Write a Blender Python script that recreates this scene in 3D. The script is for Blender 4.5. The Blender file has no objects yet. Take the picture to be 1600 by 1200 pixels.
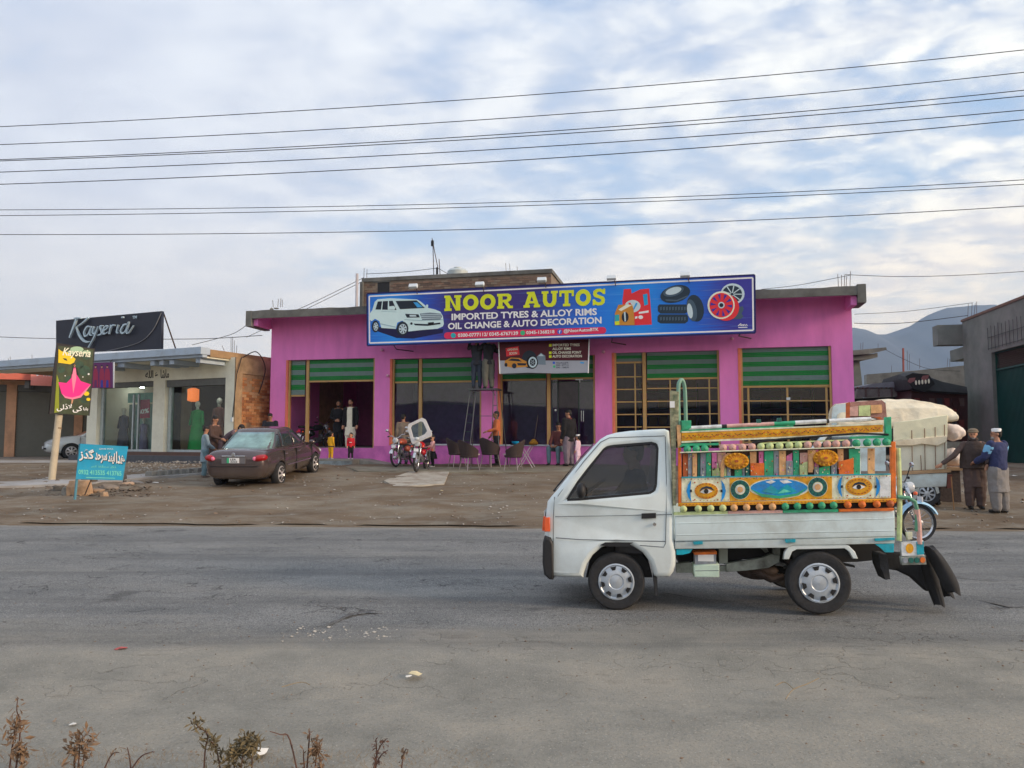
import bpy, bmesh, math, random
from math import sin, cos, pi, atan, atan2, sqrt, radians, exp
from mathutils import Vector, Matrix, noise
random.seed(7)
scene = bpy.context.scene
COL = scene.collection
R_ = random.random
def U(a, b): return a + (b - a) * random.random()

# ------------------------------------------------------------ camera
FPX, EYE = 1190.0, 1.555
PITCH = atan(87 / FPX)
cd = bpy.data.cameras.new('camera'); cd.sensor_width = 36; cd.lens = 36 * FPX / 1600
cd.clip_start = .05; cd.clip_end = 9000
cam = bpy.data.objects.new('camera', cd); COL.objects.link(cam)
cam.location = (0, 0, EYE); cam.rotation_euler = (pi / 2 + PITCH, 0, 0)
scene.camera = cam
scene.view_settings.view_transform = 'Standard'; scene.view_settings.look = 'None'
scene.view_settings.exposure = 0.85; scene.view_settings.gamma = 1; scene.view_settings.use_curve_mapping = False
try:
    scene.cycles.use_denoising = True
    scene.cycles.max_bounces = 8; scene.cycles.transparent_max_bounces = 16
except Exception: pass
HAZE = .0002
SKYK = (12.5, 12.9, 12.5)
scene.cycles.volume_bounces = 3

# ------------------------------------------------------------ world: evening sky with broken cloud
SUN_EL, SUN_AZ = radians(17), radians(-22)      # azimuth measured from +X towards +Y
w = bpy.data.worlds.new('World'); scene.world = w; w.use_nodes = True
nt = w.node_tree; N = nt.nodes; L = nt.links; N.clear()
def nd(t, **k):
    n = N.new(t)
    for a, b in k.items(): setattr(n, a, b)
    return n
def math_(op, a, b=None, c=None, clamp=False):
    n = nd('ShaderNodeMath', operation=op, use_clamp=clamp)
    for i, v in enumerate((a, b, c)):
        if v is None: continue
        if isinstance(v, (int, float)): n.inputs[i].default_value = v
        else: L.new(v, n.inputs[i])
    return n.outputs[0]
def ramp_(fac, stops, interp='EASE'):
    n = nd('ShaderNodeValToRGB'); cr = n.color_ramp; cr.interpolation = interp
    while len(cr.elements) < len(stops): cr.elements.new(.5)
    for e, (p, c) in zip(cr.elements, stops):
        e.position = p; e.color = (c, c, c, 1) if isinstance(c, (int, float)) else (*c, 1)
    L.new(fac, n.inputs[0]); return n.outputs[0]
def mixc(f, a, b, mode='MIX'):
    n = nd('ShaderNodeMix', data_type='RGBA', blend_type=mode)
    for i, v in ((0, f), (6, a), (7, b)):
        if isinstance(v, (int, float)): n.inputs[i].default_value = v
        elif isinstance(v, tuple): n.inputs[i].default_value = (*v, 1)
        else: L.new(v, n.inputs[i])
    return n.outputs[2]
def s2l(c): return tuple(((x / 255) / 12.92 if x / 255 <= .04045 else ((x / 255 + .055) / 1.055) ** 2.4) for x in c)
sky = nd('ShaderNodeTexSky', sky_type='NISHITA', sun_disc=False, sun_elevation=SUN_EL, sun_rotation=pi / 2 - SUN_AZ)
sky.air_density = 1.2; sky.dust_density = 1.5
geo = nd('ShaderNodeTexCoord'); sep = nd('ShaderNodeSeparateXYZ'); L.new(geo.outputs['Generated'], sep.inputs[0])
X, Y, Z = sep.outputs
zc = math_('MAXIMUM', Z, 0.0)
den = math_('ADD', zc, .16)
px = math_('DIVIDE', X, den); py = math_('DIVIDE', Y, den)
cmb = nd('ShaderNodeCombineXYZ'); L.new(px, cmb.inputs[0]); L.new(math_('MULTIPLY', py, 1.0), cmb.inputs[1])
def wnoise(scale, det, rough, dist, off=(0, 0, 0), sc=(1, 1, 1), rot=0):
    mp = nd('ShaderNodeMapping'); mp.inputs[1].default_value = off; mp.inputs[3].default_value = sc; mp.inputs[2].default_value = (0, 0, rot)
    L.new(cmb.outputs[0], mp.inputs[0])
    n = nd('ShaderNodeTexNoise'); n.inputs['Scale'].default_value = scale; n.inputs['Detail'].default_value = det
    n.inputs['Roughness'].default_value = rough; n.inputs['Distortion'].default_value = dist
    L.new(mp.outputs[0], n.inputs['Vector']); return n.outputs['Fac']
big = wnoise(.8, 3, .5, .4, (3.1, 1.7, 0), (1, 1.2, 1))
mid = wnoise(2.2, 8, .52, .35, (5, 2, 0), (.85, 1.25, 1), .35)
puf = wnoise(4.6, 6, .5, .3, (1, 9, 0), (1, 1.3, 1), .5)
side = math_('MULTIPLY_ADD', X, 1.1, .50, True)            # towards the sunset on the right
puf2 = wnoise(9.5, 6, .55, .4, (4, 3, 0), (1, 1.25, 1), .6)
cov = math_('ADD', math_('ADD', math_('MULTIPLY', big, .5), math_('MULTIPLY', mid, .35)), math_('MULTIPLY', puf, .15))
gapL = ramp_(cov, [(.33, 0.0), (.47, 1.0)])
covR = math_('ADD', math_('ADD', math_('MULTIPLY', big, .2), math_('MULTIPLY', mid, .35)), math_('ADD', math_('MULTIPLY', puf, .25), math_('MULTIPLY', puf2, .2)))
gapR = ramp_(covR, [(.39, 0.0), (.56, 1.0)])
gmix = mixc(side, gapL, gapR)
lumL = ramp_(math_('ADD', math_('MULTIPLY', mid, .6), math_('MULTIPLY', puf, .4)), [(.34, .15), (.68, .75)])
lumR = ramp_(math_('ADD', math_('MULTIPLY', puf, .6), math_('MULTIPLY', puf2, .4)), [(.36, 0.05), (.64, .95)])
lum = mixc(side, lumL, lumR)
elev = ramp_(Z, [(0.0, 0.0), (.13, .45), (.30, .8), (.6, 1.0)], 'LINEAR')
cl_dark = mixc(elev, s2l((178, 170, 167)), s2l((144, 149, 166)))
cl_lite = mixc(elev, mixc(side, s2l((196, 184, 175)), s2l((228, 206, 176))), mixc(side, s2l((178, 180, 189)), s2l((198, 196, 194))))
cloud = mixc(lum, cl_dark, cl_lite)
blue = mixc(elev, mixc(side, s2l((168, 176, 182)), s2l((164, 180, 180))), s2l((116, 136, 170)))
nis = mixc(.85, mixc(1.0, sky.outputs[0], (.1, .1, .1), 'MULTIPLY'), blue)
body = mixc(gmix, nis, cloud)
hz = ramp_(Z, [(0.0, 1.0), (.10, .62), (.28, 0.0)], 'LINEAR')
hcol = mixc(side, s2l((190, 176, 162)), s2l((222, 192, 156)))
body = mixc(math_('MULTIPLY', hz, .88), body, hcol)
body = mixc(math_('LESS_THAN', Z, -.02), body, s2l((110, 106, 98)))
body = mixc(1.0, body, (SKYK[0], SKYK[1], SKYK[2]), 'MULTIPLY')
bg = nd('ShaderNodeBackground'); bg.inputs[1].default_value = .1; L.new(body, bg.inputs[0])
wo = nd('ShaderNodeOutputWorld'); L.new(bg.outputs[0], wo.inputs[0])
sl = bpy.data.lights.new('sun', 'SUN'); sl.energy = 2.2; sl.angle = radians(14); sl.color = (1, .76, .52)
so = bpy.data.objects.new('sun', sl); COL.objects.link(so)
sd = Vector((cos(SUN_EL) * cos(SUN_AZ), cos(SUN_EL) * sin(SUN_AZ), sin(SUN_EL)))
so.rotation_euler = sd.to_track_quat('Z', 'Y').to_euler(); so.location = (30, 0, 30)

# ------------------------------------------------------------ geometry of the view
def ray(u, v):
    dx, dz = (u - 800) / FPX, (600 - v) / FPX
    return Vector((dx, cos(PITCH) - sin(PITCH) * dz, sin(PITCH) + cos(PITCH) * dz))
def at(u, v, Y):
    r = ray(u, v); k = Y / r.y
    return Vector((r.x * k, Y, EYE + r.z * k))
def road_far(x): return 13.9 - .053 * x
def tz(x, y):
    d = y - road_far(x)
    z = 0.0 if d < 0 else min(.075 * d, .75)
    return z
def ground(u, v):
    r = ray(u, v); Y = 3.0; last = None
    while Y < 200:
        p = Vector((r.x * Y / r.y, Y, EYE + r.z * Y / r.y))
        if p.z <= tz(p.x, p.y): break
        Y += .02 if Y < 60 else .5
    return Vector((p.x, p.y, tz(p.x, p.y)))
class Frame:
    def __init__(s, ox, oy, ang, z0=0.0):
        s.o = Vector((ox, oy, z0)); s.a = ang
        s.ex = Vector((cos(ang), sin(ang), 0)); s.ey = Vector((-sin(ang), cos(ang), 0))
    @staticmethod
    def px(u1, s1, u2, s2, z0=0.0):
        x1, y1, x2, y2 = (u1 - 800) / s1, FPX / s1, (u2 - 800) / s2, FPX / s2
        return Frame(x1, y1, atan2(y2 - y1, x2 - x1), z0)
    def hit(s, u, v, yl=0.0):
        r = ray(u, v); e = Vector((0, 0, EYE)); p0 = s.o + s.ey * yl
        k = (p0 - e).dot(s.ey) / r.dot(s.ey); p = e + r * k - s.o
        return (p.dot(s.ex), p.z)
    def loc(s, p):
        d = Vector(p) - s.o; return (d.dot(s.ex), d.dot(s.ey), d.z)
    def world(s, x, y, z=0): return s.o + s.ex * x + s.ey * y + Vector((0, 0, z))

# ------------------------------------------------------------ materials
MC = {}
def A(r, g, b, k=1.0):
    return tuple(min(.9, x * k) for x in s2l((r, g, b)))
def M(name, rgb, rough=.8, metal=0.0, var=.12, scale=6.0, bump=.15, bscale=45.0, dirt=None, dscale=1.5, damt=.5, spec=.5, coat=0.0, stretch=None):
    if name in MC: return MC[name]
    m = bpy.data.materials.new(name); m.use_nodes = True; t = m.node_tree; n = t.nodes; l = t.links
    p = n['Principled BSDF']; p.inputs['Roughness'].default_value = rough; p.inputs['Metallic'].default_value = metal
    p.inputs['Specular IOR Level'].default_value = spec; p.inputs['Coat Weight'].default_value = coat
    tc = n.new('ShaderNodeTexCoord'); src = tc.outputs['Object']
    if stretch:
        mp = n.new('ShaderNodeMapping'); mp.inputs[3].default_value = stretch; l.new(src, mp.inputs[0]); src = mp.outputs[0]
    def ns(sc, det=5, ro=.6):
        x = n.new('ShaderNodeTexNoise'); x.inputs['Scale'].default_value = sc; x.inputs['Detail'].default_value = det
        x.inputs['Roughness'].default_value = ro; l.new(src, x.inputs['Vector']); return x.outputs['Fac']
    def rp(f, a, b, pa, pb):
        x = n.new('ShaderNodeValToRGB'); x.color_ramp.elements[0].position = pa; x.color_ramp.elements[1].position = pb
        x.color_ramp.elements[0].color = (*a, 1); x.color_ramp.elements[1].color = (*b, 1); l.new(f, x.inputs[0]); return x.outputs[0]
    lo = tuple(c * (1 - var) for c in rgb); hi = tuple(min(1, c * (1 + var)) for c in rgb)
    col = rp(ns(scale), lo, hi, .3, .7)
    if dirt:
        mx = n.new('ShaderNodeMix'); mx.data_type = 'RGBA'
        f = rp(ns(dscale, 8, .65), (0, 0, 0), (damt,) * 3, .45, .7)
        l.new(f, mx.inputs[0]); l.new(col, mx.inputs[6]); mx.inputs[7].default_value = (*dirt, 1); col = mx.outputs[2]
    l.new(col, p.inputs['Base Color'])
    if bump:
        b = n.new('ShaderNodeBump'); b.inputs['Strength'].default_value = min(1, bump * 2); b.inputs['Distance'].default_value = .012
        l.new(ns(bscale, 4), b.inputs['Height']); l.new(b.outputs[0], p.inputs['Normal'])
    MC[name] = m; return m
def splash(m, z0, z1, rgb, amt=.8, sc=7.0):
    """road dirt thrown up on the lower part of a painted thing"""
    t = m.node_tree; n = t.nodes; l = t.links; p = n['Principled BSDF']; old = p.inputs['Base Color'].links[0].from_socket
    tc = n.new('ShaderNodeTexCoord'); sp = n.new('ShaderNodeSeparateXYZ'); l.new(tc.outputs['Object'], sp.inputs[0])
    mr = n.new('ShaderNodeMapRange'); mr.inputs[1].default_value = z0; mr.inputs[2].default_value = z1; mr.inputs[3].default_value = 1; mr.inputs[4].default_value = 0; l.new(sp.outputs[2], mr.inputs[0])
    ns = n.new('ShaderNodeTexNoise'); ns.inputs['Scale'].default_value = sc; ns.inputs['Detail'].default_value = 9; ns.inputs['Roughness'].default_value = .7; l.new(tc.outputs['Object'], ns.inputs['Vector'])
    a = n.new('ShaderNodeMath'); a.operation = 'MULTIPLY_ADD'; l.new(ns.outputs['Fac'], a.inputs[0]); a.inputs[1].default_value = 1.6; a.inputs[2].default_value = -.8
    b = n.new('ShaderNodeMath'); b.operation = 'ADD'; l.new(a.outputs[0], b.inputs[0]); l.new(mr.outputs[0], b.inputs[1])
    c = n.new('ShaderNodeMath'); c.operation = 'MULTIPLY'; c.use_clamp = True; l.new(b.outputs[0], c.inputs[0]); l.new(mr.outputs[0], c.inputs[1])
    d = n.new('ShaderNodeMath'); d.operation = 'MULTIPLY'; d.inputs[1].default_value = amt; l.new(c.outputs[0], d.inputs[0])
    x = n.new('ShaderNodeMix'); x.data_type = 'RGBA'; l.new(d.outputs[0], x.inputs[0]); l.new(old, x.inputs[6]); x.inputs[7].default_value = (*rgb, 1); l.new(x.outputs[2], p.inputs['Base Color'])
def GL(name, tint=(.3, .35, .35), refl=.02, rough=.02):
    if name in MC: return MC[name]
    m = bpy.data.materials.new(name); m.use_nodes = True; t = m.node_tree; n = t.nodes; l = t.links; n.clear()
    tr = n.new('ShaderNodeBsdfTransparent'); tr.inputs[0].default_value = (*tint, 1)
    g = n.new('ShaderNodeBsdfGlossy'); g.inputs['Roughness'].default_value = rough; g.inputs[0].default_value = (1, 1, 1, 1)
    f = n.new('ShaderNodeLayerWeight'); f.inputs[0].default_value = .5; pw = n.new('ShaderNodeMath'); pw.operation = 'POWER'; pw.inputs[1].default_value = 5; l.new(f.outputs['Facing'], pw.inputs[0])
    a = n.new('ShaderNodeMath'); a.operation = 'MULTIPLY_ADD'; a.inputs[1].default_value = .9; a.inputs[2].default_value = .024 + refl; l.new(pw.outputs[0], a.inputs[0])
    x = n.new('ShaderNodeMixShader'); l.new(a.outputs[0], x.inputs[0]); l.new(tr.outputs[0], x.inputs[1]); l.new(g.outputs[0], x.inputs[2])
    o = n.new('ShaderNodeOutputMaterial'); l.new(x.outputs[0], o.inputs[0]); MC[name] = m; return m
def EM(name, rgb, s):
    m = bpy.data.materials.new(name); m.use_nodes = True; p = m.node_tree.nodes['Principled BSDF']
    p.inputs['Base Color'].default_value = (*rgb, 1); p.inputs['Emission Color'].default_value = (*rgb, 1); p.inputs['Emission Strength'].default_value = s
    MC[name] = m; return m

# ------------------------------------------------------------ mesh helpers
def link(name, me, mat=None, parent=None, loc=None, rot=None):
    o = bpy.data.objects.new(name, me); COL.objects.link(o)
    if mat is not None and me is not None: me.materials.clear(); me.materials.append(mat)
    if parent is not None: o.parent = parent
    if loc is not None: o.location = loc
    if rot is not None: o.rotation_euler = rot
    return o
def thing(name, label, cat, loc=(0, 0, 0), rotz=0.0, group=None):
    o = bpy.data.objects.new(name, None); COL.objects.link(o); o.location = loc; o.rotation_euler = (0, 0, rotz)
    o.empty_display_size = .1
    return tag(o, label, cat, group)
def tag(o, label, cat, group=None, kind=None):
    o['label'] = label; o['category'] = cat
    if group: o['group'] = group
    if kind: o['kind'] = kind
    return o
def fthing(name, label, cat, fr, group=None):
    return thing(name, label, cat, tuple(fr.o), fr.a, group)
def kids(o): return [c for c in COL.objects if c.parent == o]
def dup(root, loc=None, rotz=None, label=None, tree=None):
    if tree is None:
        tree = {}
        for c in COL.objects: tree.setdefault(c.parent, []).append(c)
    def cp(o, par):
        c = o.copy(); COL.objects.link(c); c.parent = par
        for k in tree.get(o, []): cp(k, c)
        return c
    r = cp(root, root.parent)
    if loc is not None: r.location = loc
    if rotz is not None: r.rotation_euler = (root.rotation_euler[0], root.rotation_euler[1], rotz)
    if label: r['label'] = label
    return r
class MB:
    def __init__(s): s.v = []; s.f = []
    def add(s, vs, fs):
        b = len(s.v); s.v += [tuple(p) for p in vs]; s.f += [tuple(i + b for i in f) for f in fs]; return s
    def box(s, x0, x1, y0, y1, z0, z1, M_=None, j=0):
        vs = [Vector((x, y, z)) for z in (z0, z1) for y in (y0, y1) for x in (x0, x1)]
        if j: vs = [p + Vector((U(-j, j), U(-j, j), U(-j, j))) for p in vs]
        if M_ is not None: vs = [M_ @ p for p in vs]
        return s.add(vs, [(0, 2, 3, 1), (4, 5, 7, 6), (0, 1, 5, 4), (2, 6, 7, 3), (0, 4, 6, 2), (1, 3, 7, 5)])
    def prism(s, pts, y0, y1):     # pts (x,z) extruded along y
        n = len(pts); vs = [(x, y0, z) for x, z in pts] + [(x, y1, z) for x, z in pts]
        return s.add(vs, [tuple(range(n)), tuple(range(2 * n - 1, n - 1, -1))] + [(i, i + n, (i + 1) % n + n, (i + 1) % n) for i in range(n)])
    def loft(s, rings, cap=True):
        n = len(rings[0]); vs = [p for r in rings for p in r]; fs = []
        for k in range(len(rings) - 1):
            for i in range(n):
                a, b = k * n + i, k * n + (i + 1) % n; fs.append((a, b, b + n, a + n))
        if cap: fs += [tuple(range(n - 1, -1, -1)), tuple(range((len(rings) - 1) * n, len(rings) * n))]
        return s.add(vs, fs)
    def tube(s, pts, r, seg=6, cap=True):
        pts = [Vector(p) for p in pts]; rings = []; n = len(pts)
        rr = r if isinstance(r, (list, tuple)) else [r] * n
        prev = None
        for i, p in enumerate(pts):
            t = (pts[min(i + 1, n - 1)] - pts[max(i - 1, 0)]).normalized()
            if prev is None:
                up = Vector((0, 0, 1)) if abs(t.z) < .9 else Vector((1, 0, 0))
                a = t.cross(up).normalized()
            else: a = (prev - t * prev.dot(t)).normalized()
            prev = a; b = t.cross(a)
            rings.append([p + (a * cos(2 * pi * k / seg) + b * sin(2 * pi * k / seg)) * rr[i] for k in range(seg)])
        return s.loft(rings, cap)
    def cap(s, a, b, ra, rb=None, seg=10):     # tapered capsule
        rb = ra if rb is None else rb; a = Vector(a); b = Vector(b)
        d = (b - a); d = d.normalized() if d.length > 1e-6 else Vector((0, 0, 1))
        return s.tube([a - d * ra * .96, a - d * ra * .7, a - d * ra * .3, a, b, b + d * rb * .3, b + d * rb * .7, b + d * rb * .96],
                      [ra * .25, ra * .7, ra * .95, ra, rb, rb * .95, rb * .7, rb * .25], seg)
    def ball(s, c, rx, ry=None, rz=None, seg=12, rings=8, M_=None):
        ry = rx if ry is None else ry; rz = rx if rz is None else rz; c = Vector(c); rr = []
        for k in range(rings + 1):
            t = -pi / 2 + pi * (k + .0) / rings; t = max(-1.45, min(1.45, t))
            ring = [Vector((rx * cos(t) * cos(2 * pi * i / seg), ry * cos(t) * sin(2 * pi * i / seg), rz * sin(t))) for i in range(seg)]
            rr.append([(M_ @ q if M_ is not None else q) + c for q in ring])
        return s.loft(rr)
    def lathe(s, prof, seg=24, axis='Y', c=(0, 0, 0), cap=False):    # prof (r, h) round an axis
        rr = []
        for r, h in prof:
            ring = []
            for i in range(seg):
                a = 2 * pi * i / seg
                q = {'Y': (r * cos(a), h, r * sin(a)), 'Z': (r * cos(a), r * sin(a), h), 'X': (h, r * cos(a), r * sin(a))}[axis]
                ring.append(Vector(q) + Vector(c))
            rr.append(ring)
        return s.loft(rr, cap)
    def rock(s, c, r, sq=.7):
        c = Vector(c); sx, sy, sz = U(.6, 1.2), U(.6, 1.2), U(.4, 1) * sq
        vs = [(0, 0, 1), (0, 0, -1)] + [(cos(a), sin(a), .4 * (-1) ** k) for k, a in enumerate([i * pi / 3 for i in range(6)])]
        vs = [c + Vector((x * sx, y * sy, z * sz)) * r * U(.75, 1.15) for x, y, z in vs]
        fs = [(0, 2 + i, 2 + (i + 1) % 6) for i in range(6)] + [(1, 2 + (i + 1) % 6, 2 + i) for i in range(6)]
        return s.add(vs, fs)
    def mesh(s, name='m', smooth=False):
        me = bpy.data.meshes.new(name); me.from_pydata(s.v, [], s.f); me.validate()
        bm = bmesh.new(); bm.from_mesh(me); bmesh.ops.recalc_face_normals(bm, faces=bm.faces); bm.to_mesh(me); bm.free()
        if smooth:
            me.polygons.foreach_set('use_smooth', [True] * len(me.polygons))
            if smooth != 'all':
                try: me.set_sharp_from_angle(angle=radians(40))
                except Exception: pass
        return me
    def obj(s, name, mat, parent=None, smooth=False, loc=None, rot=None, bevel=0):
        o = link(name, s.mesh(name, smooth), mat, parent, loc, rot)
        if bevel:
            b = o.modifiers.new('b', 'BEVEL'); b.width = bevel; b.segments = 2; b.limit_method = 'ANGLE'
        return o
def bx(name, mat, par, x0, x1, y0, y1, z0, z1, bevel=0, **k):
    return MB().box(x0, x1, y0, y1, z0, z1).obj(name, mat, par, bevel=bevel, **k)
def tb(name, mat, par, pts, r, seg=6): return MB().tube(pts, r, seg).obj(name, mat, par, smooth=True)
def curve_mesh(outlines, depth, bevel=0, res=2):
    c = bpy.data.curves.new('c', 'CURVE'); c.dimensions = '2D'; c.fill_mode = 'BOTH'; c.extrude = max(0, depth / 2 - bevel); c.bevel_depth = bevel
    c.bevel_resolution = res
    if bevel: c.offset = -bevel
    for pts in outlines:
        sp = c.splines.new('POLY'); sp.points.add(len(pts) - 1); sp.use_cyclic_u = True
        for p, q in zip(sp.points, pts): p.co = (q[0], q[1], 0, 1)
    o = bpy.data.objects.new('c', c); me = bpy.data.meshes.new_from_object(o); bpy.data.objects.remove(o); bpy.data.curves.remove(c)
    return me
def xz(me, y):       # curve plane -> upright plate facing -Y, centred on depth y
    me.transform(Matrix.Translation((0, y, 0)) @ Matrix.Rotation(pi / 2, 4, 'X')); return me
def plate(name, mat, par, outlines, y, depth=.004, bevel=0, deform=None, smooth=False, res=2):
    if outlines and not isinstance(outlines[0][0], (tuple, list, Vector)): outlines = [outlines]
    me = xz(curve_mesh(outlines, depth, bevel, res), y)
    if deform:
        for v in me.vertices: v.co = deform(v.co)
    if smooth:
        me.polygons.foreach_set('use_smooth', [True] * len(me.polygons)); me.set_sharp_from_angle(angle=radians(35))
    return link(name, me, mat, par)
def fp(fr, y, pts, ox=0, oy=0, sc=1.0):   # pixel outline (optionally in crop coordinates) -> local outline
    return [fr.hit(ox + p[0] / sc, oy + p[1] / sc, y) for p in pts]
def ell(cx, cy, rx, ry, n=24, a0=0, a1=2 * pi, rot=0):
    o = []
    for i in range(n):
        a = a0 + (a1 - a0) * i / n; x, y = rx * cos(a), ry * sin(a)
        o.append((cx + x * cos(rot) - y * sin(rot), cy + x * sin(rot) + y * cos(rot)))
    return o
def text_mesh(s, depth=.004, bold=0.0, shear=0.0, space=1.0):
    c = bpy.data.curves.new('t', 'FONT'); c.body = s; c.extrude = depth / 2; c.offset = bold; c.shear = shear; c.resolution_u = 3; c.space_character = space
    o = bpy.data.objects.new('t', c); me = bpy.data.meshes.new_from_object(o); bpy.data.objects.remove(o); bpy.data.curves.remove(c); return me
def text(name, mat, par, s, quad, y, depth=.004, bold=0.0, shear=0.0, space=1.0):
    """quad: local (x,z) of bottom-left, bottom-right, top-left: the text's box is fitted to it"""
    me = text_mesh(s, depth, bold, shear, space)
    xs = [v.co.x for v in me.vertices]; ys = [v.co.y for v in me.vertices]
    x0, x1, y0, y1 = min(xs), max(xs), min(ys), max(ys)
    (ax, az), (bx_, bz), (cx, cz) = quad
    for v in me.vertices:
        s_, t_ = (v.co.x - x0) / (x1 - x0), (v.co.y - y0) / (y1 - y0)
        v.co = (ax + (bx_ - ax) * s_ + (cx - ax) * t_, y - v.co.z, az + (bz - az) * s_ + (cz - az) * t_)
    return link(name, me, mat, par)
def strokes(mb, lines, y0, y1):      # calligraphic strokes: lists of (x, z, halfwidth)
    for ln in lines:
        L_ = []; R = []
        for i, (x, z, h) in enumerate(ln):
            a = ln[max(i - 1, 0)]; b = ln[min(i + 1, len(ln) - 1)]
            dx, dz = b[0] - a[0], b[1] - a[1]; d = sqrt(dx * dx + dz * dz) or 1
            L_.append((x - dz / d * h, z + dx / d * h)); R.append((x + dz / d * h, z - dx / d * h))
        for i in range(len(ln) - 1):
            mb.prism([R[i], R[i + 1], L_[i + 1], L_[i]], y0, y1)
def spline(pts, n=6):       # Catmull-Rom
    P = [pts[0]] + list(pts) + [pts[-1]]; o = []
    for i in range(1, len(P) - 2):
        for k in range(n):
            t = k / n; a, b, c, d = P[i - 1], P[i], P[i + 1], P[i + 2]
            o.append(tuple(.5 * ((2 * b[j]) + (c[j] - a[j]) * t + (2 * a[j] - 5 * b[j] + 4 * c[j] - d[j]) * t * t + (3 * b[j] - a[j] - 3 * c[j] + d[j]) * t ** 3) for j in range(len(b))))
    o.append(tuple(pts[-1])); return o
PENDING = []
def fuse(mb, name, mat, parent, voxel=.013, smooth=3, crumple=0.0, fold=.11):
    o = mb.obj(name, mat, parent)
    r = o.modifiers.new('r', 'REMESH'); r.mode = 'VOXEL'; r.voxel_size = voxel; r.use_smooth_shade = True
    if crumple:
        t = bpy.data.textures.get('folds%g' % fold) or bpy.data.textures.new('folds%g' % fold, 'CLOUDS'); t.noise_scale = fold
        d = o.modifiers.new('d', 'DISPLACE'); d.texture = t; d.strength = crumple; d.texture_coords = 'LOCAL'; d.mid_level = .5
    s = o.modifiers.new('s', 'SMOOTH'); s.iterations = smooth; s.factor = .5
    PENDING.append(o); return o
def bake_pending():
    dg = bpy.context.evaluated_depsgraph_get(); dg.update(); done = {}
    for o in PENDING:
        k = o.data
        if k in done: new = done[k]
        else:
            new = bpy.data.meshes.new_from_object(o.evaluated_get(dg)); done[k] = new
        o.modifiers.clear(); o['_n'] = 0; del o['_n']; o.data = new
    for o in COL.objects:
        if o.type == 'MESH' and o.data in done: o.modifiers.clear(); o.data = done[o.data]
    PENDING.clear()
# ============================================================ SETTING
concrete = M('concrete', A(128, 126, 120, 1.25), .9, var=.22, scale=3, bump=.3, bscale=30, dirt=A(70, 66, 60), dscale=1.2, damt=.5)
conc_dark = M('weathered_concrete', A(112, 112, 108, 1.1), .92, var=.25, scale=2.2, bump=.35, dirt=A(55, 52, 50), dscale=.9, damt=.6)
conc_pale = M('pale_concrete', A(150, 148, 146, 1.3), .9, var=.12, scale=2, bump=.25, dirt=A(120, 108, 95), dscale=.7, damt=.6)
steel = M('rusty_steel', A(92, 80, 76), .7, .3, var=.3, scale=20)
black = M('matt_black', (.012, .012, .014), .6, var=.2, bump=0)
rubber = M('rubber', (.028, .028, .03), .85, var=.3, scale=14, bump=.2)
chrome = M('chrome', (.62, .63, .65), .22, .9, var=.05, bump=0)
whitep = M('white_paint', A(205, 212, 216, 1.15), .5, var=.05, scale=4, bump=.05)
brown_dirt = A(128, 112, 98, 1.35)

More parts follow.
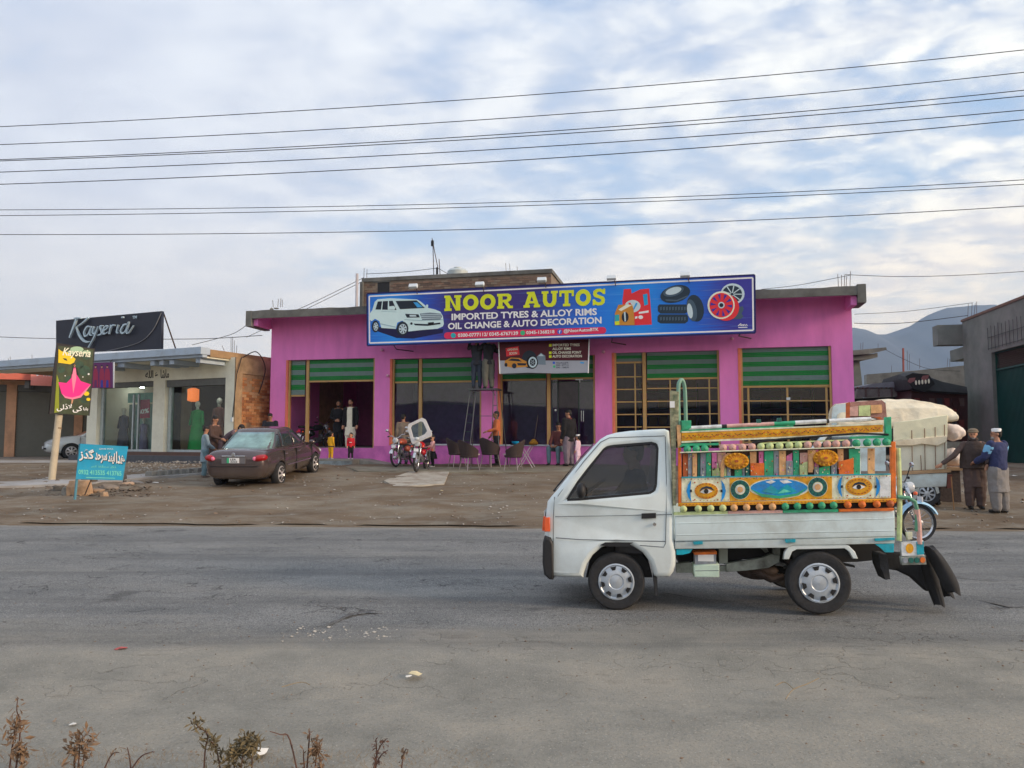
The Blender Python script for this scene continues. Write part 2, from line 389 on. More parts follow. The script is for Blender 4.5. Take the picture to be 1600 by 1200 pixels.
def custom_ground(name, road):
    m = bpy.data.materials.new(name); m.use_nodes = True; t = m.node_tree; n = t.nodes; l = t.links
    p = n['Principled BSDF']; p.inputs['Roughness'].default_value = .93; p.inputs['Specular IOR Level'].default_value = .25
    tc = n.new('ShaderNodeTexCoord'); sp = n.new('ShaderNodeSeparateXYZ'); l.new(tc.outputs['Object'], sp.inputs[0])
    def ns(sc, det=6, ro=.6, st=(1, 1, 1), dist=0):
        mp = n.new('ShaderNodeMapping'); mp.inputs[3].default_value = st; l.new(tc.outputs['Object'], mp.inputs[0])
        x = n.new('ShaderNodeTexNoise'); x.inputs['Scale'].default_value = sc; x.inputs['Detail'].default_value = det
        x.inputs['Roughness'].default_value = ro; x.inputs['Distortion'].default_value = dist; l.new(mp.outputs[0], x.inputs['Vector']); return x.outputs['Fac']
    def rp(f, st):
        x = n.new('ShaderNodeValToRGB'); cr = x.color_ramp
        while len(cr.elements) < len(st): cr.elements.new(.5)
        for e, (q, c) in zip(cr.elements, st): e.position = q; e.color = (c, c, c, 1) if isinstance(c, (int, float)) else (*c, 1)
        l.new(f, x.inputs[0]); return x.outputs[0]
    def mx(f, a, b, mode='MIX'):
        x = n.new('ShaderNodeMix'); x.data_type = 'RGBA'; x.blend_type = mode
        for i, v in ((0, f), (6, a), (7, b)):
            if isinstance(v, (int, float)): x.inputs[i].default_value = v
            elif isinstance(v, tuple): x.inputs[i].default_value = (*v, 1)
            else: l.new(v, x.inputs[i])
        return x.outputs[2]
    def mt(op, a, b, clamp=False):
        x = n.new('ShaderNodeMath'); x.operation = op; x.use_clamp = clamp
        for i, v in enumerate((a, b)):
            if isinstance(v, (int, float)): x.inputs[i].default_value = v
            else: l.new(v, x.inputs[i])
        return x.outputs[0]
    dust = rp(ns(1.1, 9, .68), [(.3, A(122, 120, 112, 1.0)), (.5, A(142, 138, 128, 1.06)), (.7, A(160, 152, 138, 1.08))])
    dust = mx(mt('MULTIPLY', rp(ns(42, 4, .75), [(.56, 0.0), (.7, 1.0)]), .5), dust, A(84, 80, 74, 1.1)); dust = mx(mt('MULTIPLY', rp(ns(60, 3, .75), [(.6, 0.0), (.72, 1.0)]), .5), dust, A(196, 190, 176, 1.2))
    if road:
        base = rp(ns(.9, 6, .6, (.8, 1.3, 1)), [(.3, A(104, 105, 105, 1.1)), (.72, A(140, 139, 136, 1.1))])
        base = mx(mt('MULTIPLY', rp(ns(70, 3, .7), [(.36, 1.0), (.54, 0.0)]), .8), base, A(58, 61, 64, 1.1))
        base = mx(mt('MULTIPLY', rp(ns(17, 6, .75, (.7, 1.5, 1)), [(.55, 0.0), (.66, 1.0)]), .6), base, A(74, 77, 80, 1.1))
        base = mx(mt('MULTIPLY', rp(ns(24, 6, .75, (.7, 1.5, 1)), [(.58, 0.0), (.68, 1.0)]), .5), base, A(172, 172, 166, 1.2))
        base = mx(mt('MULTIPLY', rp(ns(95, 2, .7), [(.56, 0.0), (.68, 1.0)]), .7), base, A(190, 188, 180, 1.2))
        # fine cracks and worn pits
        v = n.new('ShaderNodeTexVoronoi'); v.feature = 'DISTANCE_TO_EDGE'; v.inputs['Scale'].default_value = 1.6
        mp = n.new('ShaderNodeMapping'); mp.inputs[3].default_value = (.7, 1.7, 1)
        wv = n.new('ShaderNodeTexNoise'); wv.inputs['Scale'].default_value = 3; wv.inputs['Detail'].default_value = 6
        ad = n.new('ShaderNodeVectorMath'); ad.operation = 'MULTIPLY_ADD'; ad.inputs[1].default_value = (.9, .9, 0); l.new(tc.outputs['Object'], wv.inputs['Vector'])
        l.new(wv.outputs['Color'], ad.inputs[0]); l.new(tc.outputs['Object'], ad.inputs[2]); l.new(ad.outputs[0], mp.inputs[0]); l.new(mp.outputs[0], v.inputs['Vector'])
        crack = rp(v.outputs['Distance'], [(0.0, 1.0), (.011, 0.0)])
        cm = mt('MULTIPLY', crack, rp(ns(.8, 4), [(.46, 0.0), (.56, .9)]))
        base = mx(cm, base, A(58, 56, 58))
        pit = mt('MULTIPLY', rp(ns(14, 5, .7, (.5, 1.6, 1)), [(.60, 0.0), (.68, 1.0)]), rp(ns(.55, 4), [(.45, 0.0), (.6, .75)]))
        base = mx(pit, base, A(82, 80, 82, 1.1))
        g = mt('MULTIPLY_ADD', sp.outputs[1], -.42) if False else mt('MULTIPLY', sp.outputs[1], -.55)
        g = mt('ADD', g, 4.05); g = mt('ADD', g, mt('MULTIPLY', ns(.9, 7, .62, (.35, 1.4, 1)), 1.5)); g = mt('ADD', g, -.75, False)
        dm = rp(g, [(.3, 0.0), (1.0, .93)])
        base = mx(dm, base, dust)
        streak = mt('MULTIPLY', rp(ns(1.0, 6, .6, (.2, 2.0, 1)), [(.52, 0.0), (.7, .28)]), 1.0)
        base = mx(streak, base, A(152, 148, 140, 1.1))
        ed = mt('ADD', mt('ADD', sp.outputs[1], mt('MULTIPLY', sp.outputs[0], .053)), mt('MULTIPLY', ns(1.3, 7, .65), 1.6))
        base = mx(mt('MULTIPLY', rp(mt('MULTIPLY', mt('ADD', ed, -13.6), .8), [(.0, 0.0), (1.0, .85)]), 1.0), base, A(150, 144, 134, 1.05))
        tyr_ = mt('MULTIPLY', rp(ns(.55, 5, .6, (.08, 1.9, 1)), [(.5, 0.0), (.62, .35)]), 1.0); base = mx(tyr_, base, A(84, 84, 84, .95))
        oil = mt('MULTIPLY', rp(ns(1.1, 3, .5), [(.66, 0.0), (.72, .5)]), 1.0); base = mx(oil, base, A(70, 70, 70, .9))
        h = mt('ADD', mt('ADD', ns(60, 4, .7), mt('MULTIPLY', cm, -1.2)), mt('MULTIPLY', pit, -.8))
        l.new(base, p.inputs['Base Color'])
    else:
        base = rp(ns(.5, 8, .62, (.7, 1.2, 1)), [(.28, A(92, 76, 60, .95)), (.5, A(118, 102, 84, 1.0)), (.72, A(136, 126, 110, 1.1))])
        base = mx(mt('MULTIPLY', rp(ns(1.6, 9, .68, (.6, 1.2, 1)), [(.46, 0.0), (.68, .65)]), 1), base, A(142, 137, 125, 1.05))
        base = mx(mt('MULTIPLY', rp(mt('ADD', mt('MULTIPLY', sp.outputs[1], .2), mt('MULTIPLY', ns(1.2, 6, .6, (.3, 1, 1)), .5)), [(.0, 1.0), (.01, 1.0)]), 0.0), base, base)
        near = rp(mt('MULTIPLY', sp.outputs[1], .1), [(.52, 1.0), (.8, 0.0)])
        base = mx(near, base, dust)
        vn = rp(mt('ADD', mt('MULTIPLY', sp.outputs[1], .25), mt('MULTIPLY', ns(2, 5), .28)), [(.98, .85), (1.17, 0.0)])
        base = mx(vn, base, rp(ns(5, 6), [(.35, A(84, 68, 50, .9)), (.65, A(120, 102, 78, 1.0))]))
        base = mx(mt('MULTIPLY', rp(ns(38, 4, .75), [(.58, 0.0), (.7, 1.0)]), .45), base, A(78, 70, 62))
        base = mx(mt('MULTIPLY', rp(ns(52, 3, .75), [(.62, 0.0), (.72, 1.0)]), .4), base, A(190, 184, 172, 1.2))
        h = mt('ADD', ns(45, 5, .7), ns(9, 5, .6)); l.new(base, p.inputs['Base Color'])
    b = n.new('ShaderNodeBump'); b.inputs['Strength'].default_value = .8; b.inputs['Distance'].default_value = .012; l.new(h, b.inputs['Height']); l.new(b.outputs[0], p.inputs['Normal'])
    return m
dirt_mat = custom_ground('dusty_dirt', False); road_mat = custom_ground('worn_asphalt', True)
def bump_z(x, y):
    d = y - road_far(x)
    if 0 < d < 12:
        k = min(1, d / .6)
        return k * (.055 * noise.noise(Vector((x * .8, y * 1.3, 0))) + .030 * noise.noise(Vector((x * 2.2, y * 3.4, 5))) + .012 * noise.noise(Vector((x * 8, y * 8, 9))))
    if y < 5.4: return (0 if y < 4.4 else -.05 * min(1, (y - 4.4) / .6)) + max(0, min(1, (5 - y) / .6)) * .012 * noise.noise(Vector((x * 2, y * 2, 0))) 
    return 0
xs = [-3000, -1000, -300, -120, -60, -40, -30] + [-24 + i * .2 for i in range(241)] + [30, 40, 60, 120, 300, 1000, 3000]
ys = [-1200, -300, -60, -20, -5, 0, 2] + [2.6 + i * .07 for i in range(36)] + [5.2 + i * .4 for i in range(20)] + [13.1 + i * .09 for i in range(135)] + [25.4, 27, 30, 36, 45, 70, 120, 300, 1000, 3500]
mb = MB(); nx = len(xs)
for y in ys:
    for x in xs:
        z = tz(x, y) + bump_z(x, y)
        if 5.4 < y < road_far(x) - .30: z = -.05
        mb.v.append((x, y, z))
for j in range(len(ys) - 1):
    for i in range(nx - 1): mb.f.append((j * nx + i, j * nx + i + 1, (j + 1) * nx + i + 1, (j + 1) * nx + i))
g = mb.obj('ground', dirt_mat, smooth='all'); g['kind'] = 'structure'
# road sheet with ragged edges
mb = MB(); rx = [-400, -150, -60, -30] + [-22 + i * .22 for i in range(201)] + [30, 60, 150, 400]
for x in rx:
    yf = road_far(x) + .10 * noise.noise(Vector((x * .9, 3, 0))) + .04 * noise.noise(Vector((x * 5, 3, 0)))
    yn = 4.7 + .15 * noise.noise(Vector((x * .7, 8, 0)))
    for k in range(13):
        y = yn + (yf - yn) * k / 12
        z = .012 + (.012 * noise.noise(Vector((x * .6, y * .8, 2))) if 0 < k < 12 else (-.05 if k == 0 else -.035))
        mb.v.append((x, y, z))
for i in range(len(rx) - 1):
    for k in range(12): mb.f.append((i * 13 + k, (i + 1) * 13 + k, (i + 1) * 13 + k + 1, i * 13 + k + 1))
r = mb.obj('road', road_mat, smooth='all'); r['kind'] = 'structure'
mb = MB()
for i in range(len(rx) - 1):
    q = []
    for x in (rx[i], rx[i + 1]):
        yf = road_far(x) + .10 * noise.noise(Vector((x * .9, 3, 0))) + .04 * noise.noise(Vector((x * 5, 3, 0)))
        w_ = .10 + .30 * noise.noise(Vector((x * .8, 1, 7)))
        q.append([(x, yf - max(w_, .02), .026 if w_ > .04 else .0), (x, yf + .07, -.03)])
    mb.add([q[0][0], q[1][0], q[1][1], q[0][1]], [(0, 1, 2, 3)])
e = mb.obj('road_edge', M('pale_dust', A(150, 147, 140, 1.15), .95, var=.12, scale=3)); e['kind'] = 'structure'

def slab(name, pxs, lift, mat, thick=.12, kind='structure'):
    """a flat slab lying on the ground, its outline given by where its corners stand"""
    P = [ground(u, v) for u, v in pxs]; n = len(P)
    m = MB(); m.add([(p.x, p.y, p.z + lift) for p in P] + [(p.x, p.y, p.z - thick) for p in P],
                    [tuple(range(n))] + [(i, i + n, (i + 1) % n + n, (i + 1) % n) for i in range(n)])
    o = m.obj(name, mat); o['kind'] = kind; return o
slab('pavement', [(-200, 722), (300, 721), (425, 722), (330, 741), (238, 748), (150, 757), (-200, 772)], .055, conc_pale)
slab('pavement', [(-200, 705), (60, 705), (140, 713), (150, 716), (300, 716), (300, 720.5), (-200, 721.5)], .045, M('apron_dirt', A(132, 122, 112, 1.2), .95, var=.2, scale=2, bump=.5))
slab('path', [(640, 738), (702, 738), (694, 757), (618, 762), (600, 752)], .022, M('concrete_patch', A(160, 154, 142, 1.3), .93, var=.15, scale=4, bump=.4, dirt=A(120, 102, 86, 1.2), dscale=2.5, damt=.9))
slab('path', [(540, 730), (905, 731), (912, 738), (720, 739), (560, 737)], .02, M('forecourt', A(122, 118, 104, 1.3), .93, var=.2, scale=2, bump=.4, dirt=A(100, 88, 74, 1.2), dscale=1.5, damt=.8))

# mountains: a ridge with spurs, far off
def mountain(name, prof, Y, mat, depth=700):
    P = [at(u, v, Y) if Y > 0 else Vector((u, Y, v)) for u, v in prof]; fine = []
    for i in range(len(P) - 1):
        for k in range(6):
            q = P[i].lerp(P[i + 1], k / 6); fine.append((q.x, q.z + Y * .0008 * noise.noise(Vector((q.x * .02, 0, 3)))))
    m = MB(); rows = 26
    for j in range(rows + 1):
        t = j / rows
        for x, z in fine:
            f = 1 - abs(t * 2 - 1); ridge = noise.noise(Vector((x / 170, t * 3.2, 1))) * .30 + noise.noise(Vector((x / 60, t * 8, 4))) * .10
            m.v.append((x + 60 * (1 - f) * noise.noise(Vector((x / 200, t * 4, 8))), Y + (t * 2 - 1) * depth, max(-2, z * (f ** .85) * (1 + ridge * (1 - f) * 1.6 * (f > 0)))))
    n = len(fine)
    for j in range(rows):
        for i in range(n - 1): m.f.append((j * n + i, j * n + i + 1, (j + 1) * n + i + 1, (j + 1) * n + i))
    o = m.obj(name, mat, smooth='all'); o['kind'] = 'structure'; return o
UNSEEN_RIDGE = [(-1800, 40), (-1400, 60), (-1000, 45), (-700, 70), (-400, 50), (-100, 55), (200, 66), (500, 45), (800, 60), (1200, 50), (1600, 40)]
rock = M('mountain_rock', A(76, 78, 80, .6), .95, var=.3, scale=.01, bump=0)
mountain('mountain', [(-900, 640), (-500, 600), (-200, 610), (0, 622), (200, 636), (420, 640), (700, 600), (1000, 560), (1200, 520), (1335, 512), (1352, 515), (1370, 522), (1385, 522), (1402, 517),
                      (1420, 510), (1450, 492), (1480, 481), (1505, 479), (1520, 477), (1555, 476), (1600, 492), (1700, 520), (1900, 560), (2300, 600)], 2600, rock)

mountain('mountain', UNSEEN_RIDGE, -1100, rock, 180)  # unseen ridge added behind the camera to darken the window reflections
# haze: one closed box of even, thin air
hz_m = bpy.data.materials.new('haze_air'); hz_m.use_nodes = True; n_ = hz_m.node_tree.nodes; n_.clear()
pv = n_.new('ShaderNodeVolumePrincipled'); pv.inputs['Color'].default_value = (.50, .68, .95, 1); pv.inputs['Density'].default_value = HAZE
ov = n_.new('ShaderNodeOutputMaterial'); hz_m.node_tree.links.new(pv.outputs[0], ov.inputs['Volume'])
hzo = MB().box(-3200, 3200, -1300, 3650, -1.2, 620).obj('haze', hz_m); hzo['kind'] = 'stuff'; hzo['label'] = 'thin bluish evening haze in front of the far mountain'

# stones and grit
def scatter(name, n, area, rmin, rmax, mat, label, zf=tz, seed=3):
    rr = random.Random(seed); st = random.getstate(); random.seed(seed); m = MB()
    for _ in range(n):
        x, y = area(); r = rmin + (rmax - rmin) * R_() ** 3
        m.rock((x, y, zf(x, y) + r * .15), r, .6)
    random.setstate(st); o = m.obj(name, mat); o['kind'] = 'stuff'; o['label'] = label; return o
def a_far():
    x = U(-16, 14); return x, road_far(x) + .1 + U(0, 1) ** 1.3 * 10
def a_near():
    y = U(3.2, 7.5); return U(-.8, .8) * y, y
stone_m = M('grey_stone', A(146, 142, 136, 1.2), .9, var=.3, scale=9, bump=.3)
stone_b = M('brown_stone', A(118, 100, 84, 1.2), .9, var=.3, scale=9, bump=.3)
scatter('gravel', 2600, a_far, .008, .04, stone_m, 'grey gravel scattered over the dirt forecourt')
scatter('gravel', 1300, a_far, .008, .05, stone_b, 'brown gravel scattered over the dirt forecourt', seed=5)
scatter('gravel', 1500, a_near, .002, .011, stone_b, 'fine grit along the near edge of the road', lambda x, y: .012, seed=6)
def a_pile():
    t = R_(); return (U(-10.6, -8.2) + t * 1.2, U(19.2, 21.2))
def a_pit():
    q = ground(U(440, 620), U(985, 1000) + U(-8, 8)); return q.x, q.y
scatter('gravel', 130, a_pit, .004, .022, M('pale_chips', A(172, 167, 158, 1.0), .9), 'pale stone chips loosened from the road surface', lambda x, y: .013, seed=8)
def a_curb():
    q = ground(U(200, 345), U(724, 742)); return q.x, q.y
scatter('gravel', 900, a_curb, .012, .05, stone_m, 'heap of grey gravel on the pavement by the kerb stones', lambda x, y: tz(x, y) + .07 + .05 * noise.noise(Vector((x, y, 0))), seed=9)
# pothole rims and broken slab edge on the road
def flat_patch(name, pxs, mat, z=.026):
    P = [ground(u, v) for u, v in pxs]; m = MB()
    m.add([(p.x, p.y, z) for p in P], [tuple(range(len(P)))]); o = m.obj(name, mat); o['kind'] = 'structure'; return o

# curb blocks
for i in range(7):
    u = 236 + i * 11.5; p = ground(u, 746 - i * .9)
    o = MB().box(-.13, .13, -.09, .09, -.05, .17, j=.012).obj('kerb_stone', concrete, loc=(p.x, p.y, p.z), rot=(0, 0, U(-.1, .1) - .3), bevel=.012)
    tag(o, 'concrete kerb block, %s in the row counted from the blue sign' % ['first', 'second', 'third', 'fourth', 'fifth', 'sixth', 'last'][i], 'kerb stone', 'concrete blocks along the pavement edge')
# rubble round the blue sign
rb = [(124, 772, 'big tan boulder at the foot of the blue sign', .30, A(170, 138, 108, 1.2)),
      (107, 773, 'grey stone left of the tan boulder', .17, A(122, 118, 110, 1.2)), (90, 768, 'small dark stone at the left end of the rubble', .13, A(98, 92, 84, 1.2)),
      (152, 768, 'flat brown slab right of the tan boulder', .2, A(140, 116, 94, 1.2)), (172, 764, 'long tilted broken slab behind the blue sign', .25, A(126, 112, 98, 1.2)),
      (196, 758, 'pale broken slab leaning below the right corner of the blue sign', .22, A(156, 132, 112, 1.2)), (214, 755, 'thin slate piece at the right end of the rubble', .18, A(120, 116, 112, 1.2)),
      (140, 756, 'dark lump of earth under the blue sign', .2, A(82, 74, 66, 1.2)), (186, 752, 'dark chunk of asphalt under the right half of the blue sign', .2, A(78, 74, 72, 1.2)), (163, 776, 'small tan stone on the dirt before the rubble', .1, A(160, 134, 110, 1.2))]
for i, (u, v, lb, rr_, c_) in enumerate(rb):
    p = ground(u, v); m = MB(); st = Matrix.Rotation(U(-.5, .5), 4, 'Z') @ Matrix.Rotation(U(-.3, .3) if 'slab' in lb or 'slate' in lb else 0, 4, 'Y')
    h = .3 if ('slab' in lb or 'slate' in lb) else 1
    pts = [Vector((cos(a) * U(.8, 1.1), sin(a) * U(.7, 1), z)) for z, k in ((-.6, 1), (.3, 1), (.9, .7)) for a in [j * pi / 4 + U(-.1, .1) for j in range(8)]]
    rg = [[(st @ Vector((q.x * rr_, q.y * rr_, q.z * rr_ * h))) for q in pts[k * 8:k * 8 + 8]] for k in range(3)]
    rg[2] = [q * .86 for q in rg[2]]
    o = m.loft(rg).obj('boulder' if i == 0 else 'stone', M('st%d' % i, c_, .92, var=.25, scale=8, bump=.6, bscale=20), loc=(p.x, p.y, p.z + rr_ * .3 * h), bevel=.015)
    tag(o, lb, 'stone', 'rubble round the blue sign')
def a_rub():
    q = ground(U(70, 235), 764 + U(-12, 12)); return q.x, q.y
scatter('rubble', 420, a_rub, .02, .10, M('dark_rubble', A(92, 82, 72, 1.2), .95, var=.4, scale=6), 'dark broken earth and stones round the blue sign', seed=12)

# ============================================================ PINK SHOP
S = Frame.px(422, 44.1, 1335, 52.4, .75)
S.o.z = 0
pink = M('pink_plaster', (.93, .26, .67), .85, var=.08, scale=1.3, bump=.14, bscale=12, dirt=(.52, .15, .42), dscale=.7, damt=.42, stretch=(1.6, 1, .5))
splash(pink, .7, 2.3, A(150, 84, 120, 1.0), .38, 5)
pink_low = M('pink_plinth', (.70, .18, .54), .85, var=.12, scale=2, bump=.25, bscale=14, dirt=(.38, .09, .38), dscale=1.4, damt=.8)
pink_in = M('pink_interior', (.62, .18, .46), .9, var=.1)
tan = M('tan_frame', A(176, 140, 88, 1.25), .5, var=.08, bump=0)
sunlit_rev = M('sunlit_orange_reveal', A(222, 120, 96, 1.15), .8, var=.08)  # orange paint with low sunset light mixed into the colour
shop = fthing('shop_building', 'magenta pink single-storey shop with five wide bays behind the long blue signboard', 'building', S)
def ux(u, v=620, y=0): return S.hit(u, v, y)[0]
def vz(u, v, y=0): return S.hit(u, v, y)[1]
WL = ux(422); WR = ux(1335); ZT = vz(560, 492)
GZ = .70
bays = [(449, 585, 561), (612, 752, 559), (781, 930, 556), (960, 1125, 549), (1158, 1301, 542)]
B = [(ux(a), ux(b), vz((a + b) / 2, t)) for a, b, t in bays]
SILL = [vz(518, 700), vz(690, 696), vz(850, 697), vz(1040, 700), vz(1230, 702)]
TH = .28
# wall pieces: pillars, lintel band, plinths
edges = [WL] + [q for b in B for q in b[:2]] + [WR]
for i in range(0, len(edges), 2):
    zt = ZT
    o = MB().box(edges[i], edges[i + 1], 0, TH, GZ - .5, zt).obj('pillar', pink, shop)
for i, (a, b, t) in enumerate(B):
    bx('lintel', pink, shop, a, b, 0, TH, t, ZT)
    bx('plinth', pink_low, shop, a, b, .002, TH, GZ - .5, SILL[i])
    bx('reveal', sunlit_rev, shop, a - .0, a + .004, .004, TH - .01, SILL[i], t)
    bx('sunlit_strip', sunlit_rev, shop, a - .075, a - .001, -.006, -.0005, SILL[i], t)  # strip added on the wall face to widen the painted sunset light
    if i in (1, 2): bx('sill', M('grey_marble', A(176, 178, 190, 1.2), .4, var=.1), shop, a, b, -.03, TH, SILL[i], SILL[i] + .05)
plh = [(edges[i], edges[i + 1]) for i in range(0, len(edges), 2)]
for a, b in plh: bx('plinth', pink_low, shop, a - .0, b, -.012, -.001, GZ - .5, SILL[1] - .02)
# body behind
DB = 7.0
bx('side_wall', pink, shop, WL, WL + .23, TH, DB, GZ - .5, ZT)
bx('side_wall', pink, shop, WR - .23, WR, TH, DB, GZ - .5, ZT)
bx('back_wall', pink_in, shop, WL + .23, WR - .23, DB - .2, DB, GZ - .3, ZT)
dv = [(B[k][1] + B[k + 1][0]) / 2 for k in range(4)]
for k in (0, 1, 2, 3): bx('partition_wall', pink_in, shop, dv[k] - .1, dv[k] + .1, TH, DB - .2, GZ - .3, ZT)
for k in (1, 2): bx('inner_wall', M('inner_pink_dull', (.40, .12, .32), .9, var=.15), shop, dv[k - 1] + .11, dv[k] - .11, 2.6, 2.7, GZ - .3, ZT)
bx('floor', M('shop_floor', A(104, 98, 96), .6, var=.15), shop, WL, WR, -.0 + TH, DB, GZ - .3, SILL[1] - .06)
# roof slab with overhang
slabz = ZT; OV = 1.05
RL = S.hit(393, 500, -OV)[0]; RR = S.hit(1340, 460, -OV)[0]; RT = S.hit(700, 470, -OV)[1]
zt0 = S.hit(393, 486, -OV)[1]; zb0 = S.hit(393, 499, -OV)[1]
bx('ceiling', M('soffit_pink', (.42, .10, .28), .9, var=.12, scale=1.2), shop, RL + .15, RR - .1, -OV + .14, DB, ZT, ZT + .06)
roof = MB()
n = 60
# ragged cast edge
up = []
for i in range(n + 1):
    x = RL + (RR - RL) * i / n; up.append((x, zt0 + .03 * noise.noise(Vector((x * 1.3, 0, 0))) + .02 * noise.noise(Vector((x * 5, 1, 0)))))
roof.prism([(RL, zb0 + .03)] + [(RR, zb0 + .03)] + up[::-1], -OV, -OV + .13)
roof.obj('roof_edge', conc_dark, shop)
bx('roof', conc_dark, shop, RL, RR, -OV + .13, DB, ZT + .062, zt0 - .03)
bx('roof_corner', conc_dark, shop, RL - .22, RL - .001, -OV - .01, -OV + 1.2, zb0 - .24, zt0 + .01)
bx('roof_corner', conc_dark, shop, RR + .001, RR + .23, -OV - .01, -OV + 1.0, zb0 - .20, zt0 + .05)
bx('beam_side', pink, shop, RL + .0, RL + .16, -OV + .14, 0, zb0 - .20, ZT - .001)
bx('beam_side', pink, shop, RR - .16, RR, -OV + .14, 0, zb0 - .24, ZT - .001)
bx('fascia', pink, shop, RL + .17, RR - .17, -OV + .06, -OV + .125, ZT - .02, zb0 + .028)
# debris on roof edge
for u, v, s_ in ((424, 480, .12), (432, 478, .09), (560, 478, .12), (548, 481, .08)):
    x, z = S.hit(u, v + 4, -.8); MB().rock((x, -.8, z), s_, .8).obj('rubble_piece', concrete, shop)

G_ = M('shutter_green', A(0, 128, 52, 1.15), .55, var=.08, bump=0, dirt=A(10, 80, 40), damt=.4)
GR = M('shutter_grey', A(112, 136, 132, 1.1), .55, var=.08, bump=0)
def shutter(u0, u1, v0, v1l, nsl, first=0, y=.14, um=None):
    """rolled-down part of a striped shutter: one slat per colour band"""
    x0, x1 = ux(u0, 580, y), ux(u1, 580, y); um = (u0 + u1) / 2
    za, zb = vz(um, v0, y), vz(um, v1l, y)
    sh = bpy.data.objects.new('shutter', None); COL.objects.link(sh); sh.parent = shop
    h = (za - zb) / nsl
    for k in range(nsl):
        m = MB(); q = 3; z_ = za - k * h
        for j in range(q):   # each band has three curved laths
            zz = z_ - j * h / q; hh = h / q
            m.prism([(x0, zz - hh + .004), (x1, zz - hh + .004), (x1, zz), (x0, zz)], y, y + .02)
            m.prism([(x0, zz - hh * .7), (x1, zz - hh * .7), (x1, zz - hh * .3), (x0, zz - hh * .3)], y - .006, y)
        m.obj('slat', (G_, GR)[(k + first) % 2], sh)
    bx('bottom_rail', tan, sh, x0, x1, y - .015, y + .03, zb - .06, zb - .001)
def post(u, v0, v1, w=.11, y=.10, name='door_post', mat=None, d=.09):
    x = ux(u, 620, y); return bx(name, mat or tan, shop, x - w / 2, x + w / 2, y, y + d, vz(u, v1, y), vz(u, v0, y), bevel=.004)
def frame_sides(i):
    a, b, t = B[i]
    for x0 in (a + .005, b - .065): bx('door_frame', tan, shop, x0, x0 + .06, .05, .12, SILL[i], t - .001)
for i in range(5): frame_sides(i)
shutter(453, 477, 563, 617, 7, 1); post(480, 562, 700); shutter(483, 584, 561, 594, 5, 0)
shutter(616, 653, 562, 596, 5, 0); post(656.5, 560, 695); shutter(660, 751, 560, 595, 5, 0)
shutter(785, 853, 558, 592, 5, 0); post(857, 556, 696); shutter(861, 929, 556, 590, 5, 0)
shutter(962, 1003, 551, 565, 3, 1); post(1007, 549, 700); shutter(1011, 1123, 548, 590, 6, 1)
shutter(1160, 1299, 542, 602, 8, 1)
glass = GL('shop_glass', (.66, .76, .80), .016)
glass_d = GL('dark_glass', (.62, .66, .68), .0)
def pane(u0, u1, i, vt, y=.17, mat=None, vb=None):
    um = (u0 + u1) / 2
    return bx('window_pane', mat or glass, shop, ux(u0, 620, y), ux(u1, 620, y), y, y + .008, SILL[i] + .05 if vb is None else vz(um, vb, y), vz(um, vt, y))
def mull(u0, v0, u1, v1, w=.035, y=.155, mat=None):
    x0, z0 = S.hit(u0, v0, y); x1, z1 = S.hit(u1, v1, y)
    if abs(u0 - u1) < 6: return bx('mullion', mat or tan, shop, x0 - w / 2, x0 + w / 2, y, y + .05, min(z0, z1), max(z0, z1))
    return MB().prism([(x0, z0 - w / 2), (x1, z1 - w / 2), (x1, z1 + w / 2), (x0, z0 + w / 2)], y + .001, y + .048).obj('mullion', mat or tan, shop)
pane(616, 653, 1, 597); pane(660, 751, 1, 596)
pane(785, 853, 2, 593); pane(861, 872, 2, 591); pane(905, 929, 2, 591); pane(872.5, 904, 2, 596, y=.21, mat=glass_d)
dk = M('dark_aluminium', A(60, 64, 68), .45, .4, var=.1, bump=0)
for (a, b, c, d_) in ((861, 592, 929, 590), (861, 597, 929, 595)): mull(a, b, b and c, d_, .03, .16, dk)
for u in (862, 871.5, 904, 928): mull(u, 592, u, 696, .04, .16, dk)
for vv in (631,): mull(616, vv, 653, vv, .012, .16, dk); mull(660, vv, 751, vv, .012, .16, dk); mull(785, vv, 853, vv, .012, .16, dk)
for dx_ in (0, .07):
    x, z = S.hit(908, 650, .14); bx('door_handle', chrome, shop, x + dx_, x + dx_ + .02, .12, .14, z - .18, z + .17)
x, z = S.hit(868, 641, .14); MB().ball((x, .13, z), .035).obj('door_knob', whitep, shop)
x, z = S.hit(905, 594, .15); MB().box(x - .12, x + .12, .12, .15, z, z + .04).box(x + .0, x + .04, .12, .15, z - .08, z).obj('door_closer', whitep, shop)
pane(962, 1003, 3, 566, mat=glass_d); pane(1011, 1123, 3, 590, mat=glass_d)
pane(1160, 1299, 4, 603, mat=glass_d)
for k in range(7): mull(962, 589 + k * 19.6, 1003, 588.6 + k * 19.6); mull(1011, 607 + k * 20.2, 1123, 606 + k * 20.2) if k < 5 else None
for u, t in ((992, 566), (1047, 592), (1108, 592)): mull(u, t, u, 699, .045)
for k in range(5): mull(1160, 605 + k * 21.5, 1299, 604.5 + k * 21.5)
for u in (1169, 1230, 1291): mull(u, 604, u, 701, .06)
x, z = S.hit(1231.5, 623, .12); bx('latch', whitep, shop, x - .05, x + .06, .11, .15, z - .04, z + .04)
# ball lamps on the lintel
for u, v in ((597, 547), (943, 550), (1144, 529), (606, 587)):
    x, z = S.hit(u, v, -.05)
    m = MB().ball((x, -.07, z), .055, seg=10, rings=6).tube([(x, -.07, z), (x, .0, z)], .02)
    m.obj('ball_lamp', M('lamp_pinkish', A(214, 160, 186, 1.2), .4, var=.05, bump=0), shop, smooth='all')
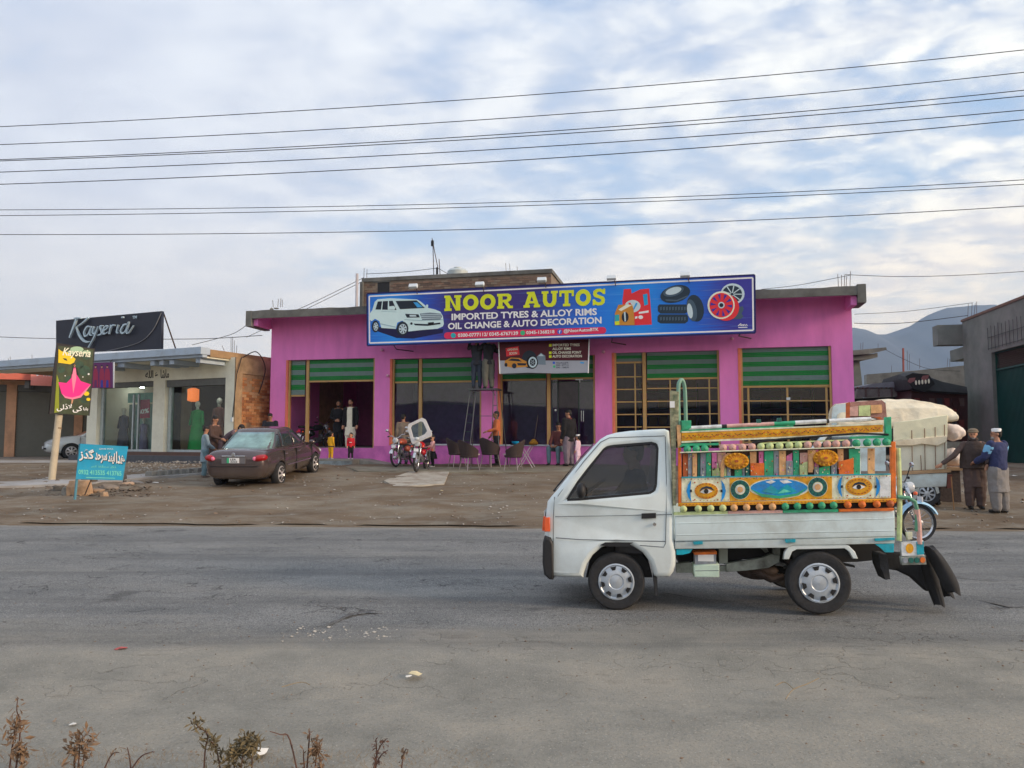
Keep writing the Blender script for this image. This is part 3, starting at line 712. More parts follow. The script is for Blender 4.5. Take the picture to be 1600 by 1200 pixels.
# step in front of bay one, crumbling concrete with a sky blue wash
stp = M('blue_wash_concrete', A(128, 140, 146, 1.25), .9, var=.2, scale=5, bump=.3, dirt=A(90, 84, 78), dscale=3, damt=.8)
st = fthing('concrete_step', 'low concrete landing with bluish washed edge below the open pink bay', 'step', S)
xa, za = S.hit(486, 736, -1.35); xb, zb = S.hit(563, 733, -1.35); xc = S.hit(596, 722, -.4)[0]
m = MB(); zt = S.hit(540, 716.5, -.2)[1]
m.prism([(xa - 1.2, GZ - .35), (xb - .25, GZ - .35), (xb - .25, zt), (xa - 1.2, zt)], -1.4, -.013); m.obj('landing', concrete, st)
MB().prism([(xa - 1.2, GZ - .35), (xb - .28, GZ - .35), (xb - .28, zt - .05), (xa - 1.2, zt - .05)], -1.425, -1.402).obj('riser', stp, st)
MB().prism([(xb - .248, GZ - .35), (xb + .9, GZ - .35), (xb + .9, zt - .2), (xb - .248, zt)], -.9, -.013).obj('ramp', concrete, st)

# interior goods: racks with tyres and cartons
tyre_me = MB().lathe([(.18, -.09), (.30, -.10), (.33, -.06), (.335, 0), (.33, .06), (.30, .10), (.18, .09), (.18, -.09)], 20, 'Z').mesh('tyre', 'all')
GRN = [M('carton_%d' % i, c_, .8, bump=0) for i, c_ in enumerate((A(150, 110, 60), A(150, 140, 130), A(60, 80, 140), A(150, 60, 50)))]
def rack(xw, yd, kind, lb):
    r_ = thing('goods_rack', lb, 'shelf', tuple(S.world(xw, yd, SILL[1] - .06)), S.a, 'racks inside the pink shop')
    for sx in (-1.0, 1.0):
        for sy in (0, .45): bx('upright', steel, r_, sx - .02, sx + .02, sy, sy + .03, 0, 2.2)
    for k in range(4):
        bx('shelf', steel, r_, -1, 1, 0, .48, .12 + k * .6, .15 + k * .6)
    return r_
for k, (xw, yd, lb) in enumerate((((B[3][0] + B[3][1]) / 2, 2.6, 'steel rack of cartons behind the gridded fourth bay window'), (B[4][0] + 1.5, 2.6, 'steel rack of cartons behind the gridded fifth bay window'),
                                  (B[2][1] - .9, 3.2, 'steel rack of cartons seen through the glass door'))):
    rack(xw, yd, 0, lb)
    for s_ in range(4):
        for j in range(6):
            w2 = U(.12, .16); x = xw - .85 + j * .33; h = U(.2, .42)
            o = bx('carton', GRN[int(U(0, 4))], None, -w2, w2, 0, .3, 0, h); o.location = S.world(x, yd + .06, SILL[1] - .06 + .151 + s_ * .6); o.rotation_euler = (0, 0, S.a)
            tag(o, 'small carton, %s from left on %s shelf of the rack %s' % (['first', 'second', 'third', 'fourth', 'fifth', 'sixth'][j], ['the bottom', 'the second', 'the third', 'the top'][s_], ['in the fourth bay', 'in the fifth bay', 'behind the glass door'][k]), 'carton', 'cartons on the racks in the shop')
# ============================================================ MAIN SIGNBOARD
def flat(name, rgb, rough=.45): return M(name, rgb, rough, var=.03, bump=0, spec=.3)
P_ = {k: flat('print_' + k, A(*c, 1.25)) for k, c in dict(white=(222, 232, 244), yellow=(206, 214, 40), red=(206, 44, 84), navy=(24, 22, 66), dark=(30, 38, 50), grey=(112, 128, 140), teal=(40, 160, 170), green=(60, 170, 120),
     car=(196, 220, 222), carshade=(150, 180, 188), sky=(60, 150, 210), tyre=(36, 52, 66), tyre2=(66, 86, 102), gold=(190, 130, 50), oil=(214, 48, 56), pale=(186, 204, 210), maroon=(104, 26, 40), pink=(232, 40, 130), rose=(250, 120, 150),
     lawn=(70, 92, 44), leaf=(40, 96, 62), mist=(150, 180, 150), mustard=(226, 186, 30), skin=(190, 140, 110), plum=(96, 34, 92), wine=(150, 36, 72), royal=(50, 50, 150), cyan=(30, 150, 200), cream=(236, 228, 200), black=(14, 14, 18), orange=(232, 110, 40), fb=(50, 90, 190)).items()}
def sign_mat():
    m = bpy.data.materials.new('sign_print_blue'); m.use_nodes = True; t = m.node_tree; n = t.nodes; l = t.links; p = n['Principled BSDF']; p.inputs['Roughness'].default_value = .5
    tc = n.new('ShaderNodeTexCoord'); sp = n.new('ShaderNodeSeparateXYZ'); l.new(tc.outputs['Object'], sp.inputs[0])
    x0, x1 = S.hit(573, 500, -1.35)[0], S.hit(1180, 480, -1.35)[0]
    a = n.new('ShaderNodeMapRange'); a.inputs[1].default_value = x0; a.inputs[2].default_value = x1; l.new(sp.outputs[0], a.inputs[0])
    mp = n.new('ShaderNodeMapping'); mp.inputs[3].default_value = (.35, 1, 9); l.new(tc.outputs['Object'], mp.inputs[0])
    ns = n.new('ShaderNodeTexNoise'); ns.inputs['Scale'].default_value = 2.2; ns.inputs['Detail'].default_value = 5; l.new(mp.outputs[0], ns.inputs['Vector'])
    ad = n.new('ShaderNodeMath'); ad.operation = 'MULTIPLY_ADD'; ad.inputs[1].default_value = .12; l.new(ns.outputs[0], ad.inputs[0]); l.new(a.outputs[0], ad.inputs[2])
    cr = n.new('ShaderNodeValToRGB'); e = cr.color_ramp
    st = [(.04, (22, 96, 196)), (.14, (24, 132, 222)), (.22, (26, 76, 182)), (.30, (54, 34, 108)), (.52, (50, 38, 118)), (.66, (14, 108, 214)), (.78, (12, 134, 232)), (.92, (18, 94, 200)), (1.0, (50, 46, 146))]
    while len(e.elements) < len(st): e.elements.new(.5)
    for q, (ps, c) in zip(e.elements, st): q.position = ps; q.color = (*A(*c, 1.2), 1)
    l.new(ad.outputs[0], cr.inputs[0])
    st2 = n.new('ShaderNodeValToRGB'); st2.color_ramp.elements[0].position = .6; st2.color_ramp.elements[1].position = .78; l.new(ns.outputs[0], st2.inputs[0])
    mx = n.new('ShaderNodeMix'); mx.data_type = 'RGBA'; mf = n.new('ShaderNodeMath'); mf.operation = 'MULTIPLY'; mf.inputs[1].default_value = .45; l.new(st2.outputs[0], mf.inputs[0])
    l.new(mf.outputs[0], mx.inputs[0]); l.new(cr.outputs[0], mx.inputs[6]); mx.inputs[7].default_value = (*A(120, 180, 235, 1.1), 1); l.new(mx.outputs[2], p.inputs['Base Color']); return m
YS = -1.34
sgn = fthing('signboard', 'long blue NOOR AUTOS signboard mounted along the roof edge of the pink shop', 'sign', S)
def sq(pts, y=YS): return [S.hit(u, v, y) for u, v in pts]
plate('panel', sign_mat(), sgn, sq([(573.5, 459), (1179, 429.5), (1180, 520), (574, 540)]), YS + .1, .2, .01)
def lines(pts, w, y, mat, name, par):
    o = []
    n_ = len(pts)
    for i in range(n_):
        (a, b), (c, d) = pts[i], pts[(i + 1) % n_]; dx, dz = c - a, d - b; q = sqrt(dx * dx + dz * dz); nx_, nz_ = -dz / q * w / 2, dx / q * w / 2
        yy = y - .0007 * (i % 2)
        MBl.prism([(a + nx_, b + nz_), (c + nx_, d + nz_), (c - nx_, d - nz_), (a - nx_, b - nz_)], yy - .002, yy)
MBl = MB(); lines(sq([(577, 463), (1176, 434), (1177, 516), (577.5, 536)]), .045, YS - .001, None, '', None); MBl.obj('white_border', P_['white'], sgn)
MBl = MB(); lines(sq([(573.5, 459), (1179, 429.5), (1180, 520), (574, 540)]), .05, YS - .001, None, '', None); MBl.obj('metal_edge', flat('edge_navy', A(30, 34, 96)), sgn)
def prt(name, mat, pts, lay, crop=(560, 420, 5.0), par=None, fr=None, y=None):
    y = YS if y is None else y
    return plate(name, P_[mat], par or sgn, fp(fr or S, y, pts, *crop), y - .002 - .003 * lay, .002)
C4 = (860, 420, 4.706)
prt('car_shadow', 'navy', [(125, 480), (300, 540), (430, 545), (660, 500), (665, 470), (400, 480), (160, 455)], 0)
prt('car_picture', 'car', [(128, 258), (150, 238), (250, 230), (460, 240), (490, 258), (545, 305), (600, 318), (640, 335), (660, 370), (668, 430), (660, 450), (620, 468), (480, 480), (390, 490), (380, 440), (345, 405), (305, 420), (292, 470), (180, 462), (165, 410), (130, 390), (105, 410), (92, 400), (90, 350), (110, 320)], 1)
prt('car_window', 'dark', [(134, 318), (152, 256), (268, 250), (298, 322)], 2)
prt('car_window', 'dark', [(292, 252), (455, 247), (520, 306), (326, 316)], 2)
prt('car_window', 'sky', [(430, 262), (460, 262), (505, 300), (462, 303)], 3)
prt('car_pillar', 'car', [(178, 320), (186, 254), (192, 254), (186, 320)], 3); prt('car_pillar', 'car', [(230, 320), (232, 252), (240, 252), (242, 320)], 3)
prt('car_mirror', 'car', [(236, 295), (275, 290), (290, 300), (285, 320), (240, 320)], 4); prt('car_mirror', 'car', ell(538, 292, 9, 14, 10), 4)
prt('car_grille', 'grey', [(480, 350), (560, 342), (645, 350), (655, 375), (640, 400), (500, 402)], 2)
for k in range(3): prt('grille_bar', 'pale', [(490, 358 + k * 14), (648, 354 + k * 14), (648, 358 + k * 14), (490, 363 + k * 14)], 3)
prt('car_lamp', 'dark', [(365, 352), (470, 356), (480, 380), (380, 382)], 2); prt('car_lamp', 'pale', [(400, 360), (450, 362), (455, 374), (402, 374)], 3)
prt('car_bumper_slot', 'dark', [(430, 428), (540, 432), (640, 420), (642, 432), (540, 446), (445, 442)], 2); prt('car_plate', 'black', [(545, 420), (590, 416), (590, 440), (545, 444)], 3)
prt('car_fog_lamp', 'dark', ell(415, 428, 10, 10, 10), 2)
prt('car_crease', 'carshade', [(168, 425), (292, 452), (292, 460), (170, 433)], 2); prt('car_crease', 'carshade', [(180, 330), (300, 336), (300, 339), (180, 333)], 2); prt('car_crease', 'carshade', [(360, 395), (480, 400), (660, 395), (660, 400), (480, 406), (360, 400)], 2)
for cx, cy, rx_, ry_ in ((345, 468, 46, 56), (134, 450, 28, 46)):
    prt('car_tyre', 'dark', ell(cx, cy, rx_, ry_, 20), 2); prt('car_rim', 'pale', ell(cx + 3, cy + 2, rx_ * .68, ry_ * .7, 16), 3)
    for k in range(7): a = k * 2 * pi / 7; prt('rim_gap', 'dark', [(cx + 3 + cos(a - .12) * rx_ * .2, cy + 2 + sin(a - .12) * ry_ * .2), (cx + 3 + cos(a - .2) * rx_ * .6, cy + 2 + sin(a - .2) * ry_ * .62), (cx + 3 + cos(a + .2) * rx_ * .6, cy + 2 + sin(a + .2) * ry_ * .62)], 4)
P_['moss'] = flat('print_moss', A(140, 150, 40, 1.0)); P_['lawn'] = M('print_lawn2', A(48, 62, 34, 1.0), .5, var=.55, scale=5, bump=0); P_['leaf'] = M('print_leaf2', A(28, 66, 48, 1.0), .5, var=.5, scale=7, bump=0)
# slab-serif letters of the shop name, in a unit box
def slab(ch):
    b = []; w_ = .30
    def R(x0, x1, z0, z1): b.append([(x0, z0), (x1, z0), (x1, z1), (x0, z1)])
    if ch == 'N': R(0, .42, 0, .16); R(.07, .33, .16, .84); R(0, .33, .84, 1); b.append([(.33, 1), (.33, .72), (.67, .0), (.67, .28)]); R(.67, .93, .16, .84); R(.58, 1, .84, 1); R(.67, .93, 0, .16)
    if ch == 'O': return [ell(.5, .5, .5, .52, 28), ell(.5, .5, .22, .26, 22)]
    if ch == 'R': R(0, .44, 0, .17); R(.08, .34, .17, .83); R(0, .34, .83, 1); b.append([(.34, 1), (.7, 1), (.86, .92), (.92, .75), (.86, .55), (.72, .45), (.34, .42), (.34, .58), (.58, .6), (.66, .7), (.6, .82), (.34, .83)]); b.append([(.42, .42), (.66, .46), (.84, .17), (1, .17), (1, 0), (.72, 0)])
    if ch == 'A': R(0, .38, 0, .16); R(.62, 1, 0, .16); b.append([(.08, .16), (.32, .16), (.5, .72), (.5, 1), (.2, 1), (.2, .86), (.30, .86)]); b.append([(.68, .16), (.92, .16), (.66, 1), (.5, 1), (.5, .72)]); R(.37, .63, .26, .40)
    if ch == 'U': R(0, .42, .84, 1); R(.58, 1, .84, 1); b.append([(.08, .84), (.08, .35), (.16, .12), (.34, 0), (.66, 0), (.84, .12), (.92, .35), (.92, .84), (.67, .84), (.67, .4), (.6, .25), (.5, .2), (.4, .25), (.33, .4), (.33, .84)])
    if ch == 'T': R(0, 1, .82, 1); R(0, .15, .62, .82); R(.85, 1, .62, .82); R(.37, .63, .16, .82); R(.25, .75, 0, .16)
    if ch == 'S': b.append([(.98, .68), (.98, 1), (.84, 1), (.8, .94), (.6, 1.02), (.3, 1), (.08, .88), (.04, .68), (.14, .52), (.5, .42), (.68, .34), (.66, .22), (.5, .17), (.3, .22), (.18, .36), (.02, .36), (.02, 0), (.16, 0), (.2, .06), (.4, -.02), (.72, 0), (.92, .12), (.97, .32), (.88, .5), (.5, .62), (.34, .68), (.34, .78), (.48, .84), (.68, .8), (.82, .68)])
    return b
def slab_word(word, u0, u1, vb0, vb1, vt0, vt1, gap=.10):
    n_ = len(word); wd = dict(N=1.08, O=.98, R=1.0, A=1.05, U=1.02, T=.92, S=.82); tot = sum(wd[c] for c in word) + gap * (n_ - 1); x = 0
    for ch in word:
        def mp(p): 
            s_ = (x + p[0] * wd[ch]) / tot; u = u0 + (u1 - u0) * s_
            return S.hit(u, (vb0 + (vb1 - vb0) * s_) * (1 - p[1]) + (vt0 + (vt1 - vt0) * s_) * p[1], YS)
        sh = slab(ch)
        if ch == 'O': plate('letter', P_['yellow'], sgn, [[mp(p) for p in q] for q in sh], YS - .006, .006)
        else:
            m = MB()
            for k, q in enumerate(sh): m.prism([mp(p) for p in q], YS - .010 - .0006 * k, YS - .002)
            m.obj('letter', P_['yellow'], sgn)
        x += wd[ch] + gap
slab_word('NOOR', 694.4, 801.5, 486.2, 481.5, 462, 458.5)
slab_word('AUTOS', 818, 946, 481, 476.5, 456.5, 451)
def st(s, mat, u0, vb0, u1, vb1, vt0, bold=.03, lay=2, par=None, fr=None, y=None, depth=.003, name='lettering', shear=0.0):
    fr = fr or S; y = YS if y is None else y
    text(name, P_[mat] if isinstance(mat, str) else mat, par or sgn, s, (fr.hit(u0, vb0, y), fr.hit(u1, vb1, y), fr.hit(u0, vt0, y)), y - .004 - .002 * lay, depth, bold, shear)
st('IMPORTED TYRES & ALLOY RIMS', 'white', 705.6, 500.6, 932.7, 492.4, 490.2)
st('OIL CHANGE & AUTO DECORATION', 'white', 700, 515, 940, 505.6, 504.8)
def rr(u0, v0, u1, v1, h, n=8):       # rounded bar between two pixels
    o = []
    for k in range(n + 1): a = pi / 2 + pi * k / n; o.append((u0 + cos(a) * h, v0 + sin(a) * h))
    for k in range(n + 1): a = -pi / 2 + pi * k / n; o.append((u1 + cos(a) * h, v1 + sin(a) * h))
    return o
prt('phone_bar', 'red', rr(699, 524.4, 942, 516.2, 5.2), 0, (0, 0, 1))
st('0300-0777112/ 0345-6767139', 'white', 715.6, 526.8, 809.6, 523.4, 521.2, .02); st('0345-1368218', 'white', 822.4, 522.4, 866.4, 520.8, 517.2, .02)
st('@NoorAutosBTK', 'white', 880.8, 521.2, 935.4, 518.4, 514.6, .02)
prt('icon', 'teal', ell(708.4, 524.2, 4, 4, 14), 1, (0, 0, 1)); prt('icon', 'green', ell(816.8, 520.2, 3.8, 3.8, 14), 1, (0, 0, 1)); prt('icon', 'fb', ell(874.5, 518.4, 3.8, 3.8, 14), 1, (0, 0, 1)); st('f', 'white', 873.2, 521, 876, 521, 516, .03)
# oil cans
prt('oil_can', 'oil', [(530, 235), (540, 150), (592, 147), (597, 182), (660, 152), (726, 145), (731, 200), (738, 290), (746, 410), (615, 415), (600, 330), (530, 270)], 0, C4)
prt('can_handle_gap', 'cyan', [(680, 190), (712, 182), (718, 262), (690, 272)], 1, C4)
prt('can_label', 'pale', ell(605, 275, 58, 46, 20), 1, C4); prt('v_mark', 'oil', [(572, 250), (590, 250), (606, 300), (598, 312)], 2, C4); prt('v_mark', 'sky', [(630, 248), (642, 256), (612, 308), (606, 296)], 2, C4)
prt('can_text', 'white', [(650, 318), (722, 306), (722, 322), (650, 332)], 1, C4); prt('can_text', 'white', ell(664, 356, 18, 14, 12), 1, C4); prt('can_text', 'white', [(622, 352), (640, 348), (640, 364), (622, 368)], 1, C4)
prt('gold_can', 'gold', [(472, 415), (474, 330), (500, 265), (600, 262), (612, 300), (620, 415)], 3, C4); prt('gold_can_mark', 'cream', [(500, 300), (560, 262), (600, 268), (520, 312)], 4, C4)
prt('engine_mark', 'dark', ell(550, 355, 26, 38, 12), 4, C4); prt('engine_mark', 'pale', [(540, 320), (552, 316), (556, 385), (546, 390)], 5, C4); prt('cyan_label', 'teal', [(474, 340), (506, 336), (508, 410), (476, 414)], 4, C4); prt('yellow_label', 'yellow', [(474, 388), (506, 384), (508, 412), (476, 416)], 5, C4)
# tyre pile
def tyr(cx, cy, rx_, ry_, rot, lay, h=30):
    prt('tyre_picture', 'tyre', ell(cx, cy, rx_, ry_, 26, rot=rot), lay, C4)
    for k in range(5): prt('tread_mark', 'tyre2', [(p[0], p[1]) for p in ell(cx - rx_ * .6 + k * rx_ * .3, cy + ry_ * .35, rx_ * .08, ry_ * .3, 8, rot=rot + .5)], lay + 1, C4)
prt('tyre_picture', 'tyre', [(788, 350), (800, 335), (1000, 335), (1012, 350), (1012, 385), (990, 402), (810, 402), (788, 388)], 0, C4)
prt('tyre_picture', 'tyre', [(790, 275), (802, 262), (1000, 262), (1014, 275), (1012, 315), (990, 330), (810, 330), (790, 312)], 0, C4)
for k in range(9):
    for yy in (283, 358): prt('tread_mark', 'tyre2', [(806 + k * 22, yy), (818 + k * 22, yy - 6), (820 + k * 22, yy + 18), (808 + k * 22, yy + 24)], 1, C4)
prt('tyre_picture', 'tyre', ell(918, 185, 112, 62, 26, rot=-.25), 2, C4); prt('tyre_face', 'tyre2', ell(905, 165, 78, 36, 22, rot=-.28), 3, C4); prt('rim_face', 'pale', ell(905, 163, 60, 25, 20, rot=-.28), 4, C4)
prt('tread_mark', 'tyre2', [(845, 225), (930, 228), (1010, 195), (1012, 205), (930, 240), (850, 236)], 3, C4)
prt('tyre_picture', 'tyre', ell(1065, 290, 62, 100, 26, rot=-.2), 1, C4); prt('tyre_face', 'tyre2', ell(1040, 305, 36, 82, 20, rot=-.2), 2, C4); prt('rim_face', 'pale', ell(1026, 310, 20, 56, 16, rot=-.15), 3, C4)
# rims
prt('rim_picture', 'pale', ell(1340, 185, 88, 78, 24), 0, C4); prt('rim_picture', 'tyre', ell(1336, 187, 74, 64, 24), 1, C4)
for k in range(9): a = k * 2 * pi / 9; prt('rim_spoke', 'pale', [(1336 + cos(a - .3) * 12, 187 + sin(a - .3) * 10), (1336 + cos(a - .06) * 72, 187 + sin(a - .06) * 62), (1336 + cos(a + .06) * 72, 187 + sin(a + .06) * 62), (1336 + cos(a + .3) * 12, 187 + sin(a + .3) * 10)], 2, C4)
prt('rim_picture', 'tyre2', [(1340, 290), (1415, 275), (1422, 300), (1405, 330), (1420, 350), (1400, 370), (1340, 370)], 1, C4)
prt('rim_picture', 'oil', ell(1290, 285, 98, 98, 26), 3, C4); prt('rim_picture', 'cream', ell(1255, 268, 100, 102, 26), 4, C4); prt('rim_picture', 'oil', ell(1257, 268, 88, 90, 26), 5, C4)
for k in range(10): a = k * 2 * pi / 10 + .1; prt('rim_gap', 'royal', [(1257 + cos(a) * 36, 268 + sin(a) * 36), (1257 + cos(a - .14) * 80, 268 + sin(a - .14) * 82), (1257 + cos(a + .14) * 80, 268 + sin(a + .14) * 82)], 6, C4)
prt('rim_hub', 'pale', ell(1257, 268, 24, 24, 16), 6, C4); prt('rim_hub', 'dark', ell(1257, 268, 15, 15, 16), 7, C4)
m = MB(); strokes(m, [[(*S.hit(860 + x / 4.706, 420 + y / 4.706, YS), .012) for x, y in ln] for ln in ([(1380, 420), (1400, 402), (1410, 420), (1390, 414), (1420, 412)], [(1418, 420), (1425, 408), (1432, 420), (1440, 408), (1448, 418)], [(1382, 432), (1448, 430)])], YS - .006, YS - .003)
m.obj('signature', P_['white'], sgn)
# brackets, flood lamps
for u, v in ((622, 545), (760, 541), (960, 534), (1160, 524)):
    x, z = S.hit(u, v, -.7); tb('bracket', steel, sgn, [(x, -1.2, z + .12), (x - .1, -.6, z), (x + .3, -.05, z - .02)], .018)
for k, (u, v) in enumerate(((647, 447), (751, 444), (848, 437), (957, 434), (1072, 429.5))):
    x, z = S.hit(u, v, YS - .35); f_ = fthing('flood_lamp', '%s small white flood lamp from the left above the blue signboard' % ['first', 'second', 'third', 'fourth', 'fifth'][k], 'flood lamp', S, 'flood lamps along the top of the signboard')
    MB().box(-.14, .14, -.05, .05, -.07, .07, Matrix.Translation((x - .03, YS - .35, z)) @ Matrix.Rotation(-.6, 4, 'X')).obj('lamp_head', whitep, f_, bevel=.01)
    bx('lamp_arm', steel, f_, x + .05, x + .07, YS - .32, YS + .05, z - .09, z - .075); xx, zz = S.hit(u + 8, v + 12, YS + .1)
    tb('lamp_arm', steel, f_, [(x + .06, YS - .3, z - .08), (xx - .05, YS + .08, zz - .05)], .012)
# hanging banner under the board
YB = -.98
ban = fthing('banner', 'maroon and white printed banner hanging under the blue signboard over the third bay', 'banner', S)
C5 = (600, 530, 4.444)
def pb(name, mat, pts, lay): return prt(name, mat, pts, lay, C5, ban, S, YB)
plate('cloth', flat('banner_shaded_maroon', A(84, 20, 34, 1.0)), ban, fp(S, YB, [(797, 0), (1425, -20), (1420, 148), (802, 148)], *C5), YB, .01)  # maroon kept dull, the backlit shade is put into the cloth colour
plate('cloth', flat('banner_shaded_white', A(170, 174, 184, 1.0)), ban, fp(S, YB, [(802, 148.5), (1420, 148.5), (1415, 232), (1200, 238), (1000, 232), (806, 240)], *C5), YB, .01)  # white cloth greyed to paint in its shade
MB().tube([(*S.hit(779, 532, YB)[:1], YB, S.hit(779, 532, YB)[1]), (S.hit(781, 584, YB)[0], YB, S.hit(781, 584, YB)[1])], .02).tube([(S.hit(921, 520, YB)[0], YB, S.hit(921, 520, YB)[1]), (S.hit(919, 583, YB)[0], YB, S.hit(919, 583, YB)[1])], .02).obj('batten', P_['white'], ban)
pb('red_label', 'oil', [(845, 62), (935, 48), (942, 108), (850, 120)], 1); st('OPENING', 'cream', 793, 548.5, 809, 547, 545, .02, 3, ban, S, YB); st('SOON', 'cream', 796, 554.5, 808, 553.5, 550.5, .02, 3, ban, S, YB)
for k, s_ in enumerate(('IMPORTED TYRES', 'ALLOY RIMS', 'OIL CHANGE POINT', 'AUTO DECORATION')):
    wdt = (188, 128, 200, 204)[k]
    st(s_, 'cream', 600 + 1170 / 4.444, 530 + (50 + k * 26) / 4.444, 600 + (1170 + wdt) / 4.444, 530 + (48 + k * 26) / 4.444, 530 + (32 + k * 26) / 4.444, .02, 1, ban, S, YB)
    if k != 1: pb('bullet', 'yellow', [(1146, 34 + k * 26), (1164, 33 + k * 26), (1164, 51 + k * 26), (1146, 52 + k * 26)], 1)
pb('car_picture', 'gold', [(835, 185), (840, 150), (880, 128), (940, 130), (1000, 160), (1002, 190), (900, 200)], 2); pb('car_window', 'dark', [(862, 148), (888, 134), (935, 138), (958, 156)], 3); pb('car_tyre', 'dark', ell(905, 185, 16, 18, 12), 4); pb('car_tyre', 'dark', ell(848, 178, 10, 14, 12), 4)
pb('car_grille', 'dark', [(925, 165), (990, 168), (985, 182), (930, 182)], 3)
pb('tyre_picture', 'dark', ell(1010, 140, 52, 62, 20), 1); pb('tyre_picture', 'black', ell(1030, 160, 40, 46, 20), 3); pb('rim_face', 'pale', ell(1033, 160, 30, 38, 18), 4); pb('rim_face', 'dark', ell(1033, 160, 20, 26, 18), 5)
for k in range(6): a = k * pi / 3; pb('rim_spoke', 'pale', [(1033 + cos(a - .4) * 5, 160 + sin(a - .4) * 6), (1033 + cos(a) * 21, 160 + sin(a) * 27), (1033 + cos(a + .4) * 5, 160 + sin(a + .4) * 6)], 6)
pb('car_picture', 'grey', [(1055, 175), (1062, 120), (1090, 95), (1120, 115), (1124, 178)], 2); pb('car_window', 'pale', [(1070, 118), (1092, 100), (1112, 118)], 3)
for k, s_ in enumerate(('/NoorAutosBTK', '0300 - 0777112', '0345 - 1368218')): st(s_, 'dark', 600 + 1195 / 4.444, 530 + (170 + k * 16) / 4.444, 600 + 1282 / 4.444, 530 + (169 + k * 16) / 4.444, 530 + (159 + k * 16) / 4.444, .01, 1, ban, S, YB)
pb('icon', 'fb', ell(1180, 164, 9, 9, 12), 1); pb('icon', 'green', ell(1182, 190, 9, 9, 12), 1); pb('map_mark', 'sky', [(1362, 158), (1390, 160), (1388, 170), (1362, 168)], 1)

# ============================================================ BRICK ROOM ON THE ROOF
brk = [M('brick_%d' % i, A(*c, 1.2), .92, var=.18, scale=14, bump=.4) for i, c in enumerate(((122, 100, 86), (108, 90, 80), (134, 108, 92), (98, 84, 76), (130, 116, 102)))]
mortar = M('mortar', A(128, 114, 100, 1.1), .95, var=.2, scale=5)
brick_me = []
for i in range(6):
    b = MB().box(0, 1, 0, 1, 0, 1, j=.03); me = b.mesh('brick'); me.materials.append(brk[i % 5]); brick_me.append(me)
def brick_wall(par, M4, L, H, bw=.235, bh=.082, mort=.012, limit=290, skip=None):
    """bricks laid on a plane: M4 maps (along, out, up)"""
    rows = int(H / bh); cols = int(L / bw) + 1; cnt = 0
    for r_ in range(rows):
        for c_ in range(cols):
            x = c_ * bw - (bw / 2 if r_ % 2 else 0); x0, x1 = max(0, x), min(L, x + bw - mort)
            if x1 - x0 < .05 or cnt >= limit: continue
            if skip and skip((x0 + x1) / 2, r_ * bh): continue
            o = bpy.data.objects.new('brick', brick_me[int(R_() * 6)]); COL.objects.link(o); o.parent = par; cnt += 1
            o.matrix_local = M4 @ Matrix.Translation((x0, -.012 - U(0, .012), r_ * bh)) @ Matrix.Diagonal((x1 - x0, .03, bh - mort, 1))
YR = 2.0
br = fthing('brick_room', 'unfinished low brick room on the roof behind the blue signboard', 'building', S)
x0 = S.hit(569, 445, YR)[0]; x1 = S.hit(861, 440, YR)[0]; zt = S.hit(700, 432, YR)[1]; zl = S.hit(569, 435, YR)[1]; zr_ = S.hit(861, 427.5, YR)[1]; zb = zt0 - .03
ztp = max(zl, zr_)
bx('wall', mortar, br, x0, x1, YR, YR + 3.0, zb, ztp - .14)
bx('roof', conc_dark, br, x0 - .08, x1 + .05, YR - .05, YR + 3.1, ztp - .139, ztp)
ox0, ox1 = S.hit(590, 450, YR)[0], S.hit(608.6, 450, YR)[0]; oz = S.hit(600, 441, YR)[1]
bx('opening_shade', black, br, ox0, ox1, YR - .004, YR + .1, zb + .1, oz)  # nothing cut here, a black box paints the shade inside
bx('lintel', conc_dark, br, ox0 - .2, ox1 + .05, YR - .03, YR - .005, oz + .001, oz + .07)
bx('corner_pillar', conc_dark, br, x0 - .14, x0 - .001, YR - .1, YR + .3, zb - .1, ztp - .142, bevel=.03)
vis = S.hit(700, 462, YR)[1]; wh = ztp - .14 - vis + .15; base_z = ztp - .14 - wh
brick_wall(br, Matrix.Translation((x0, YR, base_z)), x1 - x0, wh, skip=lambda x, z: x0 + x > ox0 - .1 and x0 + x < ox1 + .1 and base_z + z < oz + .02)
tb('pole', M('whitish_pole', A(186, 180, 184, 1.1)), br, [(x0 - .02, YR - .6, zb - .2), (x0 - .02, YR - .6, S.hit(571, 427, YR - .6)[1])], .05)
for u, v in ((567, 418), (571.5, 420)): x, z = S.hit(u, v, YR); tb('rebar', steel, br, [(x, YR + .1, ztp), (x + .01, YR + .1, z)], .01)
for u, v in ((787, 408), (793, 409), (805, 413)): x, z = S.hit(u, v, YR); tb('rebar', steel, br, [(x + .03, YR + .3, ztp), (x, YR + .3, z)], .008)
# antenna mast and tank
an = fthing('antenna_mast', 'thin leaning antenna poles standing on the brick roof room', 'antenna', S)
for pts in ([(682, 432), (684, 418), (675, 372)], [(678, 432), (676.5, 385)], [(688, 431), (686, 405)], [(680, 431), (684, 422)]):
    q = [S.hit(u, v, YR + .6) for u, v in pts]; q[0] = (q[0][0], ztp - .01); tb('pole', steel, an, [(x, YR + .6, z) for x, z in q], .016)
x, z = S.hit(675.5, 378, YR + .6); MB().box(x - .04, x + .05, YR + .56, YR + .64, z - .16, z + .05).obj('receiver', black, an)
x, z = S.hit(683, 420, YR + .6); MB().box(x - .03, x + .03, YR + .56, YR + .64, z - .2, z + .05).obj('clamp', black, an)
tk = fthing('water_tank', 'pale grey plastic water tank on the brick roof room', 'tank', S)
x, z = S.hit(715, 432, YR + 1.6); zt_ = S.hit(715, 420.5, YR + 1.6)[1]; r_ = .40; zb_ = ztp
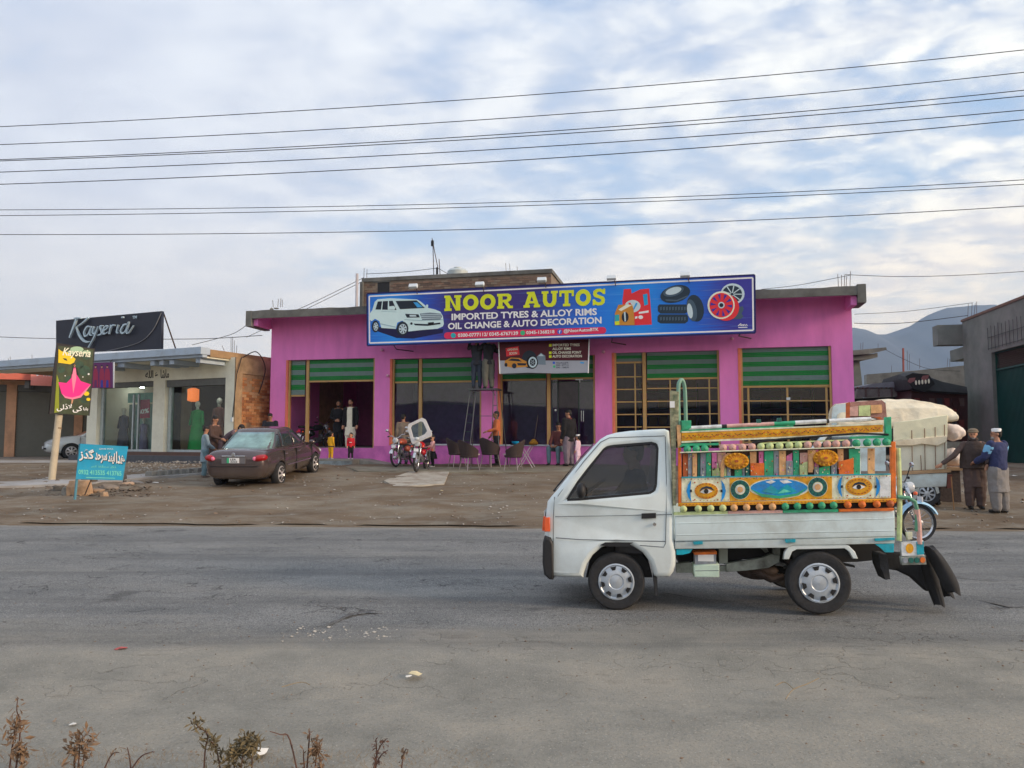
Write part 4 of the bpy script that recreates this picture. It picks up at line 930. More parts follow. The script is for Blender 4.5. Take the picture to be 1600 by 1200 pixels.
m = MB(); m.lathe([(.01, zb_), (r_, zb_), (r_ + .02, zb_ + .15), (r_ - .02, zb_ + .2), (r_, zt_ - .1), (r_ - .08, zt_ - .02), (.16, zt_), (.16, zt_ + .06), (.01, zt_ + .07)], 24, 'Z', (x, YR + 1.6, 0)); m.obj('barrel', M('tank_white', A(176, 184, 184, 1.2), .5), tk, smooth=True)
# rebar bundles over the roof corner and cables
def rebar_group(fr, pts, y, z0f, label):
    r0 = fthing('rebar_bundle', label, 'steel bars', fr)
    for u, vb, ut, vt in pts:
        a = fr.hit(u, vb, y); b = fr.hit(ut, vt, y); tb('bar', steel, r0, [(a[0], y, a[1]), (b[0], y, b[1])], .009)
rebar_group(S, [(427, 480, 426, 469), (434, 480, 435, 467), (438, 480, 439, 466), (441, 480, 441, 468)], -.3, 0, 'rusty bars sticking up at the left end of the pink shop roof')
rebar_group(S, [(1310, 449, 1309, 428), (1315, 449, 1315, 430), (1319, 449, 1320, 430), (1328, 449, 1329, 424), (1322, 449, 1323, 432)], -.3, 0, 'rusty bars sticking up at the right end of the pink shop roof')

# ============================================================ WHITE FASHION SHOP ON THE LEFT
K0 = Frame.px(37, 41.3, 314, 47.7)
K = Frame(*(K0.o + K0.ey * 1.3)[:2], K0.a)
kw = M('cream_plaster', A(206, 205, 188, 1.45), .85, var=.05, scale=2, bump=.1, dirt=A(170, 160, 140, 1.2), dscale=.8, damt=.4)
kb = M('bluish_paint', A(160, 174, 188, 1.35), .8, var=.08, scale=2, bump=.12, dirt=A(130, 130, 128), dscale=2, damt=.5)
ks = fthing('fashion_shop', 'cream single-storey fashion shop with two glass fronts and a brick side wall', 'building', K)
def kx(u, v=650, y=0): return K.hit(u, v, y)[0]
def kz(u, v, y=0): return K.hit(u, v, y)[1]
KL, KR = kx(136), kx(365); FZ = kz(250, 706); KT = kz(300, 562, 0); OT1 = kz(200, 595.5); OT2 = kz(305, 592)
pil = [(136, 151), (238, 256.5), (351, 365)]
for a, b in pil: bx('pillar', kw, ks, kx(a), kx(b), 0, .35, FZ - .5, min(OT1, OT2))
bx('lintel', kw, ks, KL, KR, 0, .35, min(OT1, OT2) + .001, KT)
bx('side_wall', kw, ks, KL, KL + .2, .351, 6, FZ - .5, KT)
bx('side_wall', M('tan_mortar', A(150, 122, 92, 1.2), .95, var=.2), ks, KR - .2, KR, .351, 6, FZ - .6, KT)
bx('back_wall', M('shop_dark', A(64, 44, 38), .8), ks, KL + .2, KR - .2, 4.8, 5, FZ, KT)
bx('floor', M('brown_floor', A(98, 70, 60), .5), ks, KL - .0, KR, -.35, 5, FZ - .5, FZ)
bx('step', M('dark_step', A(78, 80, 86, 1.2), .8), ks, KL + .1, KR - .1, -.75, -.351, FZ - .6, FZ - .12)
slt, slb = K.hit(314, 541.5, -1.3)[1], K.hit(314, 553, -1.3)[1]
SLx0, SLx1 = K.hit(-40, 560, -1.3)[0], K.hit(314, 545, -1.3)[0]
bx('roof', kb, ks, SLx0, SLx1, -1.3, -.9, slb, slt, bevel=.01)
bx('roof', M('brown_roof_edge', A(156, 128, 94, 1.15), .9, var=.2, scale=3, bump=.3), ks, SLx0, SLx1 + .004, -.899, 6, slb - .05, slt - .05)
bx('drip_lip', kb, ks, SLx0, SLx1 - .03, -1.2, -1.0, slb - .09, slb - .001)
bx('ceiling', kw, ks, SLx0, SLx1 - .05, -.99, -.001, slb - .10, slb - .052)
for u in (150, 186, 237, 251, 267, 308):
    x = K.hit(u, 558, -1.05)[0]; bx('beam', kb, ks, x - .0, x + (.35 if u == 186 else .2), -1.1, -.002, slb - .26, slb - .101)
bx('shutter_box', M('grey_housing', A(104, 106, 104, 1.1), .6), ks, kx(151.5), kx(237.5), .06, .3, OT1 - .22, min(OT1, OT2) - .001)
bx('shutter_box', M('grey_housing', A(104, 106, 104, 1.1), .6), ks, kx(257), kx(350.5), .06, .3, OT2 - .24, min(OT1, OT2) - .001)
kg = GL('boutique_glass', (.86, .92, .90), .0); alu = M('aluminium', A(170, 180, 182, 1.2), .4, .3, bump=0)
for a, b, t in ((151.5, 237.5, OT1), (257, 350.5, OT2)):
    bx('window_pane', kg, ks, kx(a) + .06, kx(b) - .05, .2, .208, FZ + .08, t - .22)
    bx('window_frame', alu, ks, kx(a), kx(a) + .14, .15, .26, FZ, t - .22); bx('window_frame', alu, ks, kx(b) - .07, kx(b), .15, .26, FZ, t - .22)
    bx('window_frame', alu, ks, kx(a) + .141, kx(b) - .071, .15, .26, FZ, FZ + .08)
for u in (201, 209): bx('door_stile', alu, ks, kx(u) - .03, kx(u) + .03, .17, .24, FZ + .081, OT1 - .5)
bx('transom', M('mint', A(120, 170, 160, 1.2)), ks, kx(166), kx(237), .9, 1.0, OT1 - .75, OT1 - .38)
bx('display_wall', M('mint_wall', A(120, 150, 146, 1.1)), ks, kx(151) + .25, kx(199), 1.2, 1.3, FZ, OT1 - .8)
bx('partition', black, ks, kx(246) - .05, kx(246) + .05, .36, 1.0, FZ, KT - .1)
def kth(n, lab, cat, grp=None): return fthing(n, lab, cat, K, grp)
# brick side wall facing the sedan
Mx = Matrix.Translation((KR, .32, FZ + .35)) @ Matrix(((0, -1, 0, 0), (1, 0, 0, 0), (0, 0, 1, 0), (0, 0, 0, 1)))
brk_or = [M('orange_brick_%d' % i, A(*c, 1.25), .92, var=.22, scale=14, bump=.4) for i, c in enumerate(((168, 116, 74), (150, 98, 60), (184, 134, 90), (136, 92, 62), (176, 140, 104)))]
for i, me in enumerate(brick_me[:]): 
    q = me.copy(); q.materials.clear(); q.materials.append(brk_or[i % 5]); brick_me[i] = q
brick_wall(ks, Mx, 2.6, KT - .66 - FZ - .35, bw=.25, bh=.098, limit=290, skip=lambda x, z: x < .05 or noise.noise(Vector((x * 1.5, z * 2, 4))) > .42)
bx('plaster_strip', M('tan_plaster', A(152, 128, 98, 1.15), .9, var=.3, scale=3, bump=.4), ks, KR + .001, KR + .05, .0, .32, FZ - .6, KT)
bx('plaster_band', M('tan_plaster', 0), ks, KR + .001, KR + .045, .321, 4.2, KT - .55, KT)
# raised signboard
YK = -1.15
kgn = kth('signboard', 'black signboard with silver script lettering above the cream fashion shop', 'sign')
def kq(pts, y=YK): return [K.hit(u, v, y) for u, v in pts]
plate('panel', M('sign_navy', A(30, 34, 50, 1.1), .55, var=.1, bump=0), kgn, kq([(87.5, 501), (252.5, 486), (251.5, 545), (87.5, 552)]), YK + .05, .1)
CK = (60, 480, 6.667)
letters = [[(425, 115, 10), (400, 190, 13), (350, 322, 8)], [(395, 120, 4), (440, 116, 7), (470, 118, 5)], [(545, 112, 9), (490, 165, 7), (420, 215, 5)], [(420, 212, 6), (450, 290, 12), (490, 345, 12), (530, 364, 9), (568, 360, 3)],
           [(572, 208, 5), (535, 208, 9), (503, 262, 9), (512, 305, 8), (545, 285, 7), (578, 208, 8), (562, 285, 8), (588, 296, 4)], [(606, 204, 8), (592, 262, 8), (612, 280, 6), (648, 204, 8), (604, 320, 8), (542, 430, 3)],
           [(700, 196, 5), (668, 205, 8), (680, 245, 9), (684, 280, 8), (645, 296, 5)], [(708, 250, 5), (745, 222, 6), (738, 196, 6), (706, 228, 9), (706, 282, 8), (752, 262, 4)], [(782, 188, 8), (764, 284, 7)], [(776, 232, 5), (800, 192, 7), (826, 194, 7)],
           [(858, 188, 8), (842, 262, 8), (862, 272, 4)], [(962, 180, 5), (918, 188, 9), (884, 245, 9), (900, 276, 8), (935, 248, 6), (966, 158, 9), (944, 262, 8), (968, 268, 5), (1016, 194, 3)], [(893, 110, 7), (912, 108, 7)]]
silver = M('silver_letter', A(168, 186, 196, 1.3), .4, .2, bump=0)
for ln in letters:
    m = MB(); sp = spline(ln, 5); pts = []
    for x, y, h in sp: q = K.hit(60 + x / 6.667, 480 + y / 6.667, YK); pts.append((q[0], q[1], h / 6.667 / 43))
    strokes(m, [pts], YK - .12, YK - .06); m.obj('letter', silver, kgn)
st('TM', silver, 208.5, 498.5, 215.5, 497.8, 494, .03, 20, kgn, K, YK)
def cable(name, pts, r, par=None, mat=None, lab=None, cat='cable', grp=None):
    o = tb(name, mat or black, par, pts, r, 5)
    if lab: tag(o, lab, cat, grp)
    return o
a = K.hit(252, 489, YK - .02); b = K.hit(215, 536, YK - .02); c_ = K.hit(165, 549, YK - .02)
cable('cable', spline([(a[0], YK - .02, a[1]), ((a[0] + b[0]) / 2 + .15, YK - .02, (a[1] + b[1]) / 2 - .1), (b[0], YK - .02, b[1]), (c_[0], YK - .02, c_[1])]), .015, kgn, M('grey_cable', A(130, 130, 134)))
a = K.hit(252, 489, YK); b = K.hit(280, 541, .6); cable('stay_rod', [(a[0], YK + .1, a[1]), (b[0], .6, slt - .05)], .025, kgn, steel)
# Urdu words on the wall
pt = M('faded_black', A(58, 56, 50), .8, bump=0)
text('wall_lettering', pt, ks, '\uFEEA\uFEE0\uFEDF\uFE8D', (K.hit(227, 591, -.003), K.hit(239.5, 590.6, -.003), K.hit(227, 579, -.003)), -.003, .004, .02)
text('wall_lettering', pt, ks, '\uFE80', (K.hit(242, 588, -.003), K.hit(246.5, 588, -.003), K.hit(242, 582, -.003)), -.003, .004, .02)
text('wall_lettering', pt, ks, '\uFE8E\uFEB7\uFE8E\uFEE3', (K.hit(251, 591, -.003), K.hit(264, 590.3, -.003), K.hit(251, 577.5, -.003)), -.003, .004, .02)
# small poster hanging from the canopy
YP = -1.33
sp_ = kth('poster', 'small purple poster of three figures in maroon hanging from the canopy edge', 'poster')
plate('sheet', P_['plum'], sp_, kq([(145, 567), (176.5, 566), (177, 606), (143.5, 606.5)], YP), YP, .03)
plate('edge_strip', P_['white'], sp_, kq([(177.1, 566), (179, 566), (178.6, 606.5), (177.2, 606)], YP), YP, .03)
def pk(mat, pts, lay, par=sp_): return plate('printed_shape', P_[mat], par, fp(K, YP, pts, *CK), YP - .016 - .002 * lay, .002)
for cx, w_ in ((600, 26), (665, 26), (722, 30)):
    pk('wine', [(cx - w_, 835), (cx - w_ * .9, 690), (cx - w_ * .6, 640), (cx + w_ * .6, 640), (cx + w_ * .9, 690), (cx + w_, 835)], 0); pk('skin', ell(cx, 622, 9, 12, 12), 1); pk('plum' if cx == 600 else 'royal', [(cx - 14, 835), (cx - 10, 760), (cx + 12, 760), (cx + 14, 835)], 1)
    pk('dark', ell(cx, 610, 11, 8, 10), 2)
tb('hook', steel, sp_, [(K.hit(172, 566, YP)[0], YP, K.hit(172, 566, YP)[1]), (K.hit(178, 560, -1.25)[0], -1.25, K.hit(178, 560, -1.25)[1])], .012)
# 40% poster and mannequins behind the glass
p4 = kth('sale_poster', 'red 40% sale poster inside the left glass front', 'poster')
y4 = .35
plate('sheet', P_['wine'], p4, kq([(216, 625), (234, 624), (234, 653), (216, 654)], y4), y4, .01)
st('40%', 'white', 215, 648, 233, 645, 640.5, .03, 1, p4, K, y4)
bx('string', alu, p4, K.hit(225, 640, y4)[0], K.hit(225, 640, y4)[0] + .01, y4, y4 + .01, K.hit(225, 624, y4)[1], OT1 - .23)
def mannequin(u, vt, vb, y, cols, lab, wid=1.0):
    x, zt = K.hit(u, vt, y); zb_ = FZ; h = zt - zb_; t = thing('mannequin', lab, 'mannequin', tuple(K.world(x, y, zb_)), K.a, 'mannequins in the fashion shop')
    s = h / 1.6; W = .2 * s * wid
    def el(cx, z, rx_, ry_): return [Vector((cx + rx_ * cos(q * pi / 6), ry_ * sin(q * pi / 6), z)) for q in range(12)]
    MB().loft([el(0, 0, W * 1.5, W), el(0, .5 * s, W * 1.25, W * .8), el(0, .95 * s, W * .85, W * .6), el(0, 1.2 * s, W * .95, W * .55), el(0, 1.33 * s, W * .9, W * .5), el(0, 1.38 * s, W * .35, W * .3)]).obj('dress', cols[0], t, smooth=True)
    MB().loft([el(0, 1.38 * s, .055 * s, .055 * s), el(0, 1.5 * s, .045 * s, .045 * s)]).ball((0, 0, 1.56 * s), .08 * s, .09 * s, .11 * s).obj('bust', cols[1], t, smooth='all')
    for sx in (-1, 1): MB().cap((sx * W * .95, 0, 1.3 * s), (sx * W * 1.3, -.03, .9 * s), .05 * s, .04 * s, 8).obj('sleeve', cols[0], t, smooth='all')
    bx('base', alu, t, -.15, .15, -.15, .15, .0, .02); return t
pearl = M('pearl', A(206, 200, 190, 1.2), .5)
mannequin(309, 630, 706, .8, (M('emerald_cloth', A(0, 130, 60, 1.5), .7, var=.15), pearl), 'mannequin in a long emerald green dress in the right shop window', 1.15)
mannequin(343, 625, 706, 1.1, (M('rose_cloth', A(110, 62, 56, 1.3), .7), pearl), 'mannequin in a dusty rose dress at the right edge of the window')
mannequin(272, 628, 706, 1.5, (M('slate_cloth', A(60, 66, 78, 1.2), .7), pearl), 'mannequin in a dark slate dress at the left of the right window')
mannequin(194, 640, 706, .9, (M('indigo_cloth', A(52, 50, 76, 1.3), .7), pearl), 'mannequin in dark indigo clothes behind the left glass front')
mannequin(225, 655, 706, 1.1, (M('lilac_cloth', A(110, 100, 134, 1.2), .7), pearl), 'mannequin in a lilac tunic below the sale poster')
lo = kth('wall_lamp', 'glowing orange lamp shade inside the fashion shop', 'lamp')
x, z = K.hit(302, 618, 2.6); MB().lathe([(.1, z - .25), (.22, z - .2), (.22, z + .25), (.1, z + .3)], 16, 'Z', (x, 2.6, 0), True).obj('lamp_shade', EM('orange_glow', (1, .22, .05), .5), lo, smooth=True)
MB().tube([(x, 2.6, z + .3), (x, 2.6, KT - .1)], .01).obj('cord', black, lo)
lo = kth('ceiling_lamp', 'small white ceiling lamp in the right shop window', 'lamp'); x, z = K.hit(345, 601.5, .9); MB().lathe([(.01, z), (.07, z), (.07, z + .05), (.01, z + .05)], 14, 'Z', (x, .9, 0)).obj('disc', EM('white_glow', (1, 1, .95), 24), lo); MB().tube([(x, .9, z + .05), (x, .9, slb - .1)], .01).obj('rod', steel, lo)
for u_, v_, y_, lb_ in ((280, 603, 1.6, 'second white ceiling lamp in the right shop window'), (175, 606, 1.5, 'white ceiling lamp behind the left glass front'), (222, 606, 1.8, 'white ceiling lamp above the sale poster')):
    lo = kth('ceiling_lamp', lb_, 'lamp'); x, z = K.hit(u_, v_, y_); MB().lathe([(.01, z), (.08, z), (.08, z + .05), (.01, z + .05)], 14, 'Z', (x, y_, 0)).obj('disc', MC['white_glow'], lo); MB().tube([(x, y_, z + .05), (x, y_, KT - .1)], .01).obj('rod', steel, lo)
rebar_group(K, [(361, 556, 361, 528), (363, 556, 363.5, 527), (366, 557, 366, 532), (369, 558, 370, 540), (352, 552, 347, 540)], 2.5, 0, 'rusty bars on the roof corner above the brick side wall')
cable('cable', spline([(*K.world(KR + .03, .3, KT), )[:3], tuple(K.world(KR + .2, .8, KT + .25)), tuple(K.world(KR + .15, 1.3, KT - .3)), tuple(K.world(KR + .06, 1.1, KT - 1.2))]), .018, None, black, 'black cable drooping over the brick side wall', 'cable')
tb('side_cable', black, ks, [(KR - .02, -.03, FZ + 1.2), (KR + .12, -.03, KT - .6), (KR + .1, .2, KT)], .015)
bx('switch_box', whitep, ks, KR - .08, KR - .0, -.05, -.001, FZ + 1.05, FZ + 1.2)

# ============================================================ ORANGE SHOPS FAR LEFT
LF = Frame.px(0, 35, 130, 33.8)
ls = fthing('shutter_shops', 'row of orange plastered shops with a rolled down grey shutter at the far left', 'building', LF)
lor = M('orange_plaster', A(196, 150, 118, 1.3), .85, var=.1, scale=2, bump=.15, dirt=A(140, 110, 90), damt=.5)
def lx(u, v=650, y=0): return LF.hit(u, v, y)[0]
def lz(u, v, y=0): return LF.hit(u, v, y)[1]
zt_, zb_ = lz(60, 602), .7
for a, b in ((8.5, 24.5), (116, 129), (-130, -112), (200, 214)): bx('pillar', lor, ls, lx(a), lx(b), 0, .4, zb_ - .3, zt_)
bx('lintel', lor, ls, lx(-240), lx(214), -.05, .45, zt_ + .001, zt_ + .45)
shg = M('shutter_dull', A(112, 112, 104, 1.2), .6, var=.06, bump=0)
for a, b in ((25, 115.5), (129.5, 199.5), (-111, 8), ):
    sh = bpy.data.objects.new('shutter', None); COL.objects.link(sh); sh.parent = ls
    hh = (zt_ - .3 - zb_) / 26
    for k in range(26): z = zb_ + k * hh; MB().prism([(lx(a), z), (lx(b), z), (lx(b), z + hh * .92), (lx(a), z + hh * .92)], .12, .15).box(lx(a), lx(b), .10, .119, z + hh * .2, z + hh * .6).obj('slat', shg, sh)
    bx('shutter_box', M('grey_housing', 0), ls, lx(a), lx(b), .05, .4, zt_ - .29, zt_)
bx('back', shg, ls, lx(-240), lx(214), .46, 5, zb_ - .3, zt_ + .4)
fz0, fz1 = lz(20, 593, -1.2), lz(20, 580, -1.2)
bx('roof', M('red_fascia', A(196, 104, 86, 1.2), .8, var=.1), ls, lx(-240, y=-1.2), LF.hit(49, 585, -1.2)[0], -1.2, -1.05, fz0, fz1)
bx('roof', conc_dark, ls, lx(-240, y=-1.2), lx(214), -1.049, 5, fz0 + .05, fz1 - .03)
bx('beam', conc_dark, ls, lx(44), lx(51), -1.0, -.051, fz0 - .35, fz0 + .049)
hs = fthing('shop_sign', 'salmon pink board with white letters beside the leaning poster', 'sign', LF)
yh = -1.5
plate('panel', flat('salmon', A(222, 136, 124, 1.25)), hs, [LF.hit(u, v, yh) for u, v in ((49, 571), (100, 573), (100, 604), (48, 602))], yh, .08)
st('HOME', 'white', 68, 588, 92, 588.5, 582, .04, 20, hs, LF, yh); plate('leaf_mark', P_['white'], hs, [LF.hit(u, v, yh) for u, v in ((56, 584), (60, 580), (65, 582), (62, 586), (58, 588))], yh - .045, .01)
for u in (54, 94): x = LF.hit(u, 570, yh)[0]; bx('bracket', steel, hs, x - .02, x + .02, yh + .05, -1.201, fz1 - .14, fz1 - .10)
rebar_group(LF, [(14, 580, 13, 560), (16, 580, 16, 557), (8, 580, 7, 566), (50, 575, 50, 554)], -.2, 0, 'thin bars on the roof of the orange shops')

# ============================================================ LEANING POSTER BOARD ON ITS POLE
Q = Frame.px(76, 60.5, 147, 57.5); pb_ = ground(80, 750); Q.o += Q.ey * (pb_.y - Q.o.y - .2)
pp_ = fthing('poster_board', 'leaning poster board with a pink dress on a round concrete pole', 'billboard', Q)
a = Q.loc(pb_)
t0 = Q.hit(94, 645, .12); b0 = Q.hit(80, 750, .12)
tb('pole', M('ochre_pole', A(176, 164, 142, 1.25), .85, var=.12, scale=4, bump=.2), pp_, [(b0[0], .12, b0[1] - .2), (t0[0], .12, t0[1] + .3)], .09, 14)
tb('pole_band', M('pole_band', A(140, 120, 96)), pp_, [(b0[0] + (t0[0] - b0[0]) * .76, .12, b0[1] + (t0[1] - b0[1]) * .76), (b0[0] + (t0[0] - b0[0]) * .78, .12, b0[1] + (t0[1] - b0[1]) * .78)], .097, 14)
plate('back_board', M('dark_board', A(44, 40, 42), .7), pp_, [Q.hit(u, v, 0) for u, v in ((88, 536), (147, 545), (138.7, 649.5), (75.5, 646.5))], -.02, .05)
def pq(mat, pts, lay, name='printed_shape'): return plate(name, P_[mat], pp_, fp(Q, -.05, pts, *CK), -.047 - .003 * lay, .003)
pq('lawn', [(208, 400), (575, 440), (526, 1128), (160, 1105)], 0, 'print')
for c in ((330, 760, 60), (480, 660, 70), (280, 900, 50), (500, 500, 60), (430, 600, 50), (240, 650, 45), (480, 960, 50)): pq('leaf', ell(c[0], c[1], c[2] * .9, c[2] * .8, 9), 1)
for c in ((400, 440, 70), (500, 470, 45), (340, 470, 40)): pq('mist', ell(c[0], c[1], c[2], c[2] * .45, 12), 2)
for c in ((250, 900, 24), (500, 900, 30), (520, 960, 22), (330, 990, 30)): pq('mustard' if c[0] > 490 else 'lawn', ell(c[0], c[1], c[2], c[2] * .8, 7), 2)
pq('moss', [(190, 700), (212, 760), (214, 1090), (165, 1100)], 3)
pq('mustard', [(208, 435), (240, 460), (300, 470), (385, 540), (370, 575), (330, 595), (260, 585), (205, 578)], 4); pq('lawn', [(250, 530), (290, 535), (300, 560), (270, 550)], 5)
pq('pink', [(205, 780), (290, 790), (340, 740), (355, 660), (360, 630), (385, 630), (395, 700), (440, 770), (545, 805), (500, 850), (430, 930), (350, 952), (280, 935), (240, 900)], 4)
pq('rose', [(345, 740), (358, 640), (388, 640), (392, 740), (360, 900)], 5); pq('rose', [(240, 900), (280, 928), (350, 942), (430, 920), (500, 845), (545, 805), (505, 862), (440, 940), (350, 962), (275, 945)], 5)
pq('skin', ell(374, 606, 10, 14, 12), 5); pq('dark', ell(370, 598, 12, 12, 12), 5); pq('dark', [(345, 690), (360, 610), (368, 610), (350, 700)], 6); pq('dark', [(390, 620), (402, 640), (418, 710), (408, 705)], 6)
for x, y in ((520, 697), (460, 727), (275, 715)): pq('white', ell(x, y, 10 if x == 520 else 6, 10 if x == 520 else 6, 10), 6)
pq('skin', [(345, 960), (362, 962), (352, 1005), (340, 1005)], 4)
for s_, u0, v0, u1, v1, vt in (('\uFBFD\uFEDF\uFB88\uFEFB', 88, 643, 112, 641, 632), ('\uFBFD\uFB90', 113, 645, 128, 644.5, 634), ('\uFE8E\uFE91\uFE8E\uFE91', 129.5, 642, 137, 642, 636.5)): st(s_, 'white', u0, v0, u1, v1, vt, .02, 7, pp_, Q, -.05)
st('Kayseria', 'cream', 97, 559, 141, 562, 543, .015, 6, pp_, Q, -.05, shear=.35)

# ============================================================ BLUE LEANING SIGN
V = Frame.px(117, 62, 198, 61); vb = ground(116, 784); V.o += V.ey * (vb.y - V.o.y)
bs = fthing('blue_sign', 'blue hand-painted sign with white Urdu lettering leaning among rubble', 'sign', V)
CB = (60, 640, 7.5)
plate('panel', M('sign_blue', A(30, 142, 178, 1.35), .6, var=.14, scale=3, bump=.05, dirt=A(90, 170, 190, 1.1), dscale=4, damt=.4), bs, fp(V, 0, [(493, 400), (1052, 432), (985, 828), (438, 815)], *CB), 0, .02)
ab = V.hit(60 + 490 / 7.5, 640 + 400 / 7.5, .03); bb = V.hit(116, 786, .03); tb('leg', M('blue_post', A(80, 130, 146, 1.2)), bs, [(ab[0], .03, ab[1]), (bb[0], .03, bb[1] - .15)], .028)
ab = V.hit(60 + 1040 / 7.5, 640 + 440 / 7.5, .04); bb = V.hit(60 + 985 / 7.5, 640 + 828 / 7.5, .04); tb('frame_bar', M('blue_post', 0), bs, [(ab[0], .03, ab[1]), (bb[0], .03, bb[1])], .02)
ab = V.hit(60 + 620 / 7.5, 640 + 820 / 7.5, .04); bb = V.hit(60 + 550 / 7.5, 640 + 890 / 7.5, .3); tb('prop', steel, bs, [(ab[0], .03, ab[1]), (bb[0], .3, bb[1] - .2)], .014)
wl = flat('worn_white', A(226, 230, 222, 1.2)); sh_ = flat('letter_shadow', A(20, 40, 60)); mn = flat('mint_letter', A(120, 214, 196, 1.1))
words = [('\uFEAF\uFB89\uFB94', 480, 600, 655, 610, 455), ('\uFEAA\uFEA3\uFEAE\uFEB3', 668, 625, 808, 632, 500), ('\uFB89\uFEE8\uFBFE\uFE8D', 818, 632, 900, 636, 500), ('\uFE8D\uFEAA\uFBAC', 912, 630, 1015, 640, 490)]
for s_, a, b, c, d, e in words:
    f = lambda x, y, dx=0: (60 + (x + dx) / 7.5, 640 + (y + dx) / 7.5)
    for mat_, dx, ly in ((sh_, 7, 2), (wl, 0, 4)):
        u0, v0 = f(a, b, dx); u1, v1 = f(c, d, dx); _, vt = f(a, e, dx); st(s_, mat_, u0, v0, u1, v1, vt, .035, ly + 4, bs, V, 0)
st('\uFBFE\uFEE8\uFB90 \uFEC8\uFEDF\uFEA3\uFEE3 \uFBFE\uFB91\uFE8E', mn, 60 + 620 / 7.5, 640 + 680 / 7.5, 60 + 915 / 7.5, 640 + 690 / 7.5, 640 + 650 / 7.5, .01, 5, bs, V, 0)
st('\uFBFE\uFEAE\uFEB4\uFE91 \uFEA3\uFEE3\uFEAA', wl, 60 + 715 / 7.5, 640 + 470 / 7.5, 60 + 880 / 7.5, 640 + 474 / 7.5, 640 + 448 / 7.5, .01, 5, bs, V, 0)
st('0932 413535 413765', mn, 60 + 470 / 7.5, 640 + 758 / 7.5, 60 + 975 / 7.5, 640 + 778 / 7.5, 640 + 700 / 7.5, .03, 5, bs, V, 0)
plate('underline', mn, bs, fp(V, 0, [(560, 790), (900, 800), (900, 808), (560, 800)], *CB), -.014, .003)

# ============================================================ BUILDINGS AT THE RIGHT
G1 = Frame(17.9, 30.0, atan2(-4.7, -.9) + 0)
G1 = Frame(17.9, 30.0, atan2(25.3 - 30.0, 17.0 - 17.9))
def gx(u, v=640, y=0): return G1.hit(u, v, y)[0]
gcon = M('grey_render', A(100, 105, 100, 1.3), .92, var=.16, scale=1.2, bump=.25, dirt=A(150, 150, 144, 1.3), dscale=.7, damt=.35)
gb = fthing('gate_building', 'tall grey rendered building with a green corrugated gate at the right edge', 'building', G1)
g0, g1 = gx(1509), gx(1553); ztop = G1.hit(1553, 484, 0)[1]; gbt = .6; gzt = G1.hit(1553, 550, 0)[1]
bx('wall', gcon, gb, g0, g1, 0, 5.5, gbt - .5, ztop); bx('wall', gcon, gb, g1 + .001, g1 + 9, 0, 5.5, gzt, ztop - .001)
bx('wall', gcon, gb, g1 + 5.2, g1 + 9, 0, 5.5, gbt - .5, gzt - .001)
bx('roof_edge', M('brown_coping', A(110, 86, 74, 1.1)), gb, g0 - .02, g1 + 9, -.04, .4, ztop + .001, ztop + .09)
# overhanging slab further back
s0 = gx(1457, 520, -.9); bx('canopy', gcon, gb, s0, g0 - .01, -.9, 2.2, G1.hit(1508, 537, 0)[1], G1.hit(1508, 505, 0)[1]); bx('canopy_beam', gcon, gb, gx(1476), g0 - .01, .3, 2.0, G1.hit(1508, 556, 0)[1], G1.hit(1508, 537, 0)[1] - .002)
gate = fthing('gate', 'dark green corrugated sheet gate with a wire mesh strip on top', 'gate', G1)
gg = M('gate_green', A(0, 70, 64, 1.0), .6, var=.12, scale=2, bump=0, dirt=A(10, 56, 54), damt=.5); zm = G1.hit(1553, 579, 0)[1]
x = g1 + .03
while x < g1 + 5.1:
    MB().prism([(x, gbt - .05), (x + .085, gbt - .05), (x + .085, zm), (x, zm)], .2, .215).prism([(x + .02, gbt - .05), (x + .06, gbt - .05), (x + .06, zm), (x + .02, zm)], .17, .199).obj('corrugation', gg, gate); x += .09
bx('gate_frame', gg, gate, g1, g1 + 5.2, .12, .165, zm + .001, zm + .06); bx('gate_frame', gg, gate, g1, g1 + .03, .12, .24, gbt, gzt); bx('gate_frame', gg, gate, g1 + .03, g1 + 5.2, .12, .2, gzt - .05, gzt - .001)
m = MB(); x = g1
while x < g1 + 5.1:
    m.tube([(x, .16, zm + .06), (x + (gzt - zm) * .5, .16, gzt - .05)], .007, 4).tube([(x + (gzt - zm) * .5, .175, zm + .06), (x, .175, gzt - .05)], .007, 4); x += .08
m.obj('wire_mesh', steel, gate)
gr = fthing('steel_grid', 'black steel spike grille fixed to the grey wall above the green gate', 'grille', G1)
zz0, zz1 = gzt + .1, gzt + .95
for k in range(18):
    x = g1 - .1 + k * .29; tb('bar', black, gr, [(x, -.05, zz0), (x, -.05, zz1 + U(-.05, .05))], .008, 5)
for z in (zz0 + .05, zz0 + .45): bx('rail', black, gr, g1 - .15, g1 + 5, -.06, -.045, z, z + .015)
rebar_group(G1, [(1512, 498, 1513, 475), (1518, 494, 1519, 473), (1522, 492, 1524, 474), (1526, 492, 1526, 471)], .5, 0, 'tall rusty bars on top of the grey gate building')
